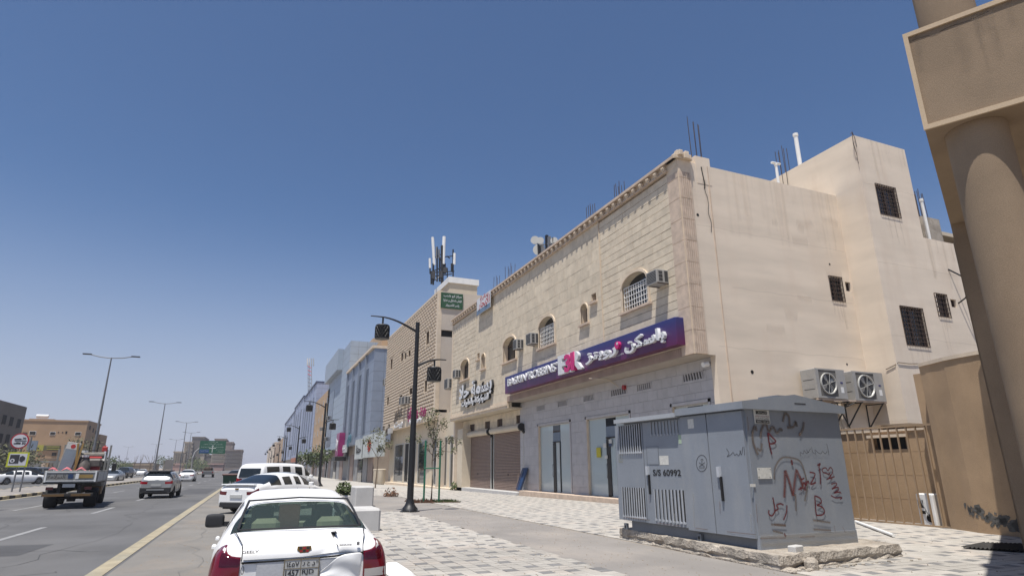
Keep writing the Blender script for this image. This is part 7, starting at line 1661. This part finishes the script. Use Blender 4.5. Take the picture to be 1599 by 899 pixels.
m_ = MB(); m_.bbox(cx-w3*.38, cx+w3*.06, Ys-.06, Ys-.051, cz3-w3*.22, cz3+w3*.27, .001); m_.prism([(cx+w3*.08, cz3-w3*.06), (cx+w3*.2, cz3-w3*.16), (cx+w3*.34, cz3-w3*.02), (cx+w3*.34, cz3+w3*.12), (cx+w3*.2, cz3+w3*.22), (cx+w3*.08, cz3+w3*.14)], lambda u, v_, d: (u, d, v_), Ys-.06, Ys-.051); m_.build('camera_symbol', SK, sp_)
m_ = MB(); disc(m_, cx-w3*.24, cz3-w3*.06, w3*.11, w3*.11, Ys-.066, Ys-.061); m_.build('lens_symbol', SW, sp_); m_ = MB(); disc(m_, cx-w3*.24, cz3-w3*.06, w3*.05, w3*.05, Ys-.072, Ys-.067); m_.build('lens_dot', SK, sp_)
for x in (a.x, b.x): m_ = MB(); m_.cyl((x, Ys+.06, -.02), (x, Ys+.06, c.z+r*.5), .05, n=10); m_.build('pole', GALV, sp_)
# gantry
YG = 176; g0 = at(298.5, 737, Y=YG); ga, gb_ = at(313.5, 688, Y=YG), at(351.5, 708.5, Y=YG)
gn = thing('gantry_sign', 'green overhead direction sign on a curved grey mast far ahead', 'traffic sign', (g0.x, YG, 0))
zc = (ga.z+gb_.z)/2; x0 = g0.x
m_ = MB(); m_.tube([(x0, YG+.3, 0), (x0, YG+.3, zc-2.6), (x0+.35, YG+.3, zc-1.2), (x0+1.4, YG+.3, zc-.1), (x0+3.0, YG+.3, zc+.5), (gb_.x-.5, YG+.3, zc+.6)], .24, 8); m_.build('mast', M('mast_grey', (.30, .30, .30), .6), gn, smooth=True)
GRN = M('direction_green', (.008, .10, .05), .5, .04, 2, 0); m_ = MB(); m_.box(ga.x, gb_.x, YG-.06, YG+.05, gb_.z, ga.z); m_.build('green_panel', GRN, gn)
gwid = gb_.x-ga.x; gh = ga.z-gb_.z
m_ = MB(); m_.box(ga.x+.1, ga.x+gwid*.38, YG-.08, YG-.061, gb_.z+.15, gb_.z+gh*.33); m_.build('blue_panel', M('direction_blue', (.01, .07, .22), .5), gn)
SWG = M('sign_letter_white', (.55, .6, .55), .5)
m_ = MB(); xm = (ga.x+gb_.x)/2; m_.box(xm-.1, xm+.1, YG-.08, YG-.065, gb_.z+.3, gb_.z+gh*.6); m_.box(xm-.8, xm+.8, YG-.085, YG-.081, gb_.z+gh*.40, gb_.z+gh*.46); m_.prism([(xm-.3, gb_.z+gh*.55), (xm+.3, gb_.z+gh*.55), (xm, gb_.z+gh*.68)], lambda u, v_, d: (u, d, v_), YG-.08, YG-.065); m_.build('junction_arrow', SWG, gn)
for s, x, z, h, w_ in (('الرياض', .5, .88, .09, .35), ('طريق الملك فهد', .5, .72, .09, .75), ('King Fahd Rd', .22, .5, .07, .3), ('Riyadh', .78, .5, .07, .3), ('وسط المدينة', .2, .22, .09, .3), ('City Center', .8, .3, .07, .3), ('المطار', .8, .15, .08, .2)):
    text(s, 'lettering', SWG, gn, (ga.x+gwid*x, YG-.085, gb_.z+gh*z), (1, 0, 0), UP, gh*h, gwid*w_, off=.002, ar=not s[0].isascii())
# distant blocks
YD = 430
def far(x0, x1, yt, mat, label, Y=YD, depth=40, rows=0, cols=0, name='distant_building', yb=740, wm=None):
    a, b = at(x0, yt, Y=Y), at(x1, yt, Y=Y); t = thing(name, label, 'building', ((a.x+b.x)/2, Y, 0)); m_ = MB(); m_.box(a.x, b.x, Y, Y+depth, -1, a.z); m_.build('wall', mat, t)
    m_ = MB(); m_.box(a.x-.3, b.x+.3, Y-.3, Y+depth, a.z, a.z+.9); m_.build('parapet', mat, t)
    if rows:
        w = MB()
        for j in range(rows):
            for i in range(cols): x = a.x+(b.x-a.x)*(i+.3)/cols; z = 2.5+(a.z-3)*j/rows; w.box(x, x+1.6, Y-.15, Y-.01, z, z+1.4)
        w.build('windows', wm or GLS, t, kind='stuff')
    return t
FT = M('far_tan', (.36, .31, .24), .9, .05, .1, 0); FG = M('far_grey', (.155, .14, .125), .9, .05, .1, 0); FP = M('far_pink', (.40, .26, .22), .9, .05, .1, 0); FB = M('far_brown', (.22, .18, .155), .9, .05, .1, 0)
FW = M('far_window', (.25, .215, .17), .6)
far(272, 289, 707, FT, 'distant pale stepped block left of the gantry mast', rows=5, cols=5, wm=FW); far(289, 301, 692, FT, 'distant pale taller block just behind the gantry mast', YD+4, rows=6, cols=3, wm=FW); far(301, 320, 684, FG, 'distant dark slab tower left of the green gantry sign', YD+8)
far(314, 320, 709, FT, 'narrow distant pale block under the gantry sign edge', YD-2); far(320, 333, 712, FG, 'distant dark low block under the gantry sign', YD+2); far(332, 352, 703, FT, 'distant pale block under the right half of the gantry sign', rows=4, cols=5, wm=FW)
far(336, 354, 687, FB, 'distant brown tower top right above the gantry sign', YD+12); far(353, 364.5, 692, FB, 'distant brown stair block right of the gantry sign', YD+10); far(352.5, 379, 704, FB, 'distant brown five storey block right of the gantry sign', YD-4, rows=4, cols=7, wm=FG)
far(314, 349, 726, FP, 'low pink building at the end of the road', YD-60, 20, rows=1, cols=8); far(270, 300, 726, FP, 'low pinkish wall buildings beneath the stepped block', YD-50, 20)
far(256, 269, 722, FT, 'small distant cream building behind the second road light', YD, 20); far(188, 240, 727, M('far_ochre', (.30, .24, .17), .9), 'row of low distant ochre houses across the road', 330, 20, rows=1, cols=14)
dbb = thing('advert_board', 'dark distant advert board beside tree clump before the stepped block', 'sign', tuple(at(263, 725, Y=300))); a, b = at(258.5, 718, Y=300), at(269, 733, Y=300); m_ = MB(); m_.box(a.x, b.x, 300, 300.4, b.z, a.z); m_.build('board', FG, dbb)
for i, (px, py, r, lb) in enumerate(((258, 722, 4, 'tall pointed tree clump beside the dark distant board'), (308, 726, 5, 'round green trees in front of the low pink building'), (297, 730, 3.5, 'small green tree right of the gantry mast foot'), (316, 729, 3, 'green tree at the left end of the pink building'))): bush(px, py, 340-i*6, r, lb, 40+i, LEAF)
for i, (px, py, lb) in enumerate(((213, 712, 'tall thin bare tree far across the road, left one'), (222, 710, 'tall thin bare tree far across the road, middle one'), (238, 711, 'wide bare tree beside the second road light'))):
    p = at(px, py, Y=260); t = thing('bare_tree', lb, 'tree', (p.x, 260, 0)); m_ = MB(); m_.tube([(0, 0, 0), (0, 0, p.z*.55)], .14, 5); random.seed(i)
    for k in range(9 if i == 2 else 4): a = k*.7; s = 2.6 if i == 2 else .7; m_.tube([(0, 0, p.z*.45), (math.cos(a)*s*.6, 0, p.z*.75), (math.cos(a)*s, math.sin(a)*s, p.z*(.95+.1*random.random()))], [.08, .05, .03], 4)
    m_.build('trunk', BARK, t, off=(0, 0, 0))
# ================================================================ THE DAMAGED CAR IN FRONT
N0 = Vector((.555, 6.52, 0)); NR = math.radians(.3)
nx = Vector((math.cos(NR), math.sin(NR), 0)); ny = Vector((-math.sin(NR), math.cos(NR), 0))
def cl(px, py, y): p = meet(px, py, N0+ny*y, ny); d = p-N0; return (d.dot(nx), d.z)
CGL = glass('clear_car_glass', (.07, .095, .088), .6, .02)
car = thing('damaged_car', 'white saloon with a crumpled boot seen from behind, nearest of all cars', 'car', tuple(N0), NR)
tab = [(.0,.66,.80,.74,.60,'p'),(.045,.80,.925,.80,.64,'p'),(.13,.885,.965,.825,.655,'p'),(.45,.905,1.0,.84,.66,'p'),(.66,.91,1.03,.84,.645,'r'),(1.24,.91,1.29,.84,.54,'p'),(1.43,.91,1.352,.84,.54,'c'),(2.05,.90,1.405,.84,.545,'p'),(2.11,.90,1.405,.84,.545,'c'),(2.60,.89,1.375,.835,.53,'p'),(2.68,.89,1.345,.83,.53,'w'),(3.35,.87,.98,.82,.62,'p'),(3.95,.79,.86,.79,.58,'p'),(4.25,.62,.68,.70,.48,'p'),(4.32,.58,.62,.66,.42,'p')]
fn = lerp_tab(tab); st = []; r = .30; axs = (.93, 3.42)
for row in tab: st.append((row[0], None)+row[1:6])
for a in axs:
    for y in (a-r*1.25, a-r*1.02, a-r*.6, a, a+r*.6, a+r*1.02, a+r*1.25):
        if all(abs(y-q[0]) > .05 for q in st): st.append((y, None)+fn(y))
st.sort(key=lambda q: q[0]); o2 = []
for q in st:
    d = min(abs(q[0]-a) for a in axs)/r; z = .2 if d > 1.2 else .28 if d > 1.0 else 2*r*(1.06-.12*(d/.6)**2) if d < .8 else .45
    o2.append((q[0], max(.2 if q[0] > .02 else .28, z))+q[2:])
pr = shell(o2, [PAINTW, CARGL, CGL, CGL, PAINTW, PLAST, LAMPW], car, NAMES, lamprows=(), quarter=False)
b = lambda m_, nm, mt, par=car, **k: m_.build(nm, mt, par, off=(0, 0, 0), **k)
for a in axs:
    for s in (-1, 1): wheel(car, s*.73, a, r)
b(MB().box(-.66, .66, .2, 4.1, .16, .55), 'underbody', PLAST)
# surface of the rear face, measured on the body itself
from mathutils.bvhtree import BVHTree
_me = pr['body'].data; BV = BVHTree.FromPolygons([v.co for v in _me.vertices], [tuple(p.vertices) for p in _me.polygons])
def ry0(x, z): k = max(0, (abs(x)-.5)/.33); return -.012+.27*k**2.2+max(0, z-.80)*.42+max(0, z-.90)*.6
def onbody(x, z, out=0.0):
    piv = Vector((x*.25, 1.3, z)); tgt = Vector((x, ry0(x, z), z)); d = (tgt-piv).normalized(); s = piv+d*3
    h = BV.ray_cast(s, -d)
    return (h[0] if h[0] is not None else tgt)+d*out
def ry(x, z):
    h = BV.ray_cast(Vector((x, -2, z)), Vector((0, 1, 0))); return h[0].y if h[0] is not None and h[0].y < .6 else ry0(x, z)
def patch(nm, mt, cols, out=.012, par=car, side=1, thick=.05, smooth=True):
    """cols: (x, zlow, ztop); a proud panel that follows the rear face"""
    m_ = MB(); v = []; R_ = 6
    for x, z0, z1 in cols:
        for j in range(R_+1): z = z0+(z1-z0)*j/R_; q = onbody(side*x, z, out); v.append(tuple(q))
    n = len(cols); f = [(i*(R_+1)+j, (i+1)*(R_+1)+j, (i+1)*(R_+1)+j+1, i*(R_+1)+j+1) for i in range(n-1) for j in range(R_)]
    nv = len(v); v += [(a*.97, b_+thick, c) for a, b_, c in v]; f += [tuple(nv+i for i in reversed(q)) for q in f]
    edge = [i*(R_+1) for i in range(n)]+[(n-1)*(R_+1)+j for j in range(1, R_+1)]+[i*(R_+1)+R_ for i in range(n-2, -1, -1)]+[j for j in range(R_-1, 0, -1)]
    for i in range(len(edge)): a, c = edge[i], edge[(i+1) % len(edge)]; f.append((a, c, c+nv, a+nv))
    m_.add(v, f); return m_.build(nm, mt, par, off=(0, 0, 0), smooth=smooth)
LR = glass('boot_lamp_red', (.13, .004, .012), 0, .07); LRD = glass('boot_lamp_deep_red', (.05, .003, .008), 0, .08)
for s in (-1, 1):
    outer = [(.565, .60, .862), (.60, .60, .866), (.635, .60, .874), (.665, .60, .892), (.69, .60, .925), (.71, .60, .95), (.735, .60, .952), (.765, .60, .935), (.795, .60, .905), (.815, .61, .87), (.83, .63, .82)]
    L_ = patch('tail_lamp', LR, outer, .018, side=s)
    patch('inner_lamp', LRD, [(.58, .79, .845), (.62, .79, .855), (.66, .79, .87), (.69, .79, .89), (.715, .79, .90)], .022, L_, side=s, thick=.004)
    patch('reversing_lamp', LAMPW, [(.585, .63, .70), (.64, .63, .70), (.70, .63, .705), (.75, .63, .705)], .023, L_, side=s, thick=.005)
    b(MB().box(s*.535, s*.5445, .0, .02, .8, .81), 'gap', RIMD)
m_ = MB(); m_.add([(.70, ry(.70, .93)-.025, .93), (.735, ry(.735, .94)-.03, .945), (.72, ry(.72, .90)-.03, .90), (.69, ry(.69, .875)-.025, .87), (.685, ry(.685, .9)-.025, .9)], [(0, 1, 2, 3, 4)]); b(m_, 'broken_lens', LAMPW)
# shut lines: boot lid sides, lower edge
for s in (-1, 1):
    sh_ = MB()
    pts = [(s*.655, .645, 1.042), (s*.62, .45, 1.018), (s*.59, .2, .995), (s*.565, .09, .965), (s*.556, ry(.556, .90)-.004, .90), (s*.556, ry(.556, .83)-.010, .83)]
    sh_.tube(pts, .0045, 5); sh_.build('boot_gap', RIMD, car, off=(0, 0, 0))
lid = MB(); pts = [(x, ry(x, .83)-.02, .822+.008*math.sin(x*3)+(.022 if x > .25 else 0)*(x-.25)*3) for x in [-.556+.139*i for i in range(9)]]
lid.tube(pts, .009, 6); b(lid, 'boot_lower_gap', RIMD)
# lid lip: a soft ridge above the gap, creased on the damaged side
m_ = MB(); v = []; n = 24
random.seed(4)
for i in range(n+1):
    x = -.55+1.1*i/n; d = math.exp(-((x-.24)/.07)**2); e = math.exp(-((x-.3)/.2)**2)
    for z, o in ((.965, .0), (.935+.012*d, -.026-.020*e+.03*d), (.90, -.034-.012*e+.05*d), (.865, -.026+.035*d), (.838+.012*e, -.018+.01*e)):
        v.append((x, ry(abs(x), z)+o, z+.012*e))
m_.add(v, [(i*5+j, (i+1)*5+j, (i+1)*5+j+1, i*5+j+1) for i in range(n) for j in range(4)]); lq = b(m_, 'boot_lid', PAINTW, smooth=True, recalc=True); sd_ = lq.modifiers.new('smooth', 'SUBSURF'); sd_.levels = sd_.render_levels = 1
for p in pr['body'].data.polygons: pass
m_ = MB(); c = [cl(*q, -.05) for q in ((527, 838), (531, 835.5), (536, 837), (531, 840), (527.5, 843), (529.5, 852), (531, 856), (528, 852), (525.5, 845))]
m_.add([(x, ry(x, z)-.052, z) for x, z in c], [tuple(range(len(c)))]); b(m_, 'torn_crack', RIMD)
# plate recess and plate
P_ = [cl(*q, -.02) for q in ((445, 874), (499.5, 870))]; px0, px1, pz = P_[0][0], P_[1][0], (P_[0][1]+P_[1][1])/2
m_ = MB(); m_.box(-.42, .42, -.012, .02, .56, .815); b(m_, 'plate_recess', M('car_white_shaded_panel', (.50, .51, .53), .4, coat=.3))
m_ = MB(); m_.bbox(px0, px1, -.034, -.013, pz-.158, pz, .004); pl2 = b(m_, 'number_plate', PLATE); PG = M('plate_grime', (.20, .17, .12), .8)
m_ = MB(); m_.box(px0-.004, px1+.004, -.037, -.034, pz-.008, pz+.002); m_.box(px0-.004, px1+.004, -.037, -.034, pz-.084, pz-.078); m_.box(px0-.004, px0+.006, -.037, -.034, pz-.158, pz); m_.box(px1-.006, px1+.004, -.037, -.034, pz-.158, pz); m_.box(px0+(px1-px0)*.46, px0+(px1-px0)*.48, -.037, -.034, pz-.158, pz); b(m_, 'plate_frame', PG, pl2)
def ct(s, x, z, h, w=None, mt=None, y=-.036, par=None, ar=False, bold=.02):
    text(s, 'lettering', mt or SK, par or car, N0+nx*x+ny*y+UP*z, nx, UP, h, w, off=.0005, ar=ar, bold=bold)
    o = COL.objects[-1]
def ct(s, x, z, h, w=None, mt=None, y=-.036, ar=False, bold=.02, depth=0, nm='lettering'):
    ob = text(s, nm, mt or SK, None, (x, y, z), (1, 0, 0), UP, h, w, off=.0005, ar=ar, bold=bold, depth=depth); ob.parent = car; return ob
pw = px1-px0
ct('\u0661\u0664\u0665\u0667', px0+pw*.24, pz-.043, .045, pw*.36); ct('1457', px0+pw*.24, pz-.12, .055, pw*.38)
for k, ch in enumerate('دحر'): ct(ch, px0+pw*(.83-.14*k), pz-.045, .036, ar=True)
ct('RJD', px0+pw*.69, pz-.12, .05, pw*.34); ct('KSA', px1-.018, pz-.03, .018, .022)
# badge, maker's name and model name
bz = cl(476.5, 858.5, -.05); y0 = ry(abs(bz[0]), bz[1])-.045
m_ = MB(); hexa = [(bz[0]-.062, bz[1]+.028), (bz[0]+.062, bz[1]+.028), (bz[0]+.066, bz[1]), (bz[0]+.034, bz[1]-.034), (bz[0]-.034, bz[1]-.034), (bz[0]-.066, bz[1])]
m_.prism(hexa, lambda u, v_, d: (u, d, v_), y0, y0+.02); bg_ = b(m_, 'shield_badge', M('badge_gold', (.25, .16, .05)))
for k, (ax, az, w_, h_, mt) in enumerate(((-.034, .012, .028, .02, SK), (.034, .012, .028, .02, SK), (0, .012, .028, .02, SR), (-.028, -.014, .024, .018, SR), (.028, -.014, .024, .018, SR), (0, -.014, .024, .018, SK))):
    m_ = MB(); m_.box(bz[0]+ax-w_/2, bz[0]+ax+w_/2, y0-.003, y0, bz[1]+az-h_/2, bz[1]+az+h_/2); b(m_, 'badge_cell', mt, bg_)
CHR = M('chrome', (.13, .13, .14), .3, .02, 5, 0, metal=.6)
p = cl(392, 862, -.05); ct('GEELY', p[0], p[1], .026, .145, CHR, y=ry(abs(p[0]), p[1])-.078, depth=.01, bold=.03)
p = cl(541, 851, -.05); ct('EMGRAND', p[0], p[1], .018, .125, CHR, y=ry(abs(p[0]), p[1])-.085, depth=.01, bold=.03); p = cl(561, 849, -.05); ct('8', p[0], p[1], .036, .03, CHR, y=ry(abs(p[0]), p[1])-.085, depth=.01, bold=.05)
p = cl(379, 890, -.02); m_ = MB(); m_.tube([(p[0]+.012*math.cos(a), -.03, p[1]+.035*math.sin(a)) for a in [k/10*6.283 for k in range(11)]], .003, 5); b(m_, 'oval_sticker', SK)
# torn and lifted bumper skin on the right
random.seed(12); m_ = MB()
cols = [(500, 903, 893, .03), (512, 903, 884, .05), (524, 903, 872, .085), (533, 903, 866.5, .10), (545, 903, 864, .115), (556, 903, 862.5, .11), (567, 902, 861.5, .08), (562, 902, 880, .05)]
v = []
for i, (px, pb, pt_, o) in enumerate(cols[:-1]):
    for j in range(5):
        t_ = j/4; q = cl(px+(-5*(1-t_) if i > 4 else 0), pb+(pt_-pb)*t_, -o); v.append((q[0], -o-.016*math.sin(j*1.5+i*.8)*(1 if 0 < j < 4 else .2), q[1]))
m_.add(v, [(i*5+j, (i+1)*5+j, (i+1)*5+j+1, i*5+j+1) for i in range(6) for j in range(4)]); q_ = b(m_, 'torn_bumper_skin', PAINTW, recalc=False, smooth=True); sd_ = q_.modifiers.new('smooth', 'SUBSURF'); sd_.levels = sd_.render_levels = 2
md_ = q_.modifiers.new('thick', 'SOLIDIFY'); md_.thickness = .004
bm_ = MB(); v = []
for x in [-.80+.1*i for i in range(17)]:
    for z, o in ((.24, -.02), (.34, -.06), (.48, -.075), (.56, -.07), (.60, -.05)): v.append((x, ry(abs(x)*.98, .6)+o, z))
bm_.add(v, [(i*5+j, (i+1)*5+j, (i+1)*5+j+1, i*5+j+1) for i in range(16) for j in range(4)]); b(bm_, 'rear_bumper', PAINTW, smooth=True, recalc=False)
# mirror, door handle
m_ = MB(); m_.box(-1.02, -.80, 2.36, 2.50, .935, 1.095); mq = b(m_, 'door_mirror', PLAST, smooth=True); mq.data.polygons.foreach_set('use_smooth', [True]*6); sd_ = mq.modifiers.new('smooth', 'SUBSURF'); sd_.levels = sd_.render_levels = 3
for e_ in (mq.data.attributes.new('crease_edge', 'FLOAT', 'EDGE'),): e_.data.foreach_set('value', [.38]*len(mq.data.edges)); m_ = MB(); m_.box(-.86, -.60, 2.39, 2.47, .945, 1.0); b(m_, 'mirror_arm', PLAST)
for y in (1.35, 2.25):
    for s in (-1, 1): b(MB().bbox(s*.83, s*.872, y, y+.16, .80, .835, .01), 'door_handle', PAINTW)
# window border, roof seams, interior
bl = MB()
for s in (-1, 1): bl.tube([(s*.62, .655, 1.05), (s*.585, .95, 1.185), (s*.54, 1.24, 1.30)], .014, 5)
bl.tube([(-.54, 1.24, 1.30), (0, 1.25, 1.325), (.54, 1.24, 1.30)], .010, 5); bl.tube([(-.62, .655, 1.045), (0, .60, 1.05), (.62, .655, 1.045)], .009, 5); b(bl, 'window_seal', PLAST)
SEAT = M('beige_seat', (.48, .42, .29), .9, .05, 6, .1, 30); SEATD = M('dark_seat', (.03, .035, .04), .9)
b(MB().box(-.6, .6, .68, 1.12, .90, .955), 'parcel_shelf', M('pale_shelf', (.50, .53, .44), .9)); 
for x in (-.34, .36): b(MB().bbox(x-.15, x+.15, 1.14, 1.26, .93, 1.11, .05), 'rear_headrest', SEAT)
b(MB().bbox(-.62, .62, 1.12, 1.3, .5, .95, .05), 'rear_seat', SEAT)
for x in (-.36, .36): b(MB().bbox(x-.22, x+.22, 2.05, 2.2, .5, 1.02, .05), 'front_seat', SEATD); b(MB().bbox(x-.13, x+.13, 2.05, 2.16, 1.0, 1.2, .04), 'front_headrest', SEATD)
b(MB().box(-.7, .7, 2.9, 3.2, .6, .92), 'dashboard', SEAT); b(MB().bbox(-.20, .04, 1.5, 1.53, .98, 1.24, .01), 'brown_panel', M('brown_panel_tone', (.75, .32, .22), .8)); b(MB().box(-.66, .66, .7, 3.0, .42, .5), 'cabin_floor', SEATD)  # a plain brown square inside, behind the rear glass
# ================================================================ DUSTY AIR
hm = bpy.data.materials.new('dusty_air'); hm.use_nodes = True; hn = hm.node_tree.nodes; hn.clear(); ho = hn.new('ShaderNodeOutputMaterial'); hv = hn.new('ShaderNodeVolumePrincipled')
hv.inputs['Color'].default_value = (.93, .93, 1, 1); hv.inputs['Density'].default_value = .00042; hv.inputs['Anisotropy'].default_value = .2
hm.node_tree.links.new(hv.outputs[0], ho.inputs['Volume'])
m_ = MB(); m_.box(-3100, 3100, -1600, 4600, -2.4, 34); hz_ = m_.build('haze', hm, kind='stuff')
